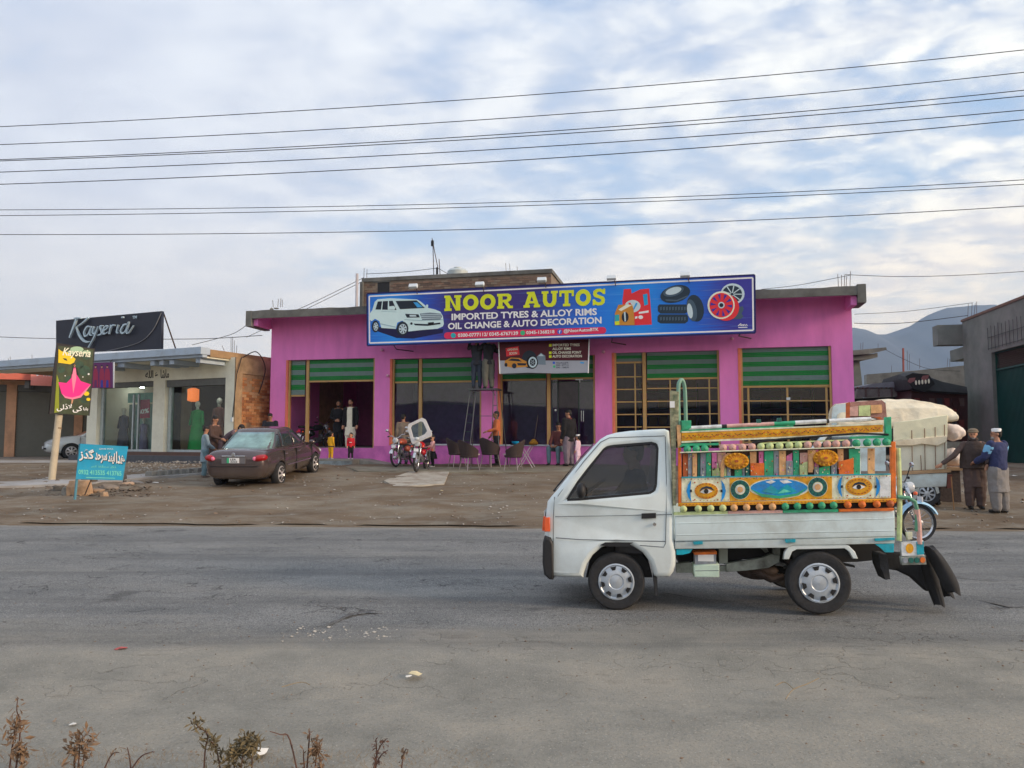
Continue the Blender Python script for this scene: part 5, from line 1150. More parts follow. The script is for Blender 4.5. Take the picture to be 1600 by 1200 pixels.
# half-built canopy next to the pink shop, far wall
H1 = Frame.px(1337, 36, 1520, 36)
def hq(pts, y=0): return [H1.hit(u, v, y) for u, v in pts]
ru = fthing('half_built_canopy', 'half-built concrete canopy just right of the pink shop', 'building', H1)
plate('slab', conc_dark, ru, hq([(1320, 549), (1383, 543), (1384, 547), (1360, 553), (1320, 556)]), 1.2, 2.6)
plate('beam', conc_dark, ru, hq([(1320, 556.5), (1358, 553.5), (1373, 551), (1373, 558), (1350, 562), (1320, 563)]), 1.2, 2.2)
plate('pillar', gcon, ru, hq([(1341, 563), (1353, 562.5), (1358, 606), (1358, 730), (1340, 730)]), 1.2, 1.2)
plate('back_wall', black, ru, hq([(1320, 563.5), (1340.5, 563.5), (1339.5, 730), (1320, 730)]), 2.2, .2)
rebar_group(H1, [(1345, 546, 1345, 536), (1348, 546, 1348.5, 535), (1372, 544, 1372, 537)], 1.2, 0, 'short bars on top of the half-built canopy')
H2 = Frame.px(1337, 30, 1520, 31)
fw = fthing('yard_wall', 'long low grey yard wall behind the black tarpaulin', 'wall', H2)
plate('wall', conc_dark, fw, [H2.hit(u, v, 0) for u, v in ((1354, 585), (1430, 579), (1525, 569), (1525, 725), (1354, 725))], .3, .6)
tb('post', M('red_post', A(150, 80, 70)), fw, [(H2.hit(1414, 580, 0)[0], .3, H2.hit(1414, 580, 0)[1]), (H2.hit(1413.5, 543, 0)[0], .3, H2.hit(1413.5, 543, 0)[1])], .05)
rebar_group(H2, [(1418, 578, 1417.5, 548), (1421, 578, 1421, 553), (1393, 582, 1393, 571), (1480, 574, 1481, 560), (1484, 574, 1484, 561), (1437, 576, 1437, 560)], .3, 0, 'bars rising from the long low yard wall')
# shed roofs and decorated truck body under black tarpaulin
H3 = Frame.px(1337, 40, 1520, 40)
shd = fthing('sheet_shed', 'low shed with grey sheet roof and dark open front right of the pink shop', 'shed', H3)
plate('roof_sheet', M('tin', A(112, 118, 124, 1.2), .6, .2), shd, [H3.hit(u, v, 0) for u, v in ((1337, 606), (1360, 600), (1390, 597), (1420, 603), (1422, 606))], .8, 2.0)
plate('fascia', conc_dark, shd, [H3.hit(u, v, 0) for u, v in ((1337, 608), (1425, 607), (1425, 618), (1337, 622))], -.1, .1)
plate('painted_dark_front', black, shd, [H3.hit(u, v, 0) for u, v in ((1337, 622.5), (1425, 618.5), (1425, 710), (1337, 712))], .9, 1.6)  # solid black block, painted shade of the shed's inside
for k in range(12): x, z = H3.hit(1340 + k * 7.4, 605.5, -.1); MB().rock((x, -.12, z), .07, .8).obj('roof_stone', M('reddish', A(130, 90, 80)), shd)
for k in range(4): x, z = H3.hit(1352 + k * 20, 612, -.1); bx('fascia_rib', steel, shd, x - .03, x + .03, -.19, -.151, z - .2, z + .12)
dtk = fthing('decorated_truck', 'dark decorated truck body covered by a black tarpaulin behind the sacks', 'truck', H3)
tarp = M('black_tarp', A(38, 40, 42, 1.2), .75, var=.3, scale=3, bump=.5, bscale=9)
top = [(1413, 590), (1416, 583), (1425, 580), (1440, 579), (1455, 583), (1475, 592), (1512, 602)]; low = [(1424, 606), (1430, 608), (1438, 610), (1452, 610), (1466, 611), (1480, 612), (1512, 614)]
m = MB(); rg = []
for (u, v), (u2, v2) in zip(top, low):
    a = H3.hit(u, v, -1); b = H3.hit(u2, v2, -1.4); rg.append([Vector((a[0], .8, a[1] - .1)), Vector((a[0], -.4, a[1])), Vector((a[0] * .6 + b[0] * .4, -1.1, a[1] * .6 + b[1] * .4 + .06)), Vector((b[0], -1.4, b[1])), Vector((b[0], -1.35, b[1] - .05)), Vector((b[0], .7, b[1] - .05))])
m.loft(rg); m.obj('tarpaulin', tarp, dtk, smooth=True)
pr_ = M('truck_maroon', A(60, 26, 26, 1.0), .6, var=.3, scale=10)
plate('body_side', pr_, dtk, [H3.hit(u, v, -1.2) for u, v in ((1424, 606), (1512, 614), (1512, 690), (1424, 690))], -.6, 1.2)
for k in range(3):
    for j in range(7):
        u, v = 1430 + j * 11.5, 622 + k * 17; a = H3.hit(u, v, -1.25); w_ = .09
        plate('painted_board', M('deco_%d' % ((k * 3 + j) % 4), A(*[(104, 40, 38), (56, 26, 28), (84, 66, 62), (44, 44, 52)][(k * 3 + j) % 4]), .6), dtk, [(a[0], a[1]), (a[0] + w_ * 2, a[1]), (a[0] + w_ * 2.1, a[1] - .3), (a[0] + .02, a[1] - .3)], -1.22, .03)
plate('crown_board', black, dtk, [H3.hit(u, v, -1.45) for u, v in ((1414, 588), (1424, 583), (1450, 585), (1460, 600), (1445, 612), (1428, 608))], -1.47, .05)
for u, v, c in ((1424, 594, 'rose'), (1445, 590, 'rose')): plate('crown_mark', M('dull_rose', A(140, 92, 92, 1.0), .8), dtk, [H3.hit(u + a, v + b, -1.5) for a, b in ((-6, 2), (-3, -3), (6, -4), (5, 1), (-2, 5))], -1.51, .02)
for k in range(5): a = H3.hit(1431 + k * 5, 598 - k * .6, -1.5); plate('crown_mark', P_['cream'], dtk, ell(a[0], a[1], .035, .09, 8), -1.51, .02)

# ============================================================ OVERHEAD WIRES
wr = [(198, 150.5, 78), (226, 184, 113), (249.5, 209, 141), (251.5, 214, 150), (269, 232, 172), (288, 251, 187), (328, 316, 281), (337, 322, 288), (366.5, 357, 322)]
nm = ['topmost', 'second', 'third', 'fourth', 'fifth', 'sixth', 'seventh', 'eighth', 'lowest']
for k, (a, b, c) in enumerate(wr):
    Y0 = 17 - .3 * k; p0, p1, p2 = at(0, a, Y0), at(800, b, Y0 - 1), at(1600, c, Y0 - 2)
    pts = []
    for i in range(-14, 35):
        t = i / 20; l0 = (t - .5) * (t - 1) / .5; l1 = t * (t - 1) / -.25; l2 = t * (t - .5) / .5; pts.append(p0 * l0 + p1 * l1 + p2 * l2)
    o = tb('overhead_wire', black, None, pts, .009 if k < 6 else .007, 5); tag(o, '%s black overhead wire crossing the sky, counted from the top' % nm[k], 'wire', 'overhead wires')
def wire(pxs, Y_, lab, r=.01):
    n_ = len(pxs); pts = [at(u, v, Y_ if not isinstance(Y_, (list, tuple)) else Y_[i]) for i, (u, v) in enumerate(pxs)]
    o = tb('cable', black, None, spline([tuple(p) for p in pts], 5), r, 4); tag(o, lab, 'cable', 'thin cables between roofs')
wire([(410, 506), (480, 477), (568, 434)], [28, 28, 28], 'upper cable from the roof bars to the white pole left of the brick room')
wire([(385, 527), (470, 487), (566, 440)], [28.5, 28, 28], 'lower cable rising to the white pole left of the brick room')
wire([(572, 428), (630, 425), (682, 419)], 28, 'cable between the white pole and the antenna mast')
wire([(684, 419), (700, 428), (708, 434)], 28, 'short cable from the antenna mast down to the roof')
wire([(-10, 526), (40, 528), (87, 529)], 30, 'cable entering behind the left edge of the black signboard', .012)
wire([(255, 530), (330, 529), (410, 524)], 27.5, 'cable between the black signboard and the pink shop', .012)
wire([(300, 539), (360, 523), (384, 509)], 27, 'sloping cable at the left corner of the pink shop roof', .01)
wire([(1335, 491), (1420, 486), (1520, 473)], 26, 'upper cable between the pink shop and the gate building', .008)
wire([(1335, 505), (1380, 506), (1430, 503), (1512, 493)], 26, 'lower cable between the pink shop and the gate building', .011)
wire([(1320, 429), (1400, 432), (1500, 430), (1650, 421)], 24, 'high cable leaving the pink shop roof to the right', .009)
wire([(1328, 430), (1250, 445), (1190, 452)], 24, 'cable running behind the right end of the signboard', .008)
wire([(1383, 546), (1410, 560), (1450, 576), (1500, 580)], 31, 'cable sagging from the half-built canopy to the yard wall', .008)
# ============================================================ HERO TRUCK
T = Frame.px(963, 170, 1281, 176)
tr = fthing('pickup_truck', 'small white pickup with a colourful painted cargo frame driving left along the road', 'truck', T)
tw = M('truck_white', A(202, 218, 229, 1.38), .28, var=.03, scale=3, bump=.0, dirt=A(168, 170, 162, 1.2), dscale=1.2, damt=.5, coat=.4)
tw2 = M('truck_white_dull', A(198, 213, 223, 1.32), .5, var=.05, scale=3, bump=.03, dirt=A(140, 138, 126, 1.1), dscale=2.2, damt=.55)
splash(tw, .1, .75, A(150, 140, 122, 1.0), .75, 6); splash(tw2, .55, 1.0, A(150, 144, 130, 1.0), .6, 6)
tcol = {k: M('deco_' + k, A(*c, 1.3), .6, var=.2, scale=18, bump=.12, dirt=A(96, 80, 62), dscale=11, damt=.4) for k, c in dict(green=(44, 156, 114), teal=(0, 150, 170), dgreen=(16, 92, 84), lime=(186, 200, 142), pink=(200, 156, 146), peach=(212, 162, 112), orange=(226, 106, 34),
        gold=(206, 146, 20), amber=(232, 150, 20), cream=(226, 218, 184), grey=(132, 138, 148), magenta=(206, 110, 160), blue=(10, 130, 200), rust=(170, 84, 40), white=(210, 222, 226), black=(22, 24, 26), navy=(20, 40, 60), yellow=(200, 190, 60), mint=(96, 200, 170)).items()}
def tp(name, mat, pts, y=0.0, depth=.02, crop=(0, 0, 1), par=None, bevel=0, **k):
    return plate(name, tcol[mat] if isinstance(mat, str) else mat, par or tr, fp(T, y, pts, *crop), y + depth / 2, depth, bevel, **k)
C7 = (830, 580, 3.0); C8 = (1200, 580, 3.0); C1 = (1040, 600, 5.455); C2 = (1220, 600, 5.455)
W = 1.38; HB = T.hit(900, 781, 0)[1]; HT = T.hit(1000, 672, 0)[1]
def taper(v):
    t = max(0, min(1, (v.z - HB) / (HT - HB))); k = 1 - .15 * t
    x0 = T.hit(851, 800, 0)[0]; q = max(0, min(1, 1 - (v.x - x0) / .35)); k -= .10 * q * q
    return Vector((v.x, W / 2 + (v.y - W / 2) * k, v.z))
body = [(865, 903), (851, 896), (849.5, 870), (849, 843), (851.5, 806), (854, 785), (860, 777), (868, 768), (886, 745), (908, 718), (927, 697), (938, 686), (948, 680), (962, 676), (985, 673), (1015, 671), (1040, 670), (1047, 673), (1049, 700), (1052, 760), (1053.5, 800), (1053.5, 846),
        (1056.5, 863), (1056, 882), (1053, 894), (1047, 902), (1027, 903), (1022, 900), (1015, 878), (1004, 864), (988, 853.5), (962, 850), (940, 856), (926, 868), (917, 882), (912, 897), (911.5, 903.5)]
win = [(886, 780), (905, 753), (925, 727), (944, 703.5), (950, 699.5), (958, 698), (1019, 693.3), (1025, 695), (1027, 701), (1024, 757), (1022, 765), (1015, 769), (905, 779)]
cab = plate('cab', tw, tr, [fp(T, 0, spline(body, 1)), fp(T, 0, win)], W / 2, W, .045, taper, True, 3)
gt = GL('truck_glass', (.56, .58, .60), .015)
win2 = [(886, 781), (904, 752), (924, 726), (943, 702), (950, 698.5), (958, 697), (1020, 692), (1026, 694), (1028.5, 700), (1025, 758), (1022, 767), (1015, 770.5), (905, 780.5)]
for yy in (.035, W - .04): plate('window_pane', gt, tr, fp(T, 0, win2), yy, .006, 0, taper)
MBl = MB(); wl_ = fp(T, 0, win2); lines(wl_, .022, -.001, None, '', None); o = MBl.obj('window_seal', black, tr)
for v in o.data.vertices: v.co = taper(v.co) + Vector((0, .012, 0))
# windscreen and front face
def across(name, mat, pts, y0, y1, off=.012, depth=.01):
    L_ = [Vector((p[0], 0, p[1])) for p in fp(T, 0, pts)]; m = MB(); rg = []
    for y in (y0, y1):
        a = []
        for i, p in enumerate(L_):
            d = (L_[min(i + 1, len(L_) - 1)] - L_[max(i - 1, 0)]).normalized(); nrm = Vector((-abs(d.z), 0, abs(d.x))); q = taper(Vector((p.x, y, p.z))) + nrm * off; a.append((q, q + nrm * depth))
        rg.append([x[0] for x in a] + [x[1] for x in a][::-1])
    return m.loft(rg).obj(name, mat, tr)
across('windscreen', gt, [(868, 768), (886, 745), (908, 718), (928, 696.5)], .07, W - .07)
across('grille_panel', M('grille_dark', (.05, .05, .05), .5), [(850, 833), (851, 815), (852, 806)], .3, W - .3)
for y0 in (.06, W - .3): across('headlight', M('lamp_glass', (.6, .63, .65), .15), [(850, 830), (851, 815), (852.5, 800)], y0, y0 + .24)
for y0 in (-.004, W - .1): across('indicator', M('indicator_orange', A(220, 90, 50, 1.4), .3, bump=0), [(850.3, 831), (851.3, 818), (852.5, 809)], y0 + .01, y0 + .07, .006, .02)
tp('indicator', M('indicator_orange', 0), [(851, 809), (859, 808.5), (859.5, 830.5), (850.4, 831)], .012, .03, bevel=.006)
bm_ = M('bumper_black', (.018, .018, .02), .5, var=.2, bump=.05)
plate('bumper', bm_, tr, fp(T, 0, [(850.5, 838), (848, 848), (847.5, 880), (850, 898), (858, 905.5), (864.5, 906), (864.5, 850), (860, 841)]), W / 2 - .005, W + .012, .02, None, True)
# seams, handle, sticker
def seam(pts, r=.0035, name='door_seam', par=None):
    P = [T.hit(u, v, 0) for u, v in pts]; q = []
    for a, b in P: t_ = taper(Vector((a, 0, b))); q.append((t_.x, t_.y + .001 - r * .4, t_.z))
    return tb(name, M('seam_grey', A(96, 104, 110)), par or tr, q, r, 5)
seam([(1040.5, 682), (1041.5, 750), (1041, 800), (1040, 849), (1037, 855), (1000, 852)]); seam([(867, 807.7), (950, 806), (1050, 803.6)], .003, 'crease'); seam([(871, 776), (912, 721), (938, 691), (952, 684), (1040, 681)])
seam([(866, 777), (864, 812), (864, 902)]); seam([(868, 841), (905, 843), (1040, 846)], .004, 'crease')
tp('door_handle', black, [(1002.5, 802.5), (1025, 801.5), (1025, 809.5), (1002.5, 810.5)], -.012, .02, bevel=.004)
a = T.hit(1022.7, 819, 0); MB().lathe([(.001, -.012), (.015, -.012), (.016, .0)], 12, 'Y', (a[0], 0, a[1]), True).obj('lock', chrome, tr)
tp('sticker', black, [(937.5, 852), (946, 847.5), (990, 847.5), (984, 850.5), (990, 854), (968, 854), (950, 854)], -.003, .004)
# mirror (stands proud of the door corner), wiper, rain channel
m = MB(); a = T.hit(909, 766, 0); m.ball((a[0], -.10, a[1]), .045, .07, .075, 12, 8); m.obj('mirror', black, tr, smooth='all')
tb('mirror_arm', black, tr, [(a[0], -.06, a[1] - .04), (a[0] - .03, .03, a[1] - .06)], .012)
a = T.hit(865, 772, 0); tb('wiper', black, tr, [(a[0] - .02, .3, a[1] + .01), (a[0] + .03, .5, a[1] + .08), (a[0] + .1, .95, a[1] + .16)], .01)
# inside the cab
seat_m = M('seat_cloth', (.06, .06, .065), .9)
s0 = T.hit(985, 838, .5); bx('seat', seat_m, tr, s0[0] - .15, s0[0] + .28, .12, W - .12, s0[1] - .12, s0[1] + .02, bevel=.04)
MB().box(-.06, .06, .14, .6, 0, .62, Matrix.Translation((s0[0] + .27, 0, s0[1])) @ Matrix.Rotation(.15, 4, 'Y')).obj('seat_back', seat_m, tr, bevel=.04)
a = T.hit(922, 768, .4); MB().lathe([(.17, -.012), (.185, 0), (.17, .012), (.16, 0), (.17, -.012)], 24, 'Z').obj('steering_wheel', black, tr, smooth=True, loc=(a[0], .36, a[1] + .02), rot=(0, -.6, 0))
tb('steering_column', black, tr, [(a[0], .36, a[1] + .02), (a[0] - .15, .36, a[1] - .2)], .02)
# bed, rails, hinges
tp('bed_side', tw2, [(1054.5, 807), (1397.5, 797.5), (1399, 838), (1054.5, 846)], 0, .04, bevel=.008)
for v0, v1 in ((818, 810), (836, 829)): a = T.hit(1056, v0, 0); b = T.hit(1397, v1, 0); tb('bed_ridge', tw2, tr, [(a[0], 0.002, a[1]), (b[0], 0.002, b[1])], .006, 6)
tp('bed_rail', tw2, [(1054.5, 847), (1399, 839), (1398, 849), (1300, 851.5), (1240, 852), (1230, 856), (1054.5, 858)], .01, .04, bevel=.006)
plate('bed_floor', tw2, tr, fp(T, 0, [(1056, 846), (1395, 838), (1395, 841), (1056, 849)]), .04 + .68, 1.30)
plate('bed_side', tw2, tr, fp(T, 0, [(1054.5, 807), (1397.5, 797.5), (1399, 838), (1054.5, 846)]), W - .02, .04)
for pts in ([(1083, 846.5), (1098, 846), (1098, 850.5), (1084, 851)], [(1227, 843), (1243, 842.7), (1243, 847.5), (1228, 848)]): tp('hinge', 'teal', pts, -.008, .02)
tp('corner_plate', 'teal', [(1057, 858.5), (1082, 858), (1078, 864), (1066, 867), (1057, 867)], .02, .03); tp('corner_plate', 'teal', [(1368, 850.5), (1397, 849.6), (1396.5, 863), (1383, 863), (1376, 856)], .0, .03)
tp('corner_plate', 'teal', [(1367, 841.5), (1398, 840), (1398, 844), (1368, 845.5)], -.008, .015)
# rear wing arc
arc = [(1224, 874), (1226, 863), (1232, 854), (1238, 851.5), (1318, 850), (1327, 853), (1336, 862), (1341, 873), (1333, 873), (1327, 862), (1320, 857), (1245, 858.5), (1238, 862), (1233, 874)]
tp('wing_arc', tw, arc, .02, .05, bevel=.006)
plate('wheel_well', black, tr, fp(T, .1, [(1236, 858), (1325, 856), (1330, 872), (1300, 866), (1270, 866), (1240, 874)]), .3, .4)
# chassis
ch = M('chassis_dirty', A(150, 156, 148, 1.1), .7, var=.2, scale=8, bump=.1, dirt=A(60, 54, 48), dscale=5, damt=.8)
tp('chassis_beam', ch, [(1057, 881), (1078, 879), (1083, 884), (1083, 895), (1057, 895)], .25, .08); tp('chassis_beam', ch, [(1135, 880.5), (1190, 872), (1205, 866), (1219, 868), (1218, 879), (1200, 888), (1165, 892), (1135, 894)], .28, .06, bevel=.008)
tp('chassis_beam', ch, [(1084, 886), (1135, 884), (1135, 893), (1084, 894)], .32, .05)
tp('battery_tray', M('tray_white', A(180, 200, 184, 1.2), .6), [(1084, 883), (1124, 882), (1124, 902), (1085, 902)], .08, .2, bevel=.008); seam([(1086, 892), (1123, 891.5)], .003, 'tray_groove')
tp('battery', tcol['grey'], [(1085.5, 867), (1119, 866), (1119, 882.5), (1086, 883)], .12, .14); tp('battery_top', 'orange', [(1085, 863), (1120, 862), (1120, 866), (1085, 867)], .11, .16)
a = T.hit(1103, 872, .11); bx('battery_label', P_['white'], tr, a[0] - .07, a[0] + .07, .117, .119, a[1] - .03, a[1] + .03)
tp('bracket', ch, [(1123.5, 854), (1137, 853), (1137, 880), (1124, 881)], .3, .05); tp('bracket', ch, [(1208, 853), (1219, 853), (1219, 867), (1208, 869)], .3, .05); tp('bracket', ch, [(1188, 856), (1197, 853), (1201, 862), (1196, 864)], .45, .03)
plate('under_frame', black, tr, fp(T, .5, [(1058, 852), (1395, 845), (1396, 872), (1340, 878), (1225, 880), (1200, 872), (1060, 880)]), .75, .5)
tb('axle', M('axle_dark', (.03, .028, .025), .8), tr, [(*T.hit(1281, 911, 0)[:1], .05, T.hit(1281, 911, 0)[1]), (T.hit(1281, 911, 0)[0], W - .05, T.hit(1281, 911, 0)[1])], .045, 10)
a = T.hit(1281, 905, .5); MB().ball((a[0] - .05, W / 2, a[1]), .15, .15, .15).obj('differential', M('axle_dark', 0), tr, smooth='all')
tb('prop_shaft', M('axle_dark', 0), tr, [(a[0], W / 2, a[1]), (a[0] - 1.0, W / 2, a[1] + .15)], .035, 8)
tb('exhaust', steel, tr, [(*T.hit(1175, 890, .5)[:1], .5, T.hit(1175, 890, .5)[1]), (T.hit(1205, 905, .5)[0], .5, T.hit(1205, 905, .5)[1]), (T.hit(1225, 903, .5)[0], .55, T.hit(1225, 903, .5)[1])], .035, 8)
MB().ball((T.hit(1187, 894, .5)[0], .62, T.hit(1187, 894, .5)[1]), .2, .12, .09).obj('silencer', steel, tr, smooth='all')
for k in range(5): a = T.hit(1240 + k * 2, 880 + k * 3.4, .12); 
m = MB(); m.prism(fp(T, .22, [(1226, 886), (1240, 882), (1320, 880), (1336, 884), (1336, 887), (1320, 884), (1240, 886), (1226, 890)]), .22, .28); m.obj('leaf_spring', M('axle_dark', 0), tr)
bx('bumper_step', steel, tr, T.hit(1225, 868, .5)[0], T.hit(1232, 868, .5)[0], .3, 1.1, T.hit(1230, 876, .5)[1], T.hit(1230, 870, .5)[1])
# wheels
cov = M('hub_cover', A(176, 184, 192, 1.25), .35, .3, var=.05, bump=0, dirt=A(120, 116, 110), dscale=6, damt=.4)
def wheel(par, x, y, z, R, w_, rr_=.62, cover=True, sgn=-1, n=8, mats=None):
    """wheel on the Y axis; sgn -1: outer face towards -Y"""
    t = MB().lathe([(R * rr_, -w_ / 2 * .8), (R * .80, -w_ / 2), (R * .93, -w_ / 2 * .94), (R * .985, -w_ / 2 * .72), (R, -w_ / 2 * .3), (R, w_ / 2 * .3), (R * .985, w_ / 2 * .72), (R * .93, w_ / 2 * .94), (R * .8, w_ / 2), (R * rr_, w_ / 2 * .8)], 40, 'Y').obj('wheel', rubber, par, smooth=True, loc=(x, y, z))
    m = MB(); q = R * rr_ * 1.02
    m.lathe([(q, sgn * w_ * .30), (q, sgn * w_ * .44), (q * .93, sgn * w_ * .47), (q * .86, sgn * w_ * .40), (q * .6, sgn * w_ * .50), (q * .42, sgn * w_ * .52), (q * .38, sgn * w_ * .48), (q * .2, sgn * w_ * .52), (.001, sgn * w_ * .54)], 32, 'Y')
    rim = m.obj('hub_cover' if cover else 'rim', mats[0] if mats else cov, t, smooth=True)
    g_ = MB()
    for k in range(n):
        a = 2 * pi * k / n + .2; r0, r1 = (q * .66, q * .86) if cover else (q * .36, q * .84); d0, d1 = (.13, .20) if cover else (.14, .22)
        P4 = [(cos(a - d0) * r0, sin(a - d0) * r0), (cos(a - d1) * r1, sin(a - d1) * r1), (cos(a + d1) * r1, sin(a + d1) * r1), (cos(a + d0) * r0, sin(a + d0) * r0)]
        g_.prism(P4, sgn * w_ * .475, sgn * w_ * .535) if cover else g_.prism(P4, sgn * w_ * .43, sgn * w_ * .56)
    sl_o = g_.obj('slots', black, t); sl_o['kind'] = 'stuff'; return t
wf, wb = T.hit(963, 909.5, .02), T.hit(1281, 911.5, .02)
wheel(tr, wf[0], .10, wf[1], .258, .15); wheel(tr, wb[0], .10, wb[1], .275, .15)
wheel(tr, wf[0], W - .12, wf[1], .258, .15, sgn=1); wheel(tr, wb[0], W - .12, wb[1], .275, .15, sgn=1)
plate('wheel_well', black, tr, fp(T, .2, [(915, 903), (922, 872), (940, 858), (962, 853), (985, 856), (1003, 868), (1015, 882), (1020, 903)]), W / 2, W - .45)
tp('mudflap', rubber, [(1021, 900), (1027, 902), (1028, 931), (1024, 932)], .03, .16); tp('mudflap', rubber, [(1374, 866), (1386, 866), (1391, 905), (1384, 906), (1375, 884)], .1, .2)
# cargo frame -----------------------------------------------------------
def box3(name, mat, pts, y=-.01, depth=.03, crop=(0, 0, 1), bevel=.004): return tp(name, mat, pts, y, depth, crop, bevel=bevel)
for y in (-.012, W - .03):
    tp('corner_post', 'orange', [(1059.5, 700), (1064.5, 699), (1065, 791), (1060, 791)], y, .04, bevel=.006); tp('corner_post', 'peach', [(1057, 664), (1064, 664), (1064.5, 699), (1059, 700)], y, .04, bevel=.006)
    tp('corner_post', M('mossy_wood', A(150, 148, 120, 1.1), .9, var=.4, scale=30, bump=.3, dirt=A(60, 90, 70), dscale=14, damt=.9), [(1047.5, 610 if y < 0 else 640), (1061, 612 if y < 0 else 640), (1060, 664), (1056.5, 668), (1056.5, 790), (1051, 790), (1048, 668)], y + .01, .05, bevel=.006)
    tp('corner_post', 'green', [(1383, 652), (1393, 651), (1393.5, 690), (1384, 691)], y, .04, bevel=.006); tp('corner_post', 'orange', [(1392, 690), (1399.5, 690), (1400.5, 786), (1393, 787)], y, .04, bevel=.006)
    tp('gold_band', 'gold', [(1065, 676.5), (1379.5, 663.5), (1379.5, 675), (1065, 689)], y, .02)
    tp('band_edge', 'cream', [(1065, 674), (1381, 661), (1381, 663.2), (1065, 676.2)], y - .004, .025); tp('band_edge', 'cream', [(1065, 689.3), (1381, 675.3), (1381, 678), (1065, 692)], y - .004, .025)
    tp('panel_board', 'cream', [(1065, 746), (1392, 741), (1392, 778), (1065, 785)], y, .02)
    tp('lower_bar', 'amber', [(1060, 786), (1401, 779), (1401, 784), (1060, 791.5)], y - .006, .03, bevel=.004)
for seg, mt in (((1066, 1076), 'green'), ((1076, 1128), 'white'), ((1128, 1136), 'black'), ((1136, 1210), 'pink'), ((1210, 1243), 'green'), ((1243, 1292), 'white'), ((1292, 1296), 'black'), ((1296, 1362), 'white')):
    f_ = lambda u: 669.5 - (u - 1066) * .051
    a = T.hit(seg[0], f_(seg[0]), -.02); b = T.hit(seg[1], f_(seg[1]), -.02); tb('top_rail', tcol[mt], tr, [(a[0], -.0, a[1]), (b[0], -.0, b[1])], .018, 8)
tp('rail_step', 'green', [(1063, 672), (1240, 664.5), (1240, 667), (1063, 675.5)], -.015, .04); tp('post_cap', 'green', [(1065, 657), (1080, 657), (1080, 669), (1074, 672), (1065, 672)], -.02, .06, bevel=.006)
for u, v in ((1186, 655), (1218, 653)): tp('peg', tcol['dgreen'], [(u - 3, v), (u + 3, v), (u + 4, v + 10), (u - 4, v + 10)], -.01, .04, bevel=.004)
a = [T.hit(u, v, .02) for u, v in ((1061, 668), (1060, 630), (1060.5, 604), (1062.5, 596), (1065.5, 593), (1069, 597), (1071.5, 612), (1073, 658))]
hoop = spline([(p[0], .02 + .012 * i, p[1]) for i, p in enumerate(a)], 4); tb('hoop', M('hoop_green', A(120, 160, 140, 1.1), .6), tr, hoop, .018, 8)
bx('white_tag', P_['white'], tr, T.hit(1046.5, 632, 0)[0], T.hit(1054, 632, 0)[0], -.02, -.01, T.hit(1050, 637, 0)[1], T.hit(1050, 627, 0)[1])
tp('green_lath', 'green', [(1061, 699), (1066, 693), (1123, 692), (1123, 695.5), (1068, 697)], -.03, .02); tp('green_lath', 'green', [(1327, 684), (1330, 682), (1388, 680), (1392, 684), (1388, 684.5), (1330, 686)], -.03, .02)
tp('pink_lath', 'pink', [(1124, 694.5), (1180, 693), (1180, 696), (1124, 697)], -.03, .02); tp('lath', 'lime', [(1190, 691.5), (1325, 686.5), (1325, 688.5), (1190, 694)], -.03, .02)
tb('rope', black, tr, [(T.hit(u, v, -.03)[0], -.035, T.hit(u, v, -.03)[1]) for u, v in ((1175, 692), (1220, 686), (1290, 681), (1340, 677), (1388, 679))], .009, 5)
bead_me = {}
def bead(u, v, r_px, mat, y=-.03, grp=None):
    k = (mat, r_px)
    if k not in bead_me:
        me = MB().ball((0, 0, 0), r_px / 173, seg=14, rings=9).lathe([(.001, -r_px / 173 * 1.02), (r_px / 173 * .28, -r_px / 173 * 1.0), (r_px / 173 * .3, -r_px / 173 * .9)], 10, 'Y').mesh('bead', 'all'); me.materials.append(tcol[mat]); bead_me[k] = me
    a = T.hit(u, v, y); o = bpy.data.objects.new('bead', bead_me[k]); COL.objects.link(o); o.parent = tr; o.location = (a[0], y, a[1])
ub = [(1074, 'green'), (1088, 'green'), (1101, 'green'), (1130, 'pink'), (1144.5, 'pink'), (1160, 'pink'), (1175, 'pink'), (1189, 'lime'), (1203, 'lime'), (1218, 'lime'), (1233.5, 'lime'), (1247.5, 'lime'), (1262, 'pink'), (1277, 'pink'), (1292.5, 'pink'), (1306.5, 'pink'), (1322, 'pink'), (1338, 'green'), (1355, 'green'), (1370, 'green'), (1385, 'green')]
for u, mt in ub: bead(u, 702.3 - (u - 1074) * .0365, 6.1, mt)
a = T.hit(1062, 707, -.03); b = T.hit(1390, 697, -.03); tb('cord', tcol['cream'], tr, [(a[0], -.068, a[1]), (b[0], -.068, b[1])], .006, 5)
lb_ = [(1068, 'lime'), (1091, 'lime'), (1110.5, 'lime'), (1129.5, 'lime'), (1147, 'peach'), (1166.5, 'peach'), (1186.5, 'peach'), (1207, 'peach'), (1227, 'green'), (1246, 'green'), (1265, 'green'), (1284, 'green'), (1302.5, 'green'), (1324.5, 'orange'), (1347, 'orange'), (1370, 'orange'), (1391, 'rust')]
for u, mt in lb_: bead(u, 795.5 - (u - 1068) * .026, 5.5, mt, -.02)
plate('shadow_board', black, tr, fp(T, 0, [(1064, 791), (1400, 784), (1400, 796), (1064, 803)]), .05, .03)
for a_, b_, mt in ((1053, 1137, 'lime'), (1138, 1223, 'pink'), (1224, 1310, 'green'), (1311, 1397, 'orange')):
    f_ = lambda u: 802.6 - (u - 1053) * .0195
    tp('foot_rail', mt, [(a_, f_(a_) - 2), (b_, f_(b_) - 2), (b_, f_(b_) + 2.2), (a_, f_(a_) + 2.2)], -.02, .04, bevel=.003)
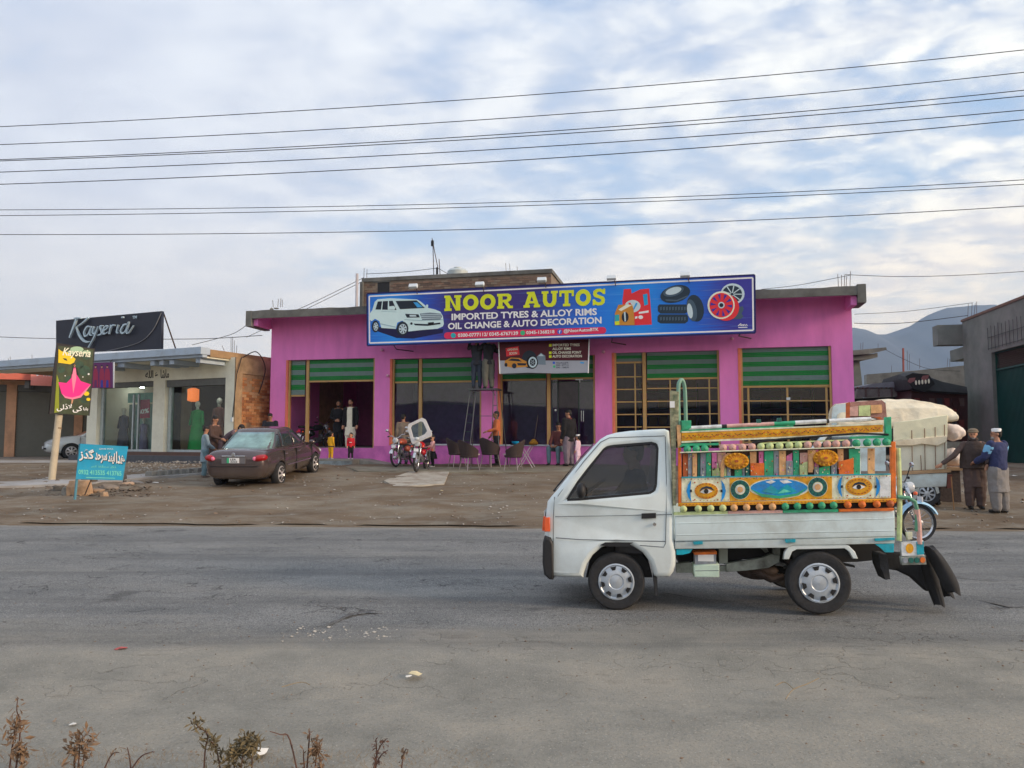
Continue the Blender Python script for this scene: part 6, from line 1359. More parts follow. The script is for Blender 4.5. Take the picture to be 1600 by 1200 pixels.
# slats between beads and panel
tp('back_board', M('board_dark', A(84, 66, 56), .8, var=.3, scale=10), [(1065, 707), (1336, 699), (1336, 741), (1065, 746)], .02, .012)
def vt_(u): return 709 - (u - 1065) * .029
def vb_(u): return 746.5 - (u - 1065) * .0155
sl_ = [(1067, 1075, 'rust', 0), (1075.2, 1081, 'grey', 0), (1082, 1089, 'peach', 0), (1090, 1094, 'dgreen', 0), (1094.5, 1103, 'grey', 0), (1103.5, 1111, 'green', 0), (1112.5, 1124, 'lime', 16), (1124.3, 1135, 'lime', 26), (1112.5, 1120, 'magenta', 0), (1121, 1134, 'pink', 0), (1136, 1142, 'grey', 14), (1148, 1159, 'green', 20), (1160, 1164, 'grey', 20), (1165, 1171, 'dgreen', 8),
       (1173, 1194, 'orange', 18), (1172, 1182, 'peach', 0), (1186, 1193, 'magenta', 0), (1194.5, 1208.5, 'green', 0), (1209, 1217, 'grey', 0), (1217.5, 1228, 'peach', 0), (1228.5, 1239, 'grey', 16), (1229, 1238, 'magenta', 6), (1239.5, 1248.5, 'green', 0), (1249.5, 1262, 'lime', 20), (1250, 1262, 'pink', 4), (1262.5, 1272, 'peach', 0), (1273, 1279, 'magenta', 0), (1280, 1297, 'green', 26), (1272.5, 1279.5, 'grey', 22),
       (1311, 1334, 'orange', 17), (1309, 1318, 'peach', 0), (1327, 1344, 'green', 0), (1356, 1367, 'peach', 0), (1299, 1308, 'grey', 20)]
for k, (a_, b_, mt, dv) in enumerate(sl_):
    tl = 2.5 if dv else 0
    b2 = vb_((a_ + b_) / 2) if dv or mt in ('green', 'grey', 'dgreen', 'rust') or a_ > 1350 or mt == 'peach' and a_ < 1220 and a_ not in (1172,) else vb_(a_) - (14 if mt in ('pink', 'magenta') else 10)
    yy = .0 - (k % 3) * .006
    tp('slat', mt, [(a_, vt_(a_) + dv + (tl if k % 2 else 0)), (b_, vt_(b_) + dv - (tl if k % 2 else 0)), (b_, b2), (a_, b2)], yy - .002, .014, bevel=.002)
for cx, cy in ((1151, 720.5), (1290.6, 715.5)):
    for k, (r_, mt) in enumerate(((1.0, 'amber'), (.72, 'gold'), (.45, 'amber'), (.16, 'rust'))): tp('medallion', mt, ell(cx, cy, 19.5 * r_, 13 * r_, 26), -.045 - .010 * k, .02)
    for k in range(14): a_ = 2 * pi * k / 14; q = T.hit(cx + cos(a_) * 16.4, cy + sin(a_) * 11, -.05); MB().ball((q[0], -.055, q[1]), .012, seg=6, rings=4).obj('stud', tcol['gold'], tr)
for q in ([(1126, 745), (1126, 726), (1130, 714), (1137, 708), (1142, 708), (1136, 716), (1132, 728), (1131, 745)], [(1263, 738), (1264, 712), (1272, 703), (1276, 704), (1270, 716), (1270, 738)]): tp('arch', 'peach', q, -.03, .02)
# painted panel: eyes, rings, lenses
def pn(mat, pts, lay, crop=(0, 0, 1), name='painted_shape'): return tp(name, mat, pts, -.0135 - .0025 * lay, .002, crop)
pn('amber', [(1140, 747), (1300, 744.5), (1300, 780), (1140, 783)], 0)
for (cx, cy, rx_, ry_, l0, l1) in ((1103.5, 767, 18.3, 12.6, 1077.5, 1129), (1342, 760.3, 21, 14, 1311, 1369)):
    pn('cream', [(cx - 24, cy - 17), (cx + 24, cy - 17.5), (cx + 24, cy + 17), (cx - 24, cy + 17.5)], 1)
    pn('amber', ell(cx, cy, rx_, ry_, 28), 2); pn('gold', ell(cx, cy, rx_ * .8, ry_ * .75, 24), 3); pn('navy', [(cx - 11, cy + 1), (cx - 7, cy - 5), (cx, cy - 7.5), (cx + 8, cy - 6), (cx + 13, cy), (cx + 6, cy - 3), (cx, cy - 4), (cx - 6, cy - 2)], 4)
    pn('white', [(cx - 10, cy + 2), (cx - 5, cy - 2), (cx + 2, cy - 3), (cx + 10, cy + .5), (cx + 3, cy + 4), (cx - 4, cy + 4)], 4); pn('black', ell(cx, cy + .5, 3.6, 3.8, 14), 5)
    for k in (-1, 1):
        x_ = cx + k * (rx_ + 8); pn('blue', [(x_ - k * 3, cy - 17), (x_ + k * 2, cy - 10), (x_ + k * 4.5, cy), (x_ + k * 2, cy + 10), (x_ - k * 3, cy + 17), (x_ - k * 1, cy)][::k], 2); pn('black', [(x_ - k * 4, cy - 2), (x_ - k * 1, cy - 2), (x_ - k * 1, cy + 2), (x_ - k * 4, cy + 2)], 3)
    for dx_, dy_ in ((-15, -13), (15, -13), (-15, 14), (15, 14)): pn('rust', ell(cx + dx_ * 1.2, cy + dy_, 1.2, 1.2, 8), 3)
pn('white', [(1375, 745), (1391, 744), (1391, 776), (1375, 777)], 1)
for cx, cy in ((1156.5, 765), (1277.7, 761)):
    for k, (r_, mt) in enumerate(((15.5, 'cream'), (14.8, 'dgreen'), (8, 'cream'), (6.5, 'white'), (4.8, 'peach'))): pn(mt, ell(cx, cy, r_, r_, 30), 2 + k)
    for k in range(12): a_ = k * pi / 6; pn('navy', [(cx + cos(a_) * 8.5, cy + sin(a_) * 8.5), (cx + cos(a_ + .05) * 13.5, cy + sin(a_ + .05) * 13.5), (cx + cos(a_ - .05) * 13.5, cy + sin(a_ - .05) * 13.5)], 4)
def lens(cx, cy, a_, b_, n=14): return [(cx + a_ * cos(t), cy + b_ * sin(t) * abs(sin(t)) ** .15) for t in [2 * pi * k / (2 * n) for k in range(2 * n)]]
pn('cream', lens(1217.5, 763, 47.5, 16), 1); pn('blue', lens(1217.5, 762.5, 44.5, 14), 2)
pn('green', [(1173, 764), (1190, 771.5), (1217, 774.5), (1245, 771), (1262, 761.5), (1248, 774), (1218, 779), (1190, 776.5)], 3)
for q in ([(1196, 753), (1206, 750), (1212, 752.5), (1204, 756)], [(1218, 751), (1230, 750), (1238, 754), (1224, 755.5)]): pn('white', q, 3)
pn('teal', [(1190, 768), (1205, 758), (1216, 766), (1230, 757), (1246, 768), (1217, 773)], 3); pn('mint', [(1215, 771), (1225, 764), (1236, 768)], 4)
for k in range(26): u = 1068 + k * 12.7; pn('rust', ell(u, 748.5 - (u - 1068) * .0155, 1.0, 1.0, 6), 2) if k % 2 else None
tp('trim_line', 'teal', [(1065, 745), (1392, 740), (1392, 741.6), (1065, 746.8)], -.02, .02)
# fine brushwork: motifs on the gold band, stripes and dots on the slats, petals on the medallions
def gvf(u): return 676.5 - (u - 1065) * .0413
rs_ = random.getstate(); random.seed(21); mm = {k: MB() for k in ('rust', 'cream', 'black', 'yellow', 'magenta')}
def dab(k, u, v, a_, b_, y, rot=0, n=5): mm[k].prism(fp(T, y, ell(u, v, a_, b_, n, rot=rot)), y - .0015, y)
for i in range(52):
    u = 1068 + i * 6.0; v = gvf(u) + 6.2; dab('rust', u, v + 2.2 * sin(i * 1.1), 2.6, .9, -.0225, .6 * (-1) ** i); dab('black' if i % 3 else 'yellow', u + 3, v - 1.6 * sin(i * 1.1), 1.6, .7, -.0225, -.5 * (-1) ** i)
for (a_, b_, mt, dv) in sl_:
    if b_ - a_ > 4:
        for q in range(5): dab(random.choice(['rust', 'cream', 'magenta', 'black', 'yellow']), U(a_ + 1.5, b_ - 1.5), U(vt_(a_) + dv + 2, vb_(a_) - 3), U(.5, 1.3), U(.4, 1.6), -.0225)
for cx, cy in ((1151, 720.5), (1290.6, 715.5)):
    for q in range(18): t_ = q * pi / 9; dab('rust', cx + cos(t_) * 11.5, cy + sin(t_) * 7.6, 2.0, .6, -.069, atan2(sin(t_) * 7.6, cos(t_) * 11.5), 6)
for q in range(60): u = 1067 + q * 5.45; dab('rust' if q % 2 else 'yellow', u, 781.7 - (u - 1065) * .0195 + 1, 1.2, .7, -.0155); dab('magenta' if q % 2 else 'black', u + 2, 749.3 - (u - 1065) * .0155, .9, .6, -.0225)
for q in range(64): u = 1062 + q * 5.3; dab('rust', u, 788.8 - (u - 1060) * .0208, 1.5, .9, -.0225, .8 * (-1) ** q)
for k, m in mm.items(): o = m.obj('painted_dabs', tcol[k], tr); o['kind'] = 'stuff'
for cx, cy in ((1103.5, 767), (1342, 760.3)):
    for q in range(20): t_ = q * pi / 10; pn('rust', [(cx + cos(t_) * 15, cy + sin(t_) * 9.5), (cx + cos(t_ + .09) * 18, cy + sin(t_ + .09) * 12), (cx + cos(t_ - .09) * 18, cy + sin(t_ - .09) * 12)], 4)
random.setstate(rs_)
# rear end
mos = M('mosaic_board', A(150, 110, 100, 1.2), .6, var=.4, scale=25)
tp('headboard', mos, [(1322, 657), (1324, 634), (1330, 628), (1378, 625), (1384, 630), (1386, 652), (1384, 656)], .3, .03, bevel=.004)
for q, mt in (([(1328, 650), (1328, 636), (1341, 634), (1341, 650)], 'pink'), ([(1342, 650), (1342, 634), (1360, 633), (1360, 650)], 'lime'), ([(1361, 646), (1361, 633), (1378, 632), (1378, 645)], 'peach'), ([(1322, 630), (1328, 628), (1328, 655), (1322, 657)], 'rust')): tp('mosaic_tile', mt, q, .285, .012)
for k in range(3): tp('cloth_bundle', ('white', 'black', 'rust')[k], [(1318 + k * 20, 658), (1330 + k * 16, 653), (1355 + k * 10, 652), (1370 + k * 4, 655), (1340, 660)], .12 + k * .03, .025, bevel=.004)
tb('rear_post', tcol['lime'], tr, [(T.hit(u, v, .02)[0], .02, T.hit(u, v, .02)[1]) for u, v in ((1403, 700), (1405, 745), (1406, 790), (1405, 845))], .022, 8)
tb('rear_post', tcol['pink'], tr, [(T.hit(u, v, -.0)[0], -.0, T.hit(u, v, -.0)[1]) for u, v in ((1433, 796), (1436, 820), (1437, 850))], .022, 8)
tb('rear_rail', M('rail_green', A(90, 150, 120, 1.1), .5), tr, [(T.hit(u, v, .0)[0], .0, T.hit(u, v, .0)[1]) for u, v in ((1402, 776), (1420, 778), (1430, 784), (1433, 796), (1432, 830))], .016, 8)
tb('rear_rail', ch, tr, [(T.hit(u, v, .0)[0], .1, T.hit(u, v, .0)[1]) for u, v in ((1399, 795), (1412, 798), (1414, 812), (1412, 846))], .014, 8)
tp('lamp_board', 'white', [(1408, 847), (1443, 845), (1444, 868), (1409, 869)], .0, .04, bevel=.004); tp('lamp', 'amber', ell(1421.5, 857, 6, 7.5, 18), -.008, .02); tp('lamp_stripe', 'teal', [(1432, 847), (1443, 846), (1444, 866), (1433, 867)], -.006, .01)
tp('lamp_row', ch, [(1408, 870), (1446, 868), (1448, 882), (1410, 883)], .0, .05, bevel=.004)
for k, mt in enumerate(('grey', 'dgreen', 'dgreen', 'orange')): tp('lamp', mt, ell(1415 + k * 9, 876 - k * .3, 4, 4.4, 12), -.012, .02)
tp('corner_block', 'cream', [(1417, 832), (1426, 831), (1426, 843), (1418, 844)], -.01, .04, bevel=.008)
cloth = M('black_cloth', (.02, .02, .022), .85, var=.3, bump=.3, bscale=12)
def flap(name, pts, y0, w0):
    m = MB(); rg = []
    for i, (u, v, hw) in enumerate(pts):
        a = T.hit(u, v, y0); rg.append([Vector((a[0] + hw / 173 * cos(t), y0 + w0 * sin(t) , a[1] + hw / 173 * .4 * sin(t * 2))) for t in [k * pi / 5 for k in range(10)]])
    m.loft(rg).obj(name, cloth, tr, smooth=True)
flap('black_flap', spline([(1452, 856, 9), (1462, 870, 11), (1474, 890, 12), (1484, 910, 12), (1491, 926, 9)], 3), .12, .05)
flap('black_flap', spline([(1444, 868, 10), (1452, 890, 11), (1458, 912, 10), (1464, 930, 9), (1468, 945, 7)], 3), .3, .06)
flap('black_flap', spline([(1455, 880, 10), (1466, 900, 12), (1476, 920, 10), (1484, 932, 7)], 3), .5, .05)
plate('hanging_cloth', cloth, tr, fp(T, .55, [(1372, 862), (1445, 866), (1458, 890), (1462, 925), (1448, 924), (1425, 903), (1402, 892), (1390, 890), (1392, 905), (1380, 902)]), .6, .10, .02)
plate('tailgate', tw2, tr, fp(T, 0, [(1397.7, 800), (1401, 800), (1402, 838), (1398.8, 838)]), W / 2, W - .1)

# ============================================================ CANVAS COVERED TRUCK BEHIND
T2 = Frame.px(1300, 73.0, 1480, 75.5)
t2 = fthing('canvas_truck', 'small white truck with cream canvas cover parked on the dirt behind the painted pickup', 'truck', T2)
W2 = 1.4
def t2p(name, mat, pts, y=0, depth=.04, bevel=0): return plate(name, mat, t2, [T2.hit(u, v, y) for u, v in pts], y + depth / 2, depth, bevel)
can = M('canvas_cream', A(216, 204, 178, 1.3), .9, var=.10, scale=3, bump=.3, bscale=14, dirt=A(170, 148, 116, 1.1), dscale=2, damt=.5); can2 = M('canvas_white', A(206, 204, 186, 1.25), .85, var=.06, scale=3, bump=.25, bscale=10)
topc = [(1384, 668), (1384, 632), (1388, 626), (1400, 623.5), (1425, 624), (1450, 630), (1468, 637), (1478, 643), (1481, 650), (1480, 655), (1440, 660), (1396, 668)]
fr2 = [T2.hit(u, v, 0) for u, v in topc]
zb2 = T2.hit(1430, 736, 0)[1]; xl, xr = T2.hit(1300, 690, 0)[0], T2.hit(1480, 690, 0)[0]
m = MB(); rg = []
ridge = [(1300, 636), (1305, 631), (1340, 627), (1388, 623.5), (1425, 624), (1450, 628), (1470, 633), (1481, 640)]
for i, (u, v) in enumerate(ridge):
    x, z = T2.hit(u, v, W2 / 2); s0_ = T2.hit(u, 665 if u < 1400 else 665 - (u - 1400) * .14, 0)[1]
    ring = [(x, -.02, s0_ - .02), (x, -.02, s0_ + .05), (x, .12, s0_ + (z - s0_) * .62), (x, .35, s0_ + (z - s0_) * .9), (x, W2 / 2, z), (x, W2 - .35, s0_ + (z - s0_) * .9), (x, W2 - .1, s0_ + (z - s0_) * .6), (x, W2 + .02, s0_), (x, W2 - .05, s0_ - .05), (x, .05, s0_ - .05)]
    rg.append([Vector(p) for p in ring])
m.loft(rg); fuse(m, 'canvas_top', can, t2, .02, 3, .035, .22)
t2p('canvas_side', M('canvas_yellow', A(222, 212, 182, 1.3), .85, var=.08, scale=4, bump=.3, bscale=9), [(1396, 660), (1424, 657), (1444, 654), (1461, 651), (1481, 648), (1480.5, 684), (1461, 687), (1444, 686), (1424, 689), (1410, 687), (1396, 689)], -.03, .05, .012)
t2p('rolled_canvas', can, [(1396, 688.3), (1480, 680), (1480, 690), (1466, 697), (1440, 694), (1425, 697), (1400, 697)], -.06, .08, .02)
t2p('side_cloth', can2, [(1397, 697), (1480, 690), (1479, 733), (1400, 736)], 0, .05, .01)
for u, a_, b_ in ((1424, 661, 735), (1444, 658, 734), (1460.5, 656, 733), (1438, 700, 735), (1475, 652, 733)): p0 = T2.hit(u, a_, -.05); p1 = T2.hit(u + 2, b_, -.05); tb('strap', M('strap_brown', A(136, 108, 88)), t2, [(p0[0], -.055, p0[1] - .15), (p1[0], -.03, p1[1])], .009, 5)
p0 = T2.hit(1396, 650, 0)
t2p('front_panel', tw2, [(1300, 650), (1302, 636), (1308, 632), (1320, 631), (1384, 628), (1384, 736), (1300, 736)], .10, .05)
t2p('wood_rail', M('wood_rail', A(166, 136, 104, 1.2), .8, var=.2), [(1396, 737), (1486, 733), (1486, 738), (1396, 742)], -.03, .06)
t2p('bed_side', tw2, [(1396, 743), (1480, 739), (1479, 760), (1396, 764)], 0, .05, .01); t2p('bed_side', tw2, [(1250, 745), (1395.5, 743), (1395.5, 764), (1250, 764)], 0, .05, .01)
t2p('tail_lamp', M('rusty_red', A(120, 70, 60)), [(1480, 742), (1488, 741), (1488, 762), (1480, 763)], .02, .1)
t2p('frame', black, [(1250, 764.5), (1470, 762), (1468, 768), (1250, 769)], .1, 1.2)
t2p('wheel_arch', tw2, [(1430, 764), (1437, 762), (1432, 780), (1425, 782)], -.02, .05); t2p('wheel_arch', tw2, [(1461, 761), (1466, 761), (1468, 770), (1464, 772)], -.02, .05); t2p('mudflap', black, [(1464, 770), (1466, 763), (1470, 788), (1466, 790)], .1, .2)
t2p('bumper_step', tw2, [(1395, 768), (1424, 766), (1424, 780), (1396, 782)], -.0, .05)
w_ = T2.hit(1449, 776, 0); gz = tz(*T2.world(w_[0], 0)[:2]); wheel(t2, w_[0], .08, gz + .26, .262, .15, .6, False, -1, 8); wheel(t2, w_[0], W2 - .1, gz + .26, .262, .15, .6, False, 1, 8)
wx = w_[0] - 1.84; wheel(t2, wx, .08, gz + .24, .262, .15); wheel(t2, wx, W2 - .1, gz + .24, .262, .15, sgn=1)
# its cab, built like the pickup's
cab2 = bpy.data.objects.new('cab', cab.data); COL.objects.link(cab2); cab2.parent = t2
ox_ = w_[0] - wb[0]; cab2.location = (ox_, 0, gz - .01)
for nm_ in ('window_pane', 'windscreen', 'bumper'):
    for o in [c for c in COL.objects if c.parent == tr and c.name.split('.')[0] == nm_]: c = o.copy(); COL.objects.link(c); c.parent = t2; c.location = (ox_, 0, gz - .01)
# sacks on the far side of the canvas truck
sk = M('sack_pink', A(222, 206, 196, 1.25), .9, var=.08, scale=5, bump=.3, bscale=25)
for u, v, ru_, rv_, yy, lb in ((1490, 676, 14, 15, 1.0, 'upper pinkish sack tied at its corner behind the canvas truck'), (1487, 715, 14, 14, .9, 'lower pinkish sack under the other one behind the canvas truck')):
    x, z = T2.hit(u, v, yy); m = MB(); m.ball((x, yy, z), ru_ / 66, .24, rv_ / 84, 14, 10, Matrix.Rotation(.45, 4, 'Y')); m.ball((x - .12, yy, z + .04), .14, .2, .15); e_ = T2.hit(u + 15, v + 4, yy); m.loft([[Vector((x + ru_ / 72 * .75, yy + .08 * cos(t), z - .03 + .08 * sin(t))) for t in [k * pi / 4 for k in range(8)]], [Vector((e_[0], yy + .05 * cos(t), e_[1] + .05 * sin(t))) for t in [k * pi / 4 for k in range(8)]]])
    o = fuse(m, 'sack', sk, None, .022, 4, .14, .25); o.location = tuple(T2.o); o.rotation_euler = (0, 0, T2.a); tag(o, lb, 'sack', 'sacks beside the canvas truck')
pl_ = fthing('sack_platform', 'dark plank platform carrying the pinkish sacks behind the canvas truck', 'platform', T2)
x, z = T2.hit(1487, 730, .9); bx('boards', M('wood_rail', 0), pl_, x - .5, x + .2, .6, 1.3, z - .06, z); bx('trestle', steel, pl_, x - .4, x + .1, .7, 1.2, gz - .1, z - .061)

# ============================================================ MOTORCYCLES
def motorcycle(name, label, loc, rotz, paint, shield=False, group='motorcycles', lean=.0):
    b = thing(name, label, 'motorcycle', loc, rotz, group); b.rotation_euler = (lean, 0, rotz); R = .285
    def mwheel(x, nm_):
        t = MB().lathe([(R - .055, -.02), (R - .02, -.035), (R, 0), (R - .02, .035), (R - .055, .02), (R - .055, -.02)], 32, 'Y').obj(nm_, rubber, b, smooth=True, loc=(x, 0, R))
        MB().lathe([(R - .055, -.018), (R - .075, 0), (R - .055, .018)], 32, 'Y').lathe([(.02, -.06), (.055, -.05), (.055, .05), (.02, .06)], 14, 'Y', cap=True).obj('rim', chrome, t, smooth=True)
        s_ = MB()
        for k in range(16): a = 2 * pi * k / 16; s_.tube([(.05 * cos(a + .5), .03 * (-1) ** k, .05 * sin(a + .5)), ((R - .06) * cos(a), 0, (R - .06) * sin(a))], .0035, 3)
        so_ = s_.obj('spokes', chrome, t); so_['kind'] = 'stuff'
    mwheel(.62, 'front_wheel'); mwheel(-.58, 'rear_wheel')
    def fender(x, r, a0, a1, w_, mat_):
        m = MB(); rg = []
        for k in range(13):
            a = a0 + (a1 - a0) * k / 12; rg.append([Vector((x + (r + dr) * cos(a), wy, R + (r + dr) * sin(a))) for wy, dr in ((-w_, -.02), (-w_ * .6, .012), (0, .02), (w_ * .6, .012), (w_, -.02), (w_ * .5, -.0), (-w_ * .5, -.0))])
        m.loft(rg).obj('fender', mat_, b, smooth=True)
    fender(.62, R + .03, radians(25), radians(165), .06, paint[1]); fender(-.58, R + .04, radians(30), radians(190), .07, paint[1])
    for s in (-1, 1): MB().tube([(.62, s * .07, R), (.48, s * .085, .66), (.42, s * .085, .82)], [.018, .02, .024], 8).obj('fork', chrome, b, smooth='all')
    tb('frame_tube', black, b, [(.42, 0, .80), (.28, 0, .55), (.2, 0, .34), (-.1, 0, .3), (-.3, 0, .36), (-.35, 0, .62)], .022)
    tb('frame_tube', black, b, [(.40, 0, .74), (.0, 0, .68), (-.55, 0, .66), (-.75, 0, .68)], .022)
    for s in (-1, 1): tb('shock_absorber', chrome, b, [(-.58, s * .12, R), (-.46, s * .12, .64)], .022); tb('swing_arm', black, b, [(-.58, s * .09, R), (-.15, s * .07, .33)], .018)
    MB().box(-.10, .20, -.08, .08, .27, .42).lathe([(.07, 0), (.085, .02), (.07, .04), (.085, .06), (.07, .08), (.085, .10), (.07, .13)], 14, 'X', (.18, 0, .46), True).obj('engine', M('engine_grey', A(120, 120, 122), .45, .6, var=.2), b, bevel=.015)
    m = MB(); prof = [(-.16, .05, .05), (-.08, .095, .10), (.08, .125, .125), (.24, .11, .115), (.34, .055, .07)]
    m.loft([[Vector((x, ry_ * cos(t), .76 + rz_ * sin(t) * (1 if sin(t) > 0 else .6))) for t in [k * pi / 7 for k in range(14)]] for x, ry_, rz_ in prof]).obj('fuel_tank', paint[0], b, smooth='all')
    m = MB(); m.loft([[Vector((x, .11 * cos(t) * k_, z + .045 * sin(t))) for t in [q * pi / 6 for q in range(12)]] for x, z, k_ in ((-.82, .80, .7), (-.7, .80, 1), (-.4, .78, 1), (-.2, .77, .9), (-.12, .78, .6))]).obj('seat', M('seat_vinyl', (.02, .02, .022), .5), b, smooth='all')
    MB().ball((-.22, 0, .56), .15, .09, .1).obj('side_cover', paint[0], b, smooth='all')
    tb('handlebar', chrome, b, [(.30, -.36, .98), (.38, -.18, .98), (.40, -.06, .90), (.40, .06, .90), (.38, .18, .98), (.30, .36, .98)], .014, 8)
    for s in (-1, 1):
        tb('grip', black, b, [(.29, s * .37, .98), (.335, s * .27, .98)], .02, 8)
        g = tb('mirror_stalk', black, b, [(.36, s * .2, .98), (.36, s * .30, 1.14)], .008); MB().ball((.36, s * .34, 1.17), .014, .06, .04).obj('mirror', chrome, b, smooth='all')
        MB().ball((.50, s * .17, .74), .03).obj('indicator', M('indicator_orange', 0), b, smooth='all'); MB().ball((-.80, s * .14, .62), .03).obj('indicator', M('indicator_orange', 0), b, smooth='all')
        tb('footrest', black, b, [(.05, s * .08, .30), (.06, s * .24, .30)], .014)
    MB().lathe([(.02, -.07), (.07, -.05), (.085, .03), (.075, .05), (.01, .06)], 16, 'X', (.50, 0, .82)).obj('headlight', M('lamp_glass', 0), b, smooth=True)
    MB().box(-.86, -.82, -.06, .06, .60, .70).obj('tail_light', P_['red'], b, bevel=.01); MB().box(-.90, -.885, -.1, .1, .42, .55).obj('number_plate', P_['white'], b)
    MB().box(.66, .67, -.07, .07, .60, .68).obj('front_plate', P_['white'], b)
    MB().tube([(.16, -.08, .34), (.12, -.14, .24), (-.2, -.16, .24), (-.75, -.18, .30)], [.02, .022, .03, .045], 8).obj('exhaust', chrome, b, smooth='all')
    tb('side_stand', steel, b, [(-.0, .08, .28), (-.05, .24, .0)], .012)
    if shield:
        o_ = [(-.30, .88), (-.33, .95), (-.30, 1.42), (-.22, 1.52), (.22, 1.52), (.30, 1.42), (.33, .95), (.30, .88)]; h_ = [(-.22, 1.08), (-.2, 1.38), (-.14, 1.43), (.14, 1.43), (.2, 1.38), (.22, 1.08), (.12, 1.02), (-.12, 1.02)]
        me = curve_mesh([o_, h_], .03, .012); me.transform(Matrix.Translation((.56, .12, 1.0)) @ Matrix.Rotation(.42, 4, 'X') @ Matrix.Translation((0, 0, -1.0)) @ Matrix.Rotation(-.25, 4, 'Y') @ Matrix.Translation((.22, 0, .0)) @ Matrix.Rotation(pi / 2, 4, 'Z') @ Matrix.Rotation(pi / 2, 4, 'X'))
        link('windshield_frame', me, M('shield_white', A(198, 192, 188, 1.2), .5), b)
        me = curve_mesh([h_], .006); me.transform(Matrix.Translation((.56, .12, 1.0)) @ Matrix.Rotation(.42, 4, 'X') @ Matrix.Translation((0, 0, -1.0)) @ Matrix.Rotation(-.25, 4, 'Y') @ Matrix.Translation((.22, 0, .0)) @ Matrix.Rotation(pi / 2, 4, 'Z') @ Matrix.Rotation(pi / 2, 4, 'X')); link('windshield_pane', me, GL('shield_glass', (.6, .7, .65), .05), b)
        MB().ball((.60, .0, .96), .05, .07, .05).obj('shield_lamp', M('lamp_glass', 0), b, smooth='all')
        for s in (-1, 1): tb('shield_stay', chrome, b, [(.40, s * .12, .9), (.6, s * .25, 1.0)], .01)
    return b
red = M('bike_red', A(170, 24, 34, 1.3), .25, var=.05, bump=0, coat=.5); skyb = M('bike_sky', A(150, 190, 226, 1.3), .3, var=.03, bump=0, coat=.4)
def at_px(u, v): p = ground(u, v); return (p.x, p.y, p.z + .02)
p = at_px(655, 739); motorcycle('motorcycle', 'red motorcycle with a big white windshield frame standing in front of the second bay', (p[0] - .0, p[1] + .55, p[2]), radians(-97), (red, chrome), True, 'motorcycles by the pink shop')
p = at_px(622, 731); motorcycle('motorcycle', 'older red motorcycle with a dusty seat behind the windshield motorcycle', (p[0] + .15, p[1] + .6, p[2]), radians(-110), (M('bike_brown', A(140, 70, 54, 1.2), .4), chrome), False, 'motorcycles by the pink shop', .12)
p = at_px(470, 731); motorcycle('motorcycle', 'black motorcycle parked inside the open pink bay behind the dark sedan', tuple(S.world(ux(472), 1.1, SILL[0] - .05)), radians(60), (M('bike_black', (.02, .02, .022), .3), chrome), False, 'motorcycles by the pink shop')
q = ground(1437, 850); motorcycle('motorcycle', 'motorcycle with sky blue fenders on the road just behind the painted pickup', (q.x - .62, q.y, .02), 0.04, (skyb, skyb), False)

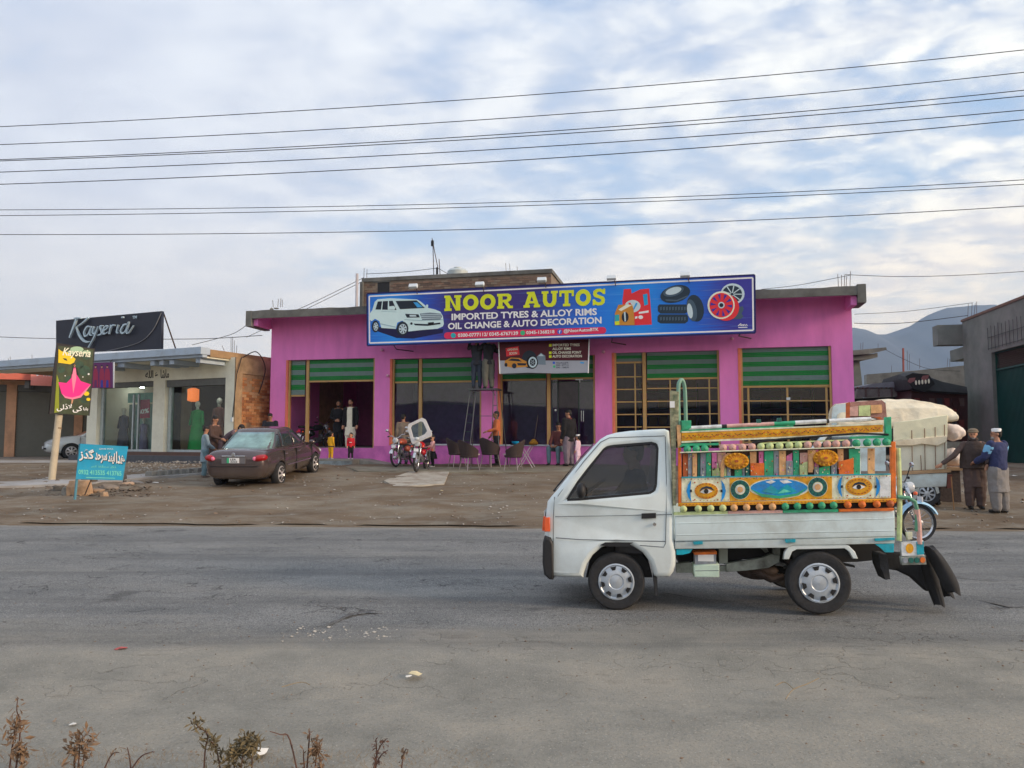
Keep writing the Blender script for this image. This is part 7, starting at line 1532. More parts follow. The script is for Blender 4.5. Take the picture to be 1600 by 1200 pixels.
# ============================================================ CARS
def car(name, label, loc, rotz, paint, front=False):
    c = thing(name, label, 'car', loc, rotz)
    st_ = [(-2.25, .40, .55, .72, .78, .52, .60, .58, .45), (-2.2, .30, .52, .88, .96, .66, .74, .70, .56), (-2.0, .25, .54, .95, 1.01, .72, .81, .75, .60), (-1.3, .22, .55, .965, 1.02, .75, .85, .78, .64), (-.4, .20, .55, .94, .97, .76, .85, .80, .70),
           (.6, .20, .55, .92, .95, .76, .85, .80, .72), (1.15, .20, .55, .90, .97, .76, .85, .79, .70), (1.7, .22, .52, .82, .90, .74, .84, .76, .60), (2.1, .26, .5, .70, .77, .68, .77, .70, .52), (2.26, .34, .48, .58, .64, .5, .6, .55, .4)]
    rg = []
    for y, z0, z1, z2, z3, w0, w1, w2, w3 in st_:
        h = [(0, z0), (w0 * .7, z0), (w0, z0 + .04), (w1, z1), (w1 * .99, (z1 + z2) / 2), (w2, z2), (w3, z3), (w3 * .4, z3 + .015), (0, z3 + .02)]
        rg.append([Vector((a, y, b)) for a, b in h] + [Vector((-a, y, b)) for a, b in h[-2:0:-1]])
    m = MB().loft(rg); bo = m.obj('body', paint, c, smooth='all'); s = bo.modifiers.new('s', 'SUBSURF'); s.levels = s.render_levels = 2
    cut = MB()
    for y in (-1.3, 1.32): cut.lathe([(.352, -1.2), (.352, 1.2)], 28, 'X', (0, y, .31), True)
    inner = MB().box(-.60, .60, -1.75, 1.75, 0, .9)
    ct = cut.obj('cutter', None, c); bl = bo.modifiers.new('b', 'BOOLEAN'); bl.operation = 'DIFFERENCE'; bl.object = ct; bl.solver = 'EXACT'
    PENDING.append(bo); CUTTERS.append(ct)
    MB().box(-.62, .62, -1.72, 1.75, .24, .86).obj('underbody', black, c)
    def gp(t, off=0): a = .775 + (.575 - .775) * t + .025 * sin(pi * t) + off; yb = -1.80 + .84 * t ** .92 - off; yf = 1.18 - .95 * t + off; return a, (yb + yf) / 2, (yf - yb) / 2, .93 + (1.425 - .93) * t
    n_ = 4.5; rg = []
    def ring(a, cy, b, z, k=48):
        o = []
        for i in range(k):
            t = 2 * pi * i / k; co, si = cos(t), sin(t); o.append(Vector((a * math.copysign(abs(co) ** (2 / n_), co), cy + b * math.copysign(abs(si) ** (2 / n_), si), z)))
        return o
    for i in range(9): a, cy, b, z = gp(i / 8); rg.append(ring(a, cy, b, z))
    a, cy, b, z = gp(1)
    for k, dz in ((.96, .018), (.85, .033), (.6, .045), (.3, .05), (.02, .052)): rg.append(ring(a * k, cy, b * k, z + dz))
    MB().loft(rg).obj('roof_shell', paint, c, smooth='all')
    gl_ = M('car_glass_dark', (.03, .04, .045), .06, var=.02, bump=0, spec=.8); gr_ = M('car_glass_pale', A(140, 176, 174, .8), .05, var=.35, scale=3, bump=0, spec=.8)
    def patch(nm_, mat_, fy, side, t0, t1, off=.008, nx_=10, nt_=6):
        m = MB(); V_ = []
        for j in range(nt_ + 1):
            t = t0 + (t1 - t0) * j / nt_; a, cy, b, z = gp(t, off); lo_, hi_ = fy(t)
            for i in range(nx_ + 1):
                q = lo_ + (hi_ - lo_) * i / nx_
                if side in (-1, 1): yn = max(-.999, min(.999, (q - cy) / b)); V_.append((side * a * (1 - abs(yn) ** n_) ** (1 / n_), q, z))
                else: xn = max(-.999, min(.999, q)); yy = b * (1 - abs(xn) ** n_) ** (1 / n_); V_.append((xn * a, cy - yy if side == 'r' else cy + yy, z))
        m.add(V_, [(j * (nx_ + 1) + i, j * (nx_ + 1) + i + 1, (j + 1) * (nx_ + 1) + i + 1, (j + 1) * (nx_ + 1) + i) for j in range(nt_) for i in range(nx_)])
        o = m.obj(nm_, mat_, c, smooth='all'); sd_ = o.modifiers.new('s', 'SOLIDIFY'); sd_.thickness = .006; return o
    patch('rear_window', gr_, lambda t: (-.86, .86), 'r', .12, .90); patch('windscreen', gl_ if not front else M('screen_pale', A(196, 150, 130, .9), .08, var=.15, bump=0), lambda t: (-.9, .9), 'f', .08, .93)
    for s_ in (-1, 1):
        patch('side_window', gl_, lambda t: (-.16 + .0, .98 - .92 * t), s_, .12, .88); patch('side_window', gl_, lambda t: (-1.02 + .22 * t, -.24), s_, .12, .88); patch('side_window', gl_, lambda t: (-1.45 + .58 * t, -1.08 + .2 * t), s_, .14, .80)
        MB().ball((s_ * .90, .86, .98), .09, .06, .065).obj('door_mirror', paint, c, smooth='all')
        for y in (.0, -.95): bx('door_handle', chrome if not front else paint, c, *sorted((s_ * .835, s_ * .86)), y - .09, y + .09, .80, .825, bevel=.006)
        bx('side_strip', chrome, c, *sorted((s_ * .846, s_ * .862)), -.88, .90, .50, .525)
        for y in (-1.3, 1.32):
            wr = bpy.data.objects.new('wheel_mount', None)
            w1_ = wheel(c, 0, 0, 0, .315, .19, .66, False, -1, 7, (M('alloy', A(190, 188, 190, 1.2), .3, .4, bump=0),)); w1_.location = (s_ * .76, y, .315); w1_.rotation_euler = (0, 0, -pi / 2 * -s_); bpy.data.objects.remove(wr)
        tl = MB().ball((s_ * .60, -2.09, .80), .20, .19, .10, 16, 10, Matrix.Rotation(s_ * -.12, 4, 'Y')).obj('tail_light', M('tail_red', A(150, 20, 26, 1.2), .12, var=.1, bump=0), c, smooth='all')
        MB().ball((s_ * .53, -2.25, .80), .05, .03, .05).obj('reverse_lens', P_['rose'], c, smooth='all')
        MB().ball((s_ * .62, 1.98, .66), .17, .2, .07, 16, 10, Matrix.Rotation(s_ * .2, 4, 'Y')).obj('headlight', M('lamp_glass', 0), c, smooth='all')
        for (ya, yb_) in ((-.20, -.19), (-1.06, -1.05), (1.02, 1.03)): bx('door_gap', black, c, *sorted((s_ * .80, s_ * .853)), ya, yb_, .32, .90)
    bx('trunk_bar', chrome, c, -.30, .30, -2.262, -2.20, .845, .875, bevel=.008)
    bx('plate_recess', M('plate_grey', A(110, 108, 112)), c, -.3, .3, -2.263, -2.20, .68, .835)
    bx('number_plate', P_['white'], c, -.10, .15, -2.275, -2.264, .695, .82); bx('plate_green', P_['green'], c, -.16, -.101, -2.275, -2.264, .695, .82)
    for k in range(2):
        me = text_mesh(('LEA', '2222')[k], .002, .02); 
        xs_ = [v.co.x for v in me.vertices]; sx_ = .18 / (max(xs_) - min(xs_))
        for v in me.vertices: v.co = (-.07 + (v.co.x - min(xs_)) * sx_ * (.8 if k == 0 else 1), -2.277 - v.co.z, .765 - k * .055 + v.co.y * .06)
        link('plate_text', me, P_['dark'], c)
    MB().lathe([(.001, -2.275), (.045, -2.273), (.05, -2.262)], 16, 'Y', (0, 0, .90)).obj('badge', chrome, c)
    bx('bumper_line', black, c, -.62, .62, -2.256, -2.19, .60, .612); bx('bumper_line', black, c, -.6, .6, 2.1, 2.263, .40, .47)
    bx('grille', M('grille_dark', 0), c, -.32, .32, 2.1, 2.262, .555, .635); bx('front_plate', P_['white'], c, -.2, .2, 2.263, 2.28, .42, .52)
    for k in range(3): bx('grille_bar', chrome, c, -.32, .32, 2.2, 2.268, .565 + k * .022, .573 + k * .022)
    return c
CUTTERS = []
dsed = M('sedan_paint', A(92, 80, 80, 1.0), .24, .45, var=.04, bump=0, coat=.6, dirt=A(110, 100, 96), dscale=1.5, damt=.35)
pr1 = ground(438, 756); pf1 = ground(492, 739); cx_, cy_ = -6.78, 20.95
th = radians(-4.5)
q = Vector((pr1.x + .14 - .85 * cos(th), pr1.y + 1.3 - .85 * sin(th), 0))
splash(dsed, .15, .7, A(140, 128, 112, .9), .6, 5)
sed = car('sedan', 'dark grey sedan with red tail lights parked nose-in before the pink shop', (q.x, q.y, tz(q.x, q.y - 1.3) + .035), th, dsed)
sed.rotation_euler = (atan(.075), 0, th)
wsd = M('white_car_paint', A(196, 204, 208, 1.25), .22, var=.02, bump=0, coat=.6)
gp_ = ground(105, 718); car('sedan', 'silver white sedan half hidden behind the leaning poster board', (gp_.x + .9, gp_.y + 1.2, .76), radians(125), wsd, True)
# ============================================================ PEOPLE
SK = {k: M('skin_' + k, A(*c, 1.25), .6, var=.06, scale=12, bump=.05) for k, c in dict(a=(156, 112, 88), b=(178, 130, 104), c=(134, 94, 72)).items()}
HAIR = M('black_hair', (.012, .010, .010), .7, var=.3, scale=30, bump=.3)
GREY_H = M('grey_beard', A(150, 146, 142), .9, var=.2, scale=30, bump=.3)
def CL(name, r, g, b, k=1.2): return M('cloth_' + name, A(r, g, b, k), .88, var=.10, scale=7, bump=.2, bscale=70)
def person(label, foot, face, H, top, trouser, shoes=None, hem=.36, flare=1.0, skin='a', hair='short', pose=None, sleeve=1.0, jacket=None, group=None, head=(0, 0), name='person', leg_w=1.0, build=1.0, vest=None, beard=None, cap=None, extra=None, voxel=.013):
    """face: heading in radians, 0 looks towards -Y (the road); joints in fractions of height, x = the person's left"""
    root = thing('person', label, 'person', tuple(foot), face, group)
    kid = H < 1.25
    J = dict(pelvis=(0, 0, .52), chest=(0, 0, .72), neck=(0, 0, .835), head=(0, -.012, .925), lh=(.052, 0, .50), rh=(-.052, 0, .50), lk=(.058, -.01, .28), rk=(-.058, -.01, .28), la=(.062, .01, .045), ra=(-.062, .01, .045),
             ls=(.105, 0, .805), rs=(-.105, 0, .805), le=(.135, .01, .635), re=(-.135, .01, .635), lw=(.14, -.03, .49), rw=(-.14, -.03, .49))
    if kid: J.update(neck=(0, 0, .78), head=(0, -.012, .895), chest=(0, 0, .68), ls=(.10, 0, .765), rs=(-.10, 0, .765), le=(.13, .01, .61), re=(-.13, .01, .61), lw=(.135, -.03, .48), rw=(-.135, -.03, .48), pelvis=(0, 0, .48), lh=(.05, 0, .46), rh=(-.05, 0, .46), lk=(.055, -.01, .25), rk=(-.055, -.01, .25))
    if pose: J.update(pose)
    V = {k: Vector(v) * H for k, v in J.items()}; B = build
    hs = 1.5 if H < .95 else 1.35 if kid else 1.0
    # --- body: one continuous figure
    m = MB(); f = H
    def chain(pts, rs):
        for i in range(len(pts) - 1): m.cap(pts[i], pts[i + 1], rs[i] * f, rs[i + 1] * f, 9)
    chain([V['pelvis'], V['chest'], V['neck']], [.052 * B, .054 * B, .038]); m.cap(V['ls'], V['rs'], .034 * f, .034 * f)
    m.cap(V['chest'] + Vector((.04 * f, 0, 0)), V['chest'] - Vector((.04 * f, 0, 0)), .048 * f * B); m.cap(V['pelvis'] + Vector((.03 * f, 0, 0)), V['pelvis'] - Vector((.03 * f, 0, 0)), .050 * f * B)
    m.cap(V['neck'], V['head'] - Vector((0, 0, .03 * f)), .034 * f, .034 * f)
    for s in 'lr':
        chain([V[s + 'h'], V[s + 'k'], V[s + 'a']], [.052, .033, .022]); chain([V[s + 's'], V[s + 'e'], V[s + 'w']], [.031, .023, .016])
        an = V[s + 'a']; m.cap(an + Vector((0, .015 * f, -.025 * f)), an + Vector((0, -.085 * f, -.032 * f)), .022 * f, .018 * f, 8)
        d = (V[s + 'w'] - V[s + 'e']).normalized(); side = d.cross(Vector((0, 1, 0))); side = side.normalized() if side.length > .2 else Vector((1, 0, 0)); nrm = d.cross(side)
        w0 = V[s + 'w']; m.cap(w0 + d * .012 * f, w0 + d * .045 * f, .017 * f, .021 * f, 8)
        for q, ln in ((-1.5, .040), (-.5, .048), (.5, .045), (1.5, .034)):
            a = w0 + d * .05 * f + side * q * .0115 * f; b_ = a + d * ln * .55 * f; m.cap(a, b_, .0062 * f + .002, .006 * f + .002, 6); m.cap(b_, b_ + (d * .8 - nrm * .6).normalized() * ln * .5 * f, .006 * f + .002, .005 * f + .002, 6)
        m.cap(w0 + d * .02 * f + side * .016 * f, w0 + d * .045 * f + side * .034 * f, .008 * f + .002, .006 * f + .002, 6)
    # head with face
    hm = Matrix.Translation(V['head']) @ Matrix.Rotation(head[0], 4, 'Z') @ Matrix.Rotation(head[1], 4, 'X')
    def hp(x, y, z): return hm @ Vector((x * f * hs, y * f * hs, z * f * hs))
    R3 = hm.to_3x3().to_4x4(); k = f * hs
    m.ball(hp(0, .004, .012), .044 * k, .054 * k, .055 * k, 14, 10, R3); m.ball(hp(0, -.014, -.026), .034 * k, .036 * k, .034 * k, 12, 8, R3)
    m.ball(hp(0, -.05, -.008), .0085 * k, .012 * k, .013 * k, 8, 6, R3); m.ball(hp(0, -.044, .014), .032 * k, .012 * k, .006 * k, 8, 6, R3); m.ball(hp(0, -.045, -.033), .015 * k, .01 * k, .006 * k, 8, 6, R3); m.ball(hp(0, -.04, -.05), .013 * k, .012 * k, .01 * k, 8, 6, R3)
    for s in (-1, 1): m.ball(hp(s * .046, .008, .0), .007 * k, .012 * k, .016 * k, 8, 6, R3)
    fuse(m, 'body', SK[skin], root, voxel, 2)
    e = MB()
    for s in (-1, 1): e.ball(hp(s * .017, -.0475, .004), .0068 * k, .004 * k, .0045 * k, 8, 6, R3)
    e.obj('eyes', black, root, smooth='all'); e = MB()
    for s in (-1, 1): e.cap(hp(s * .009, -.054, .0165), hp(s * .028, -.048, .017), .0030 * k, .0022 * k, 5)
    e.cap(hp(-.011, -.056, -.034), hp(.011, -.056, -.034), .0022 * k, .0022 * k, 5); e.obj('brows_and_mouth', HAIR, root)
    if hair:
        m = MB(); m.ball(hp(0, .012, .026), .048 * k, .056 * k, .048 * k, 14, 10, R3); m.ball(hp(0, .03, .0), .042 * k, .034 * k, .05 * k, 12, 8, R3)
        if hair == 'long': m.ball(hp(.03, .02, .06), .012 * k, .012 * k, .012 * k); m.ball(hp(-.03, .02, .06), .012 * k, .012 * k, .012 * k)
        fuse(m, 'hair', HAIR, root, voxel * .8, 1, .006)
    if beard: m = MB(); m.ball(hp(0, -.03, -.048), .03 * k, .026 * k, .028 * k, 10, 8, R3); m.obj('beard', beard, root, smooth='all')
    if cap:
        m = MB()
        if cap[1] == 'round': m.lathe([(.047 * k, -.0), (.052 * k, .004 * k), (.053 * k, .034 * k), (.048 * k, .042 * k), (.02 * k, .045 * k), (.001, .045 * k)], 20, 'Z')
        else: m.lathe([(.050 * k, -.004), (.060 * k, .002 * k), (.062 * k, .016 * k), (.053 * k, .022 * k), (.051 * k, .036 * k), (.03 * k, .048 * k), (.001, .050 * k)], 20, 'Z')
        for i, v in enumerate(m.v): m.v[i] = tuple(hm @ (Vector(v) + Vector((0, .008 * k, .026 * k))))
        m.obj('cap', cap[0], root, smooth=True)
    # --- clothes follow the body
    def limb(mm, pts, rs):
        for i in range(len(pts) - 1): mm.cap(pts[i], pts[i + 1], rs[i] * f, rs[i + 1] * f, 10)
    def torso(mm, grow, hz, fl, sl, arm=1.0):
        up = (V['chest'] - V['pelvis']).normalized(); X_ = (V['ls'] - V['rs']).normalized(); F_ = X_.cross(up).normalized()
        def ring(c, rx_, ry_, n=16, up_=None): return [c + X_ * rx_ * f * cos(2 * pi * i / n) + F_ * ry_ * f * sin(2 * pi * i / n) for i in range(n)]
        sh = (V['ls'] + V['rs']) / 2; P = V['pelvis']
        rg = [ring(sh + up * .028 * f, .045 + grow, .04 + grow), ring(sh + up * .01 * f, .098 * B + grow, .052 * B + grow), ring(sh.lerp(P, .25), .108 * B + grow, .068 * B + grow), ring(sh.lerp(P, .65), .092 * B + grow, .064 * B + grow), ring(P, .092 * B + grow, .068 * B + grow)]
        if hz is not None and hz < J['pelvis'][2] - .02:
            kn = (V['lk'] + V['rk']) / 2; drop = (J['pelvis'][2] - hz) * f; sit = V['lk'].z > V['lh'].z - .10 * f and abs(V['lk'].y - V['lh'].y) > .12 * f
            dr = ((kn - P).normalized() if sit else Vector((0, 0, -1))); F2 = Vector((0, 0, 1)) if sit else F_
            for q in (.5, 1.0):
                c = P + dr * drop * q; rg.append([c + X_ * (.095 + .03 * q * fl) * B * f * cos(2 * pi * i / 16) + F_.lerp(F2, q) * (.072 + .022 * q * fl) * f * sin(2 * pi * i / 16) for i in range(16)])
        mm.loft(rg[::-1])
        for s in 'lr':
            a, b_, c = V[s + 's'], V[s + 'e'], V[s + 'w']
            if sl > .5: c = b_.lerp(c, (sl - .5) * 2 * .93); limb(mm, [a, b_, c], [.036 * arm + grow, .029 * arm + grow, .023 * arm + grow])
            else: limb(mm, [a, a.lerp(b_, sl * 2)], [.037 + grow, .032 + grow])
    if trouser:
        m = MB(); lw = leg_w
        for s in 'lr': limb(m, [V[s + 'h'], V[s + 'k'], V[s + 'a'] + Vector((0, 0, .012 * f))], [.062 * (lw * .5 + .5), .050 * lw, .033 * lw + .004])
        m.cap(V['lh'], V['rh'], .062 * f); m.cap(V['pelvis'] + Vector((.03 * f, 0, 0)), V['pelvis'] - Vector((.03 * f, 0, 0)), .070 * f * B); fuse(m, 'trousers', trouser, root, voxel, 3, .03)
    m = MB(); torso(m, .004, hem, flare, sleeve); fuse(m, 'tunic' if hem and hem < .42 else 'shirt', top, root, voxel, 3, .028)
    if jacket: m = MB(); torso(m, .013, jacket[1], .3, sleeve if len(jacket) < 3 else jacket[2], 1.08); fuse(m, 'jacket', jacket[0], root, voxel, 3, .03)
    if vest: m = MB(); torso(m, .012, vest[1], .2, .12); fuse(m, 'vest', vest[0], root, voxel, 3, .01)
    if shoes:
        m = MB()
        for s in 'lr': an = V[s + 'a']; m.cap(an + Vector((0, .018 * f, -.024 * f)), an + Vector((0, -.09 * f, -.031 * f)), .026 * f, .021 * f, 9)
        fuse(m, 'shoes', shoes, root, voxel, 1)
    if extra: extra(root, V, f)
    return root
blk = CL('black', 22, 22, 26); dkb = CL('dark_brown', 74, 56, 50); gryb = CL('grey_blue', 122, 140, 150, 1.35); shoe = M('shoe_black', (.015, .014, .014), .5); shoe2 = M('shoe_white', A(200, 196, 196), .6)
def gpt(u, v, dz=0): p = ground(u, v); return (p.x, p.y, p.z + dz)
def spt(u, y, z): w_ = S.world(ux(u, 700, y), y); return (w_.x, w_.y, z)
FL = SILL[1] - .06
person('boy in grey blue shirt and trousers standing at the rear left of the dark sedan', gpt(319, 746), radians(120), 1.42, gryb, CL('slate', 92, 116, 124, 1.3), SK['a'] if False else M('sandal', A(110, 96, 88)), .30, .6, head=(0, .45), pose=dict(le=(.12, -.05, .64), re=(-.12, -.05, .64), lw=(.08, -.16, .56), rw=(-.08, -.16, .56)))
person('man in dark brown clothes behind the boy beside the sedan, looking down', gpt(333, 741), radians(75), 1.68, dkb, dkb, shoe, .32, .6, head=(0, .5), pose=dict(lw=(.07, -.18, .6), rw=(-.07, -.18, .6), le=(.13, -.04, .65), re=(-.13, -.04, .65)))
person('man in mauve grey clothes bending over at the left side of the sedan', gpt(346, 740), radians(85), 1.70, CL('mauve', 96, 80, 86), CL('mauve', 0, 0, 0), shoe, .34, .5, head=(0, .7), pose=dict(chest=(0, -.16, .66), neck=(0, -.25, .72), head=(0, -.33, .76), ls=(.105, -.23, .70), rs=(-.105, -.23, .70), le=(.12, -.28, .56), re=(-.12, -.28, .56), lw=(.1, -.38, .52), rw=(-.1, -.38, .52)))
person('man in black jacket looking down behind the sedan at the left pink pillar', tuple(S.world(ux(436), -.55, .75)), radians(8), 1.72, CL('grey_shirt', 110, 104, 98), blk, shoe, .45, .3, head=(0, .6), jacket=(CL('jacket_navy', 26, 28, 38), .47), pose=dict(le=(.13, -.04, .65), re=(-.13, -.04, .65), lw=(.06, -.17, .60), rw=(-.06, -.17, .60)))
FB = SILL[0] - .05
bx('threshold_floor', M('shop_floor', 0), shop, B[0][0], B[0][1], TH + .001, DB - .3, SILL[1] - .059, FB)
person('bearded man in black clothes with folded hands standing in the open bay', spt(528, .75, FB), radians(5), 1.74, blk, blk, shoe, .34, .5, hair='short', pose=dict(le=(.15, -.01, .65), re=(-.15, -.01, .65), lw=(.03, -.12, .60), rw=(-.03, -.12, .60)), beard=HAIR)
person('man in cream tunic and open black jacket standing in the open bay', spt(547, .55, FB), radians(-8), 1.78, CL('cream', 214, 210, 190, 1.3), CL('cream', 0, 0, 0), shoe, .27, .8, skin='b', hair='short', vest=None, beard=M('brown_beard', A(84, 60, 46)), extra=lambda r, V, f: [fuse(MB().loft([[Vector((s * (.075 + .035 * cos(t)) * f, (.075 * sin(t)) * f, z * f)) for t in [q * pi / 6 for q in range(12)]] for z in (.44, .60, .74, .82)]).cap(V[('l' if s > 0 else 'r') + 's'], V[('l' if s > 0 else 'r') + 'e'], .044 * f, .037 * f).cap(V[('l' if s > 0 else 'r') + 'e'], V[('l' if s > 0 else 'r') + 'w'], .037 * f, .03 * f), 'jacket_front', blk, r, .013, 3, .012) for s in (-1, 1)])
zst = S.hit(540, 716.5, -.2)[1]
ylw = CL('mustard', 214, 160, 30, 1.25)
person('toddler in a mustard yellow suit standing on the landing', tuple(S.world(ux(517, 700, -.7), -.7, zst)), radians(150), .92, ylw, ylw, shoe2, .40, .4, skin='b', head=(0, -.2), voxel=.011, extra=lambda r, V, f: MB().lathe([(.118 * f, .44 * f), (.120 * f, .475 * f)], 16, 'Z').obj('belt', black, r, smooth=True))
person('toddler in a red sweater and black trousers standing on the landing', tuple(S.world(ux(548, 700, -.75), -.75, zst)), radians(10), .88, CL('red', 176, 28, 42, 1.3), blk, shoe2, .44, .2, skin='b', voxel=.011, head=(-.5, 0), extra=lambda r, V, f: MB().box(-.05 * f, .04 * f, -.09 * f, -.083 * f, .62 * f, .64 * f).obj('print', P_['white'], r))
person('man in grey brown shawl standing behind the motorcycles, looking down', tuple(S.world(ux(630, 700, -.55), -.55, .75)), radians(-160), 1.66, CL('taupe', 112, 100, 90, 1.25), CL('dusk', 70, 78, 92), shoe, .40, .8, head=(-.6, .4), build=1.15)
person('little girl in pink top and black skirt holding the motorcycle', gpt(676, 730), radians(-70), 1.0, CL('baby_pink', 226, 160, 158, 1.3), None, shoe2, .45, .3, skin='b', hair='long', voxel=.011, head=(.4, .1), pose=dict(lw=(.08, -.17, .62), le=(.11, -.06, .64), rw=(-.08, -.19, .60), re=(-.11, -.08, .63)),
       extra=lambda r, V, f: [fuse(MB().loft([[Vector((rr_ * cos(t) * f, rr_ * .85 * sin(t) * f, z * f)) for t in [q * pi / 8 for q in range(16)]] for rr_, z in ((.17, .26), (.15, .36), (.10, .47), (.09, .50))]), 'skirt', blk, r, .013, 2, .02), fuse(MB().cap(V['lh'] * 1, V['lk'], .05 * f, .042 * f).cap(V['lk'], V['la'], .042 * f, .032 * f).cap(V['rh'], V['rk'], .05 * f, .042 * f).cap(V['rk'], V['ra'], .042 * f, .032 * f), 'leggings', blk, r, .012, 2)])
person('man in a rust orange sweater facing left beside the wicker chairs', tuple(S.world(ux(776, 700, -1.0), -1.0, .75)), radians(-85), 1.72, CL('rust_orange', 168, 92, 54, 1.3), blk, shoe, .47, .2, skin='c', pose=dict(le=(.14, -.02, .66), re=(-.13, .0, .65), lw=(.12, -.17, .62), rw=(-.12, -.10, .54)))
sc_z = S.hit(755, 607, -.9)[1]
person('left painter in dark blue trousers standing on the scaffold platform', tuple(S.world(ux(745, 600, -.85), -.85, sc_z)), radians(175), 1.68, CL('charcoal', 44, 46, 54), CL('jeans_dark', 52, 60, 74), shoe, .45, .3, pose=dict(le=(.17, -.08, .78), lw=(.15, -.12, .92), re=(-.17, -.06, .80), rw=(-.14, -.12, .93)))
person('right painter in olive grey trousers standing on the scaffold platform', tuple(S.world(ux(763, 600, -.85), -.85, sc_z)), radians(-160), 1.72, CL('ink', 34, 34, 40), CL('olive', 92, 92, 84), shoe, .45, .3, leg_w=1.3, pose=dict(le=(.19, -.03, .72), lw=(.17, -.12, .84), re=(-.19, -.04, .70), rw=(-.12, -.14, .74)))
person('man in maroon sweater sitting on the pink plinth by the glass door', tuple(S.world(ux(873, 700, -.22), -.22, .75 - .32)), radians(-25), 1.68, CL('maroon', 96, 52, 50), CL('slate', 0, 0, 0), shoe, .46, .3, head=(.5, .5), pose=dict(lk=(.09, -.26, .50), rk=(-.10, -.26, .50), la=(.09, -.25, .235), ra=(-.08, -.30, .235), lw=(.06, -.22, .56), rw=(-.06, -.24, .56), le=(.14, -.10, .60), re=(-.14, -.10, .60)))
person('man in black jacket and grey trousers standing before the glass door', tuple(S.world(ux(889, 700, -.9), -.9, .75)), radians(-140), 1.74, blk, CL('lilac_grey', 118, 106, 116, 1.2), shoe, .44, .5, leg_w=1.35, jacket=(blk, .43), build=1.15, head=(.7, .3), extra=lambda r, V, f: MB().lathe([(.05 * f, .815 * f), (.062 * f, .83 * f), (.05 * f, .855 * f)], 14, 'Z').obj('scarf', CL('maroon', 0, 0, 0), r, smooth='all'))
person('child in pale pink clothes with a red bag beside the man in the black jacket', tuple(S.world(ux(903, 700, -.8), -.8, .75)), radians(-120), .98, CL('pale_pink', 224, 190, 204, 1.3), CL('pale_pink', 0, 0, 0), shoe2, .30, .6, skin='b', hair='short', voxel=.011, cap=(P_['white'], 'round'), extra=lambda r, V, f: MB().ball((-.14 * f, -.06 * f, .36 * f), .07 * f, .05 * f, .09 * f).obj('bag', P_['red'], r, smooth='all'))
# two men by the road at the right
p18, p19 = ground(1525, 795), ground(1563, 801)
def stick(r, V, f): tb('walking_stick', M('stick_wood', A(150, 110, 70)), r, [tuple(V['lw'] + Vector((0, -.06, .05))), (V['lw'].x + .1, V['lw'].y - .1, .0)], .010)
def shawl(r, V, f):
    m = MB(); m.loft([[Vector((rx_ * cos(t) * f, (ry_ * sin(t) + .01) * f, z * f)) for t in [q * pi / 8 for q in range(16)]] for rx_, ry_, z in ((.16, .12, .50), (.155, .115, .62), (.15, .10, .74), (.125, .08, .81), (.06, .055, .85))]); fuse(m, 'shawl', CL('shawl_brown', 70, 58, 54, 1.0), r, .014, 2, .035)
    m = MB(); m.lathe([(.045 * f, .845 * f), (.062 * f, .86 * f), (.055 * f, .885 * f), (.04 * f, .89 * f)], 14, 'Z'); m.obj('scarf', CL('shawl_brown', 0, 0, 0), r, smooth='all')
def stick2(r, V, f): shawl(r, V, f); tb('walking_stick', M('stick_wood', A(150, 110, 70)), r, [(-.30 * f, -.14 * f, .40 * f), (-.30 * f, -.20 * f, 0)], .011)
person('old bearded man in brown shawl and flat wool cap reaching out his arm', tuple(p18), radians(-15), 1.62, CL('brown_grey', 88, 72, 68, 1.0), CL('brown_grey', 0, 0, 0), shoe, .27, .9, skin='b', hair=None, beard=GREY_H, cap=(CL('wool', 120, 106, 88), 'pakol'), leg_w=1.4, head=(-.3, .15), pose=dict(re=(-.24, -.06, .66), rw=(-.38, -.08, .56), le=(.15, -.04, .64), lw=(.10, -.15, .55)), extra=stick2, group=None)
def yoke(r, V, f):
    for s in 'lr': a, b_ = V[s + 's'], V[s + 'e']; fuse(MB().cap(a.lerp(b_, .25), a.lerp(b_, .62), .057 * f, .050 * f), 'sleeve_band', CL('light_blue', 110, 164, 200, 1.3), r, .013, 2)
person('man in navy sweater and white cap standing with back turned beside the old man', tuple(p19), radians(-160), 1.66, CL('pale_grey', 130, 126, 124, 1.05), CL('pale_grey', 0, 0, 0), shoe, .24, 1.0, skin='a', beard=GREY_H, cap=(P_['white'], 'round'), leg_w=1.5, head=(.9, 0), jacket=(CL('navy', 48, 56, 96, 1.0), .47, 1.0), build=1.08,
       pose=dict(re=(-.16, -.06, .66), rw=(-.16, -.20, .63), le=(.15, -.05, .65), lw=(.14, -.17, .60)), extra=yoke)
# driver of the painted pickup
dp = T.world(T.hit(985, 838, .5)[0] + .05, .42, s0[1] - .50 * 1.66 + .10)
person('driver in dark clothes sitting at the wheel of the painted pickup', tuple(dp), T.a - pi / 2, 1.66, CL('charcoal', 0, 0, 0), blk, shoe, .46, .2, pose=dict(lk=(.06, -.24, .50), rk=(-.06, -.24, .50), la=(.06, -.34, .32), ra=(-.06, -.34, .32), le=(.14, -.10, .66), re=(-.14, -.10, .66), lw=(.10, -.24, .68), rw=(-.10, -.24, .68), pelvis=(0, 0, .50), lh=(.05, 0, .50), rh=(-.05, 0, .50)))

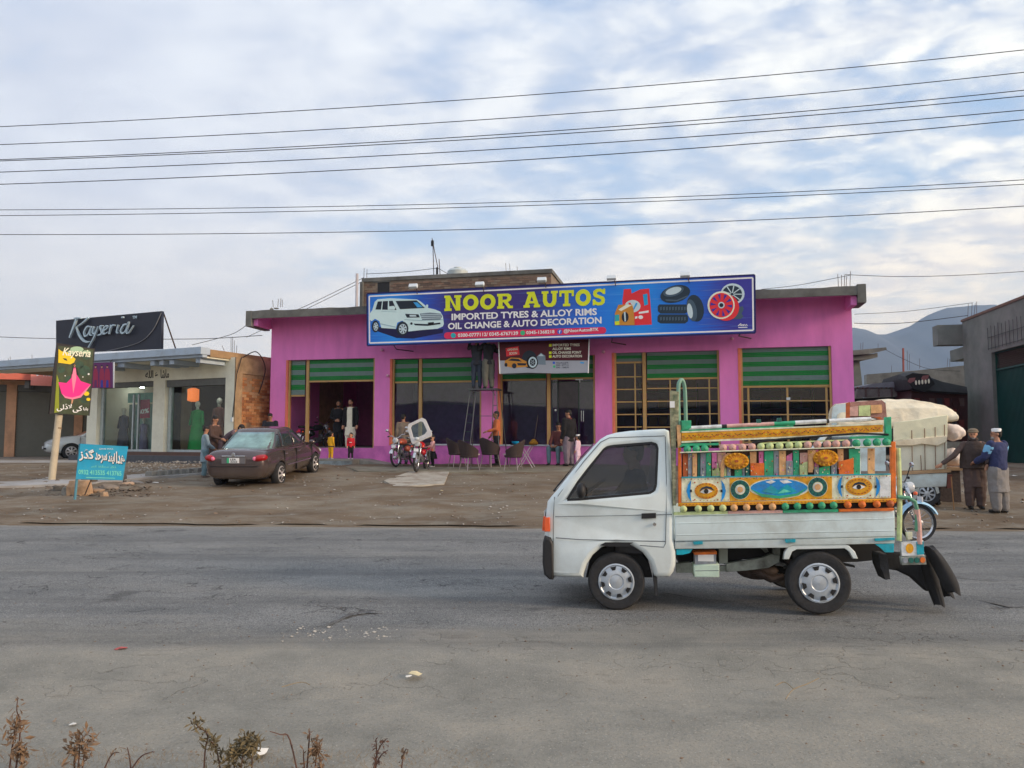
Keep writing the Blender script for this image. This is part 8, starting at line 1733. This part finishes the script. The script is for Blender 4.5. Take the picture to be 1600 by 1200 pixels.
# ============================================================ FURNITURE, SCAFFOLD, SMALL THINGS
wick = M('wicker_brown', A(60, 48, 48, 1.1), .7, var=.35, scale=60, bump=.6, bscale=90); leg_m = M('chair_leg', A(150, 140, 140, 1.2), .35, .6, bump=0)
def chair(label, loc, rz):
    c = thing('wicker_chair', label, 'chair', loc, rz, 'dark wicker chairs before the pink shop')
    m = MB(); n_ = 26; V_ = []
    for layer, off in ((0, 0), (1, .025)):
        for j in range(6):
            for i in range(n_ + 1):
                a = radians(-125 + 250 * i / n_); k = abs(a) / radians(125); top = .90 - .33 * k ** 1.25; z = .42 + (top - .42) * j / 5; r_ = .27 + .07 * (j / 5) - off
                V_.append((r_ * sin(a), r_ * cos(a) * .95 + (.03 * j / 5), z))
    F_ = []
    w_ = n_ + 1
    for j in range(5):
        for i in range(n_): q = j * w_ + i; F_.append((q, q + 1, q + w_ + 1, q + w_)); q += 6 * w_; F_.append((q + w_, q + w_ + 1, q + 1, q))
    for i in range(n_): q = 5 * w_ + i; F_.append((q, q + 1, q + 1 + 6 * w_, q + 6 * w_)); F_.append((i + 6 * w_, i + 1 + 6 * w_, i + 1, i))
    for j in range(5): q = j * w_; F_.append((q, q + w_, q + w_ + 6 * w_, q + 6 * w_)); q += n_; F_.append((q + 6 * w_, q + w_ + 6 * w_, q + w_, q))
    m.add(V_, F_); m.obj('backrest', wick, c, smooth=True)
    MB().lathe([(.001, .36), (.24, .37), (.27, .40), (.27, .43), (.22, .45), (.001, .45)], 24, 'Z').obj('seat', wick, c, smooth=True)
    bx('cushion', M('cushion_pale', A(180, 172, 164, 1.2)), c, -.18, .18, -.26, .14, .451, .48, .01)
    for sx in (-1, 1):
        for sy in (-1, 1): tb('leg', leg_m, c, [(sx * .17, sy * .15, .38), (sx * .23, sy * .21, 0)], .014, 8)
    return c
ch0 = None
for u, v, rz, lb in ((733, 736, 2.2, 'left front wicker chair with a pale cushion, turned to the right'), (714, 731, 2.0, 'wicker chair half hidden behind the leftmost one'), (766, 731, 2.4, 'wicker chair in front of the man in the rust orange sweater'), (802, 736, -1.9, 'right wicker chair facing left near the folding table')):
    g_ = ground(u, v); lc = (g_.x, g_.y + .1, g_.z + .02)
    if ch0 is None: ch0 = chair(lb, lc, rz)
    else: dup(ch0, lc, rz, lb)
g_ = ground(822, 732); tbl = thing('folding_table', 'small black folding table with crossed white legs between chair and window', 'table', (g_.x, g_.y + .15, g_.z + .02), S.a)
bx('table_top', black, tbl, -.42, .30, -.28, .28, .68, .70)
for sy in (-.2, .2): tb('leg', M('leg_white', A(190, 186, 190)), tbl, [(-.22, sy, 0), (.20, sy, .68)], .012); tb('leg', M('leg_white', 0), tbl, [(.24, sy, 0), (-.18, sy, .68)], .012)
bw = MB().lathe([(.04, 0), (.10, .04), (.12, .09), (.11, .09), (.09, .04), (.001, .02)], 18, 'Z').obj('bowl', P_['cyan'], None, smooth=True, loc=(g_.x - .32, g_.y + .2, g_.z + .725)); tag(bw, 'turquoise plastic bowl on the black folding table', 'bowl')
x, z = S.hit(833, 693, -.05); bw = MB().lathe([(.001, 0), (.13, .0), (.15, .05), (.05, .17), (.001, .18)], 12, 'Z').obj('sack', M('mustard_bag', A(180, 130, 40)), None, smooth=True, loc=tuple(S.world(x, .02, SILL[2] + .05))); tag(bw, 'small mustard yellow bundle on the window sill', 'bundle')
br_ = tb('broom', steel, None, [tuple(S.world(x + .02, .03, SILL[2] + .2)), tuple(S.world(x + .13, .10, SILL[2] + 1.0))], .012); tag(br_, 'thin broom handle leaning against the glass above the yellow bundle', 'broom')
# scaffold ladder
scf = fthing('scaffold_ladder', 'thin steel double ladder with a small platform in front of the second pink pillar', 'ladder', S)
ga = M('galvanised', A(96, 98, 102, .9), .45, .6, bump=0)
yy = -.9
def sp2(u, v, y=yy): q = S.hit(u, v, y); return (q[0], y, q[1])
gz_ = .75
for (u0, v0, u1, v1, y0, y1) in ((735, 608, 728, 694, yy, yy - .5), (744, 608, 739.5, 694, yy, yy - .5), (735, 608, 729, 700, yy + .4, yy + .75), (776, 608, 783, 700, yy, yy - .4), (771, 608, 772, 700, yy, yy - .4), (776, 608, 783, 700, yy + .4, yy + .75)):
    a = sp2(u0, v0, yy); b_ = sp2(u1, v1, yy); t_ = (a[2] - gz_) / max(.1, a[2] - b_[2]); tb('rail', ga, scf, [(a[0], y0, a[2]), (a[0] + (b_[0] - a[0]) * t_, y1, gz_)], .016)
for k in range(8):
    f_ = (k + 1) / 9; zz = sc_z - (sc_z - gz_) * f_ * 1.02; a = sp2(735 - 9.2 * f_, 650); b_ = sp2(744 - 5.8 * f_, 650); tb('rung', ga, scf, [(a[0], yy - .5 * f_, zz), (b_[0], yy - .5 * f_, zz)], .012)
    if k % 2: a = sp2(776 + 9 * f_, 650); b_ = sp2(771 + 1 * f_, 650); tb('rung', ga, scf, [(a[0], yy - .4 * f_, zz), (b_[0], yy - .4 * f_, zz)], .012)
a = sp2(735, 608); b_ = sp2(777, 608); bx('platform', ga, scf, a[0] - .03, b_[0] + .03, yy - .15, yy + .5, sc_z - .05, sc_z - .005)
tb('brace', ga, scf, [sp2(735, 650), sp2(775, 650)], .010); tb('brace', ga, scf, [sp2(737, 618), sp2(744, 609)], .01); tb('brace', ga, scf, [sp2(774, 618), sp2(767, 609)], .01)

# litter
def litter(u, v, s_, col, lab, cat='litter'):
    p = ground(u, v); m = MB(); n_ = 9
    V_ = [(0, 0, U(.02, .05) * s_ * 8)] + [(cos(2 * pi * k / n_) * s_ * U(.6, 1.2), sin(2 * pi * k / n_) * s_ * U(.5, 1), U(0, .25) * s_) for k in range(n_)]
    m.add(V_, [(0, k + 1, (k + 1) % n_ + 1) for k in range(n_)]); o = m.obj('paper_scrap', col, None, loc=(p.x, p.y, p.z + .014 + bump_z(p.x, p.y) * (p.y > 12)), rot=(0, 0, U(0, 6)))
    so_ = o.modifiers.new('s', 'SOLIDIFY'); so_.thickness = .002; return tag(o, lab, cat, 'scraps of litter on road and dirt')
pw, prd, ptn = M('scrap_white', A(206, 202, 194, 1.2), .8), M('scrap_red', A(176, 84, 78, 1.1), .7), M('scrap_tan', A(206, 190, 150, 1.2), .8)
litter(190, 1017, .045, prd, 'red scrap of plastic lying on the near road, left half'); litter(650, 1058, .05, ptn, 'crumpled cream paper on the near road below the pale chips'); litter(638, 1061, .025, pw, 'tiny white scrap beside the crumpled cream paper')
litter(113, 1137, .02, pw, 'small white scrap near the left weeds'); litter(1535, 790, .12, pw, 'flat white plastic bag on the dirt left of the old man'); litter(1478, 780, .07, pw, 'white scrap on the dirt behind the canvas truck')
litter(242, 752, .09, pw, 'white paper near the kerb stones'); litter(1584, 745, .1, pw, 'white scrap near the green gate'); litter(690, 768, .05, ptn, 'pale scrap on the dirt in front of the chairs'); litter(405, 1182, .055, pw, 'shiny white wrapper among the dry weeds at the bottom edge')
for k in range(26):
    u, v = U(420, 900), U(742, 808); litter(u, v, U(.015, .04), pw, 'tiny pale scrap scattered on the brown dirt forecourt before the pink shop')
# dry twig on the road
def twig(pts, lab, r=.003):
    P3 = [ground(u, v) for u, v in pts]; o = tb('twig', M('straw', A(146, 128, 100, 1.0), .8), None, spline([(p.x, p.y, .035 + .01 * (k % 2)) for k, p in enumerate(P3)], 4), r, 5); return tag(o, lab, 'twig', 'dry twigs on the road')
twig([(1228, 1102), (1240, 1090), (1262, 1078), (1280, 1072)], 'curved pale straw lying on the road below the pickup'); twig([(1240, 1086), (1226, 1078), (1212, 1082)], 'short straw beside the curved one'); twig([(440, 1083), (470, 1078), (484, 1079)], 'thin straw on the near road, left half', .0025)

# ============================================================ DRY WEEDS AT THE BOTTOM EDGE
lf1 = M('dry_leaf_brown', A(124, 100, 78, 1.1), .9, var=.3, scale=30); lf2 = M('dry_leaf_olive', A(112, 100, 74, 1.1), .9, var=.3, scale=30); stm = M('dry_stem', A(92, 66, 56, 1.1), .85, var=.2, scale=30); grs = M('dry_grass', A(136, 116, 88, 1.1), .85, var=.25, scale=20)
YW = 3.5
def weed(stems, label, leafs, lmat, seed, lsz=.016, spread=.028):
    """stems: pixel polylines standing at the near edge"""
    rnd = random.getstate(); random.seed(seed)
    base = at(stems[0][0][0], 1215, YW); t = thing('dry_weed', label, 'weed', (base.x, YW, 0), 0, 'dry weeds along the near verge')
    m2 = MB()
    for si, s_ in enumerate(stems):
        pts = []
        for i, (u, v) in enumerate(s_): q = at(u, v, YW); pts.append((q.x - base.x, .03 * sin(i * 1.3 + si) + si * .015, max(q.z, -.02) if i else -.03))
        if s_[0][1] > 1195: pts[0] = (pts[0][0], pts[0][1], -.03)
        P3 = spline(pts, 4); tb('stem', stm, t, P3, [.0045 - .003 * i / len(P3) for i in range(len(P3))], 5)
        for _ in range(int(leafs * 1.1)):
            k = int(R_() ** .6 * (len(P3) - 1)); p = Vector(P3[k]) + Vector((U(-1, 1), U(-1, 1), U(-1, 1))) * spread
            a, b_, c = [Vector((U(-1, 1), U(-1, 1), U(-1, 1))).normalized() for _ in range(3)]; L_ = lsz * U(.7, 1.6)
            m2.add([p, p + a * L_ + b_ * L_ * .35, p + a * L_ * 2, p + a * L_ - b_ * L_ * .35 + c * L_ * .3], [(0, 1, 2), (0, 2, 3)])
    o = m2.obj('leaves', lmat, t); o['kind'] = 'stuff'; random.setstate(rnd)
    sd_ = o.modifiers.new('s', 'SOLIDIFY'); sd_.thickness = .0008
weed([[(18, 1215), (22, 1180), (28, 1130), (31, 1108), (34, 1086)]], 'tall thin weed with a drooping dry seed head at the far left', 26, lf1, 1, .013, .016)
weed([[(10, 1215), (12, 1175), (20, 1140), (24, 1132)], [(22, 1215), (26, 1185), (27, 1170)]], 'short bushy reddish brown weed below the tall thin one', 90, lf1, 2)
weed([[(116, 1215), (118, 1185), (120, 1148)], [(116, 1215), (126, 1175), (138, 1155)], [(104, 1215), (112, 1182), (116, 1168)]], 'weed with spreading tan leaves left of the twig heap', 55, lf1, 3)
weed([[(318, 1215), (316, 1180), (322, 1150), (312, 1132), (305, 1120)], [(345, 1215), (334, 1180), (326, 1155)]], 'curling olive brown weed leaning left, second third of the verge', 75, lf2, 4, .014, .02)
weed([[(372, 1215), (376, 1180), (382, 1152)], [(388, 1215), (390, 1175), (396, 1158)], [(360, 1215), (362, 1190), (360, 1172)]], 'densest olive green weed beside the white wrapper', 170, lf2, 5, .014, .03)
weed([[(488, 1215), (492, 1180), (492, 1160)], [(500, 1215), (496, 1190), (491, 1172)]], 'upright brown weed right of the forked twig', 90, lf1, 6, .012, .018)
weed([[(474, 1172), (450, 1160), (436, 1150), (424, 1140)], [(474, 1172), (480, 1155), (484, 1146)], [(474, 1215), (472, 1190), (474, 1172)]], 'bare forked reddish twig beside the upright brown weed', 6, lf1, 7, .01, .01)
weed([[(575, 1215), (588, 1180), (602, 1158)], [(582, 1215), (586, 1185), (587, 1155)], [(570, 1215), (590, 1190), (606, 1172)]], 'bare spiky weed at the bottom, right of the upright brown weed', 22, stm, 8, .010, .014)
weed([[(622, 1215), (628, 1190), (634, 1172)]], 'small reddish sprig farthest right on the verge', 16, lf1, 9, .011, .012)
weed([[(180, 1215), (210, 1192), (232, 1178), (244, 1172)], [(140, 1205), (165, 1188), (186, 1176)], [(198, 1215), (199, 1195), (199, 1168)]], 'heap of bare brown twigs right of the spreading tan weed', 8, lf1, 10, .01, .012)
m = MB()
for _ in range(5200):
    x = U(-2.7, -.1) if R_() < .95 else U(-2.6, 2.6); y = 3.4 + .55 * R_() ** 1.8; h = U(.002, .022); dx_, dy_ = U(-.05, .05), U(-.03, .03)
    m.add([(x - .0006, y, 0), (x + .0006, y + .0006, 0), (x + dx_ * .5, y + dy_ * .5, h), (x + dx_ * .5 + .0012, y + dy_ * .5, h), (x + dx_, y + dy_, h * U(.5, 1.3))], [(0, 1, 3, 2), (2, 3, 4)])
o = m.obj('dry_grass', grs); o['kind'] = 'stuff'; o['label'] = 'short dry grass and straw at the bottom edge of the verge'
# worn crack and tan dust hollow on the road
def blob(name, pts, mat, z, jit, sub=7):
    P3 = [ground(u, v) for u, v in pts]; q = []
    for i in range(len(P3)):
        a, b_ = P3[i], P3[(i + 1) % len(P3)]
        for k in range(sub): p = a.lerp(b_, k / sub); q.append((p.x + U(-jit, jit), p.y + U(-jit, jit), z))
    m = MB(); m.add(q, [tuple(range(len(q)))]); o = m.obj(name, mat); o['kind'] = 'structure'
blob('road_crack', [(492, 985.5), (515, 979), (530, 972), (548, 963.5), (575, 959.5), (606, 960.5), (575, 961), (550, 965.5), (532, 973.5), (515, 981)], M('crack_dark', A(96, 94, 92, 1.0), .95, var=.4, scale=16, bump=.6), .0275, .012)
blob('road_crack', [(1035, 930), (1100, 941), (1150, 944), (1100, 942), (1034, 931)], M('crack_dark', 0), .0275, .008)
blob('road_crack', [(1480, 903), (1540, 909), (1600, 913), (1540, 909.8), (1482, 904)], M('crack_dark', 0), .0275, .008)
blob('road_crack', [(1530, 941), (1580, 952), (1610, 953), (1575, 953.6), (1532, 942)], M('crack_dark', 0), .0275, .008)
bake_pending()
for c in CUTTERS: bpy.data.objects.remove(c)
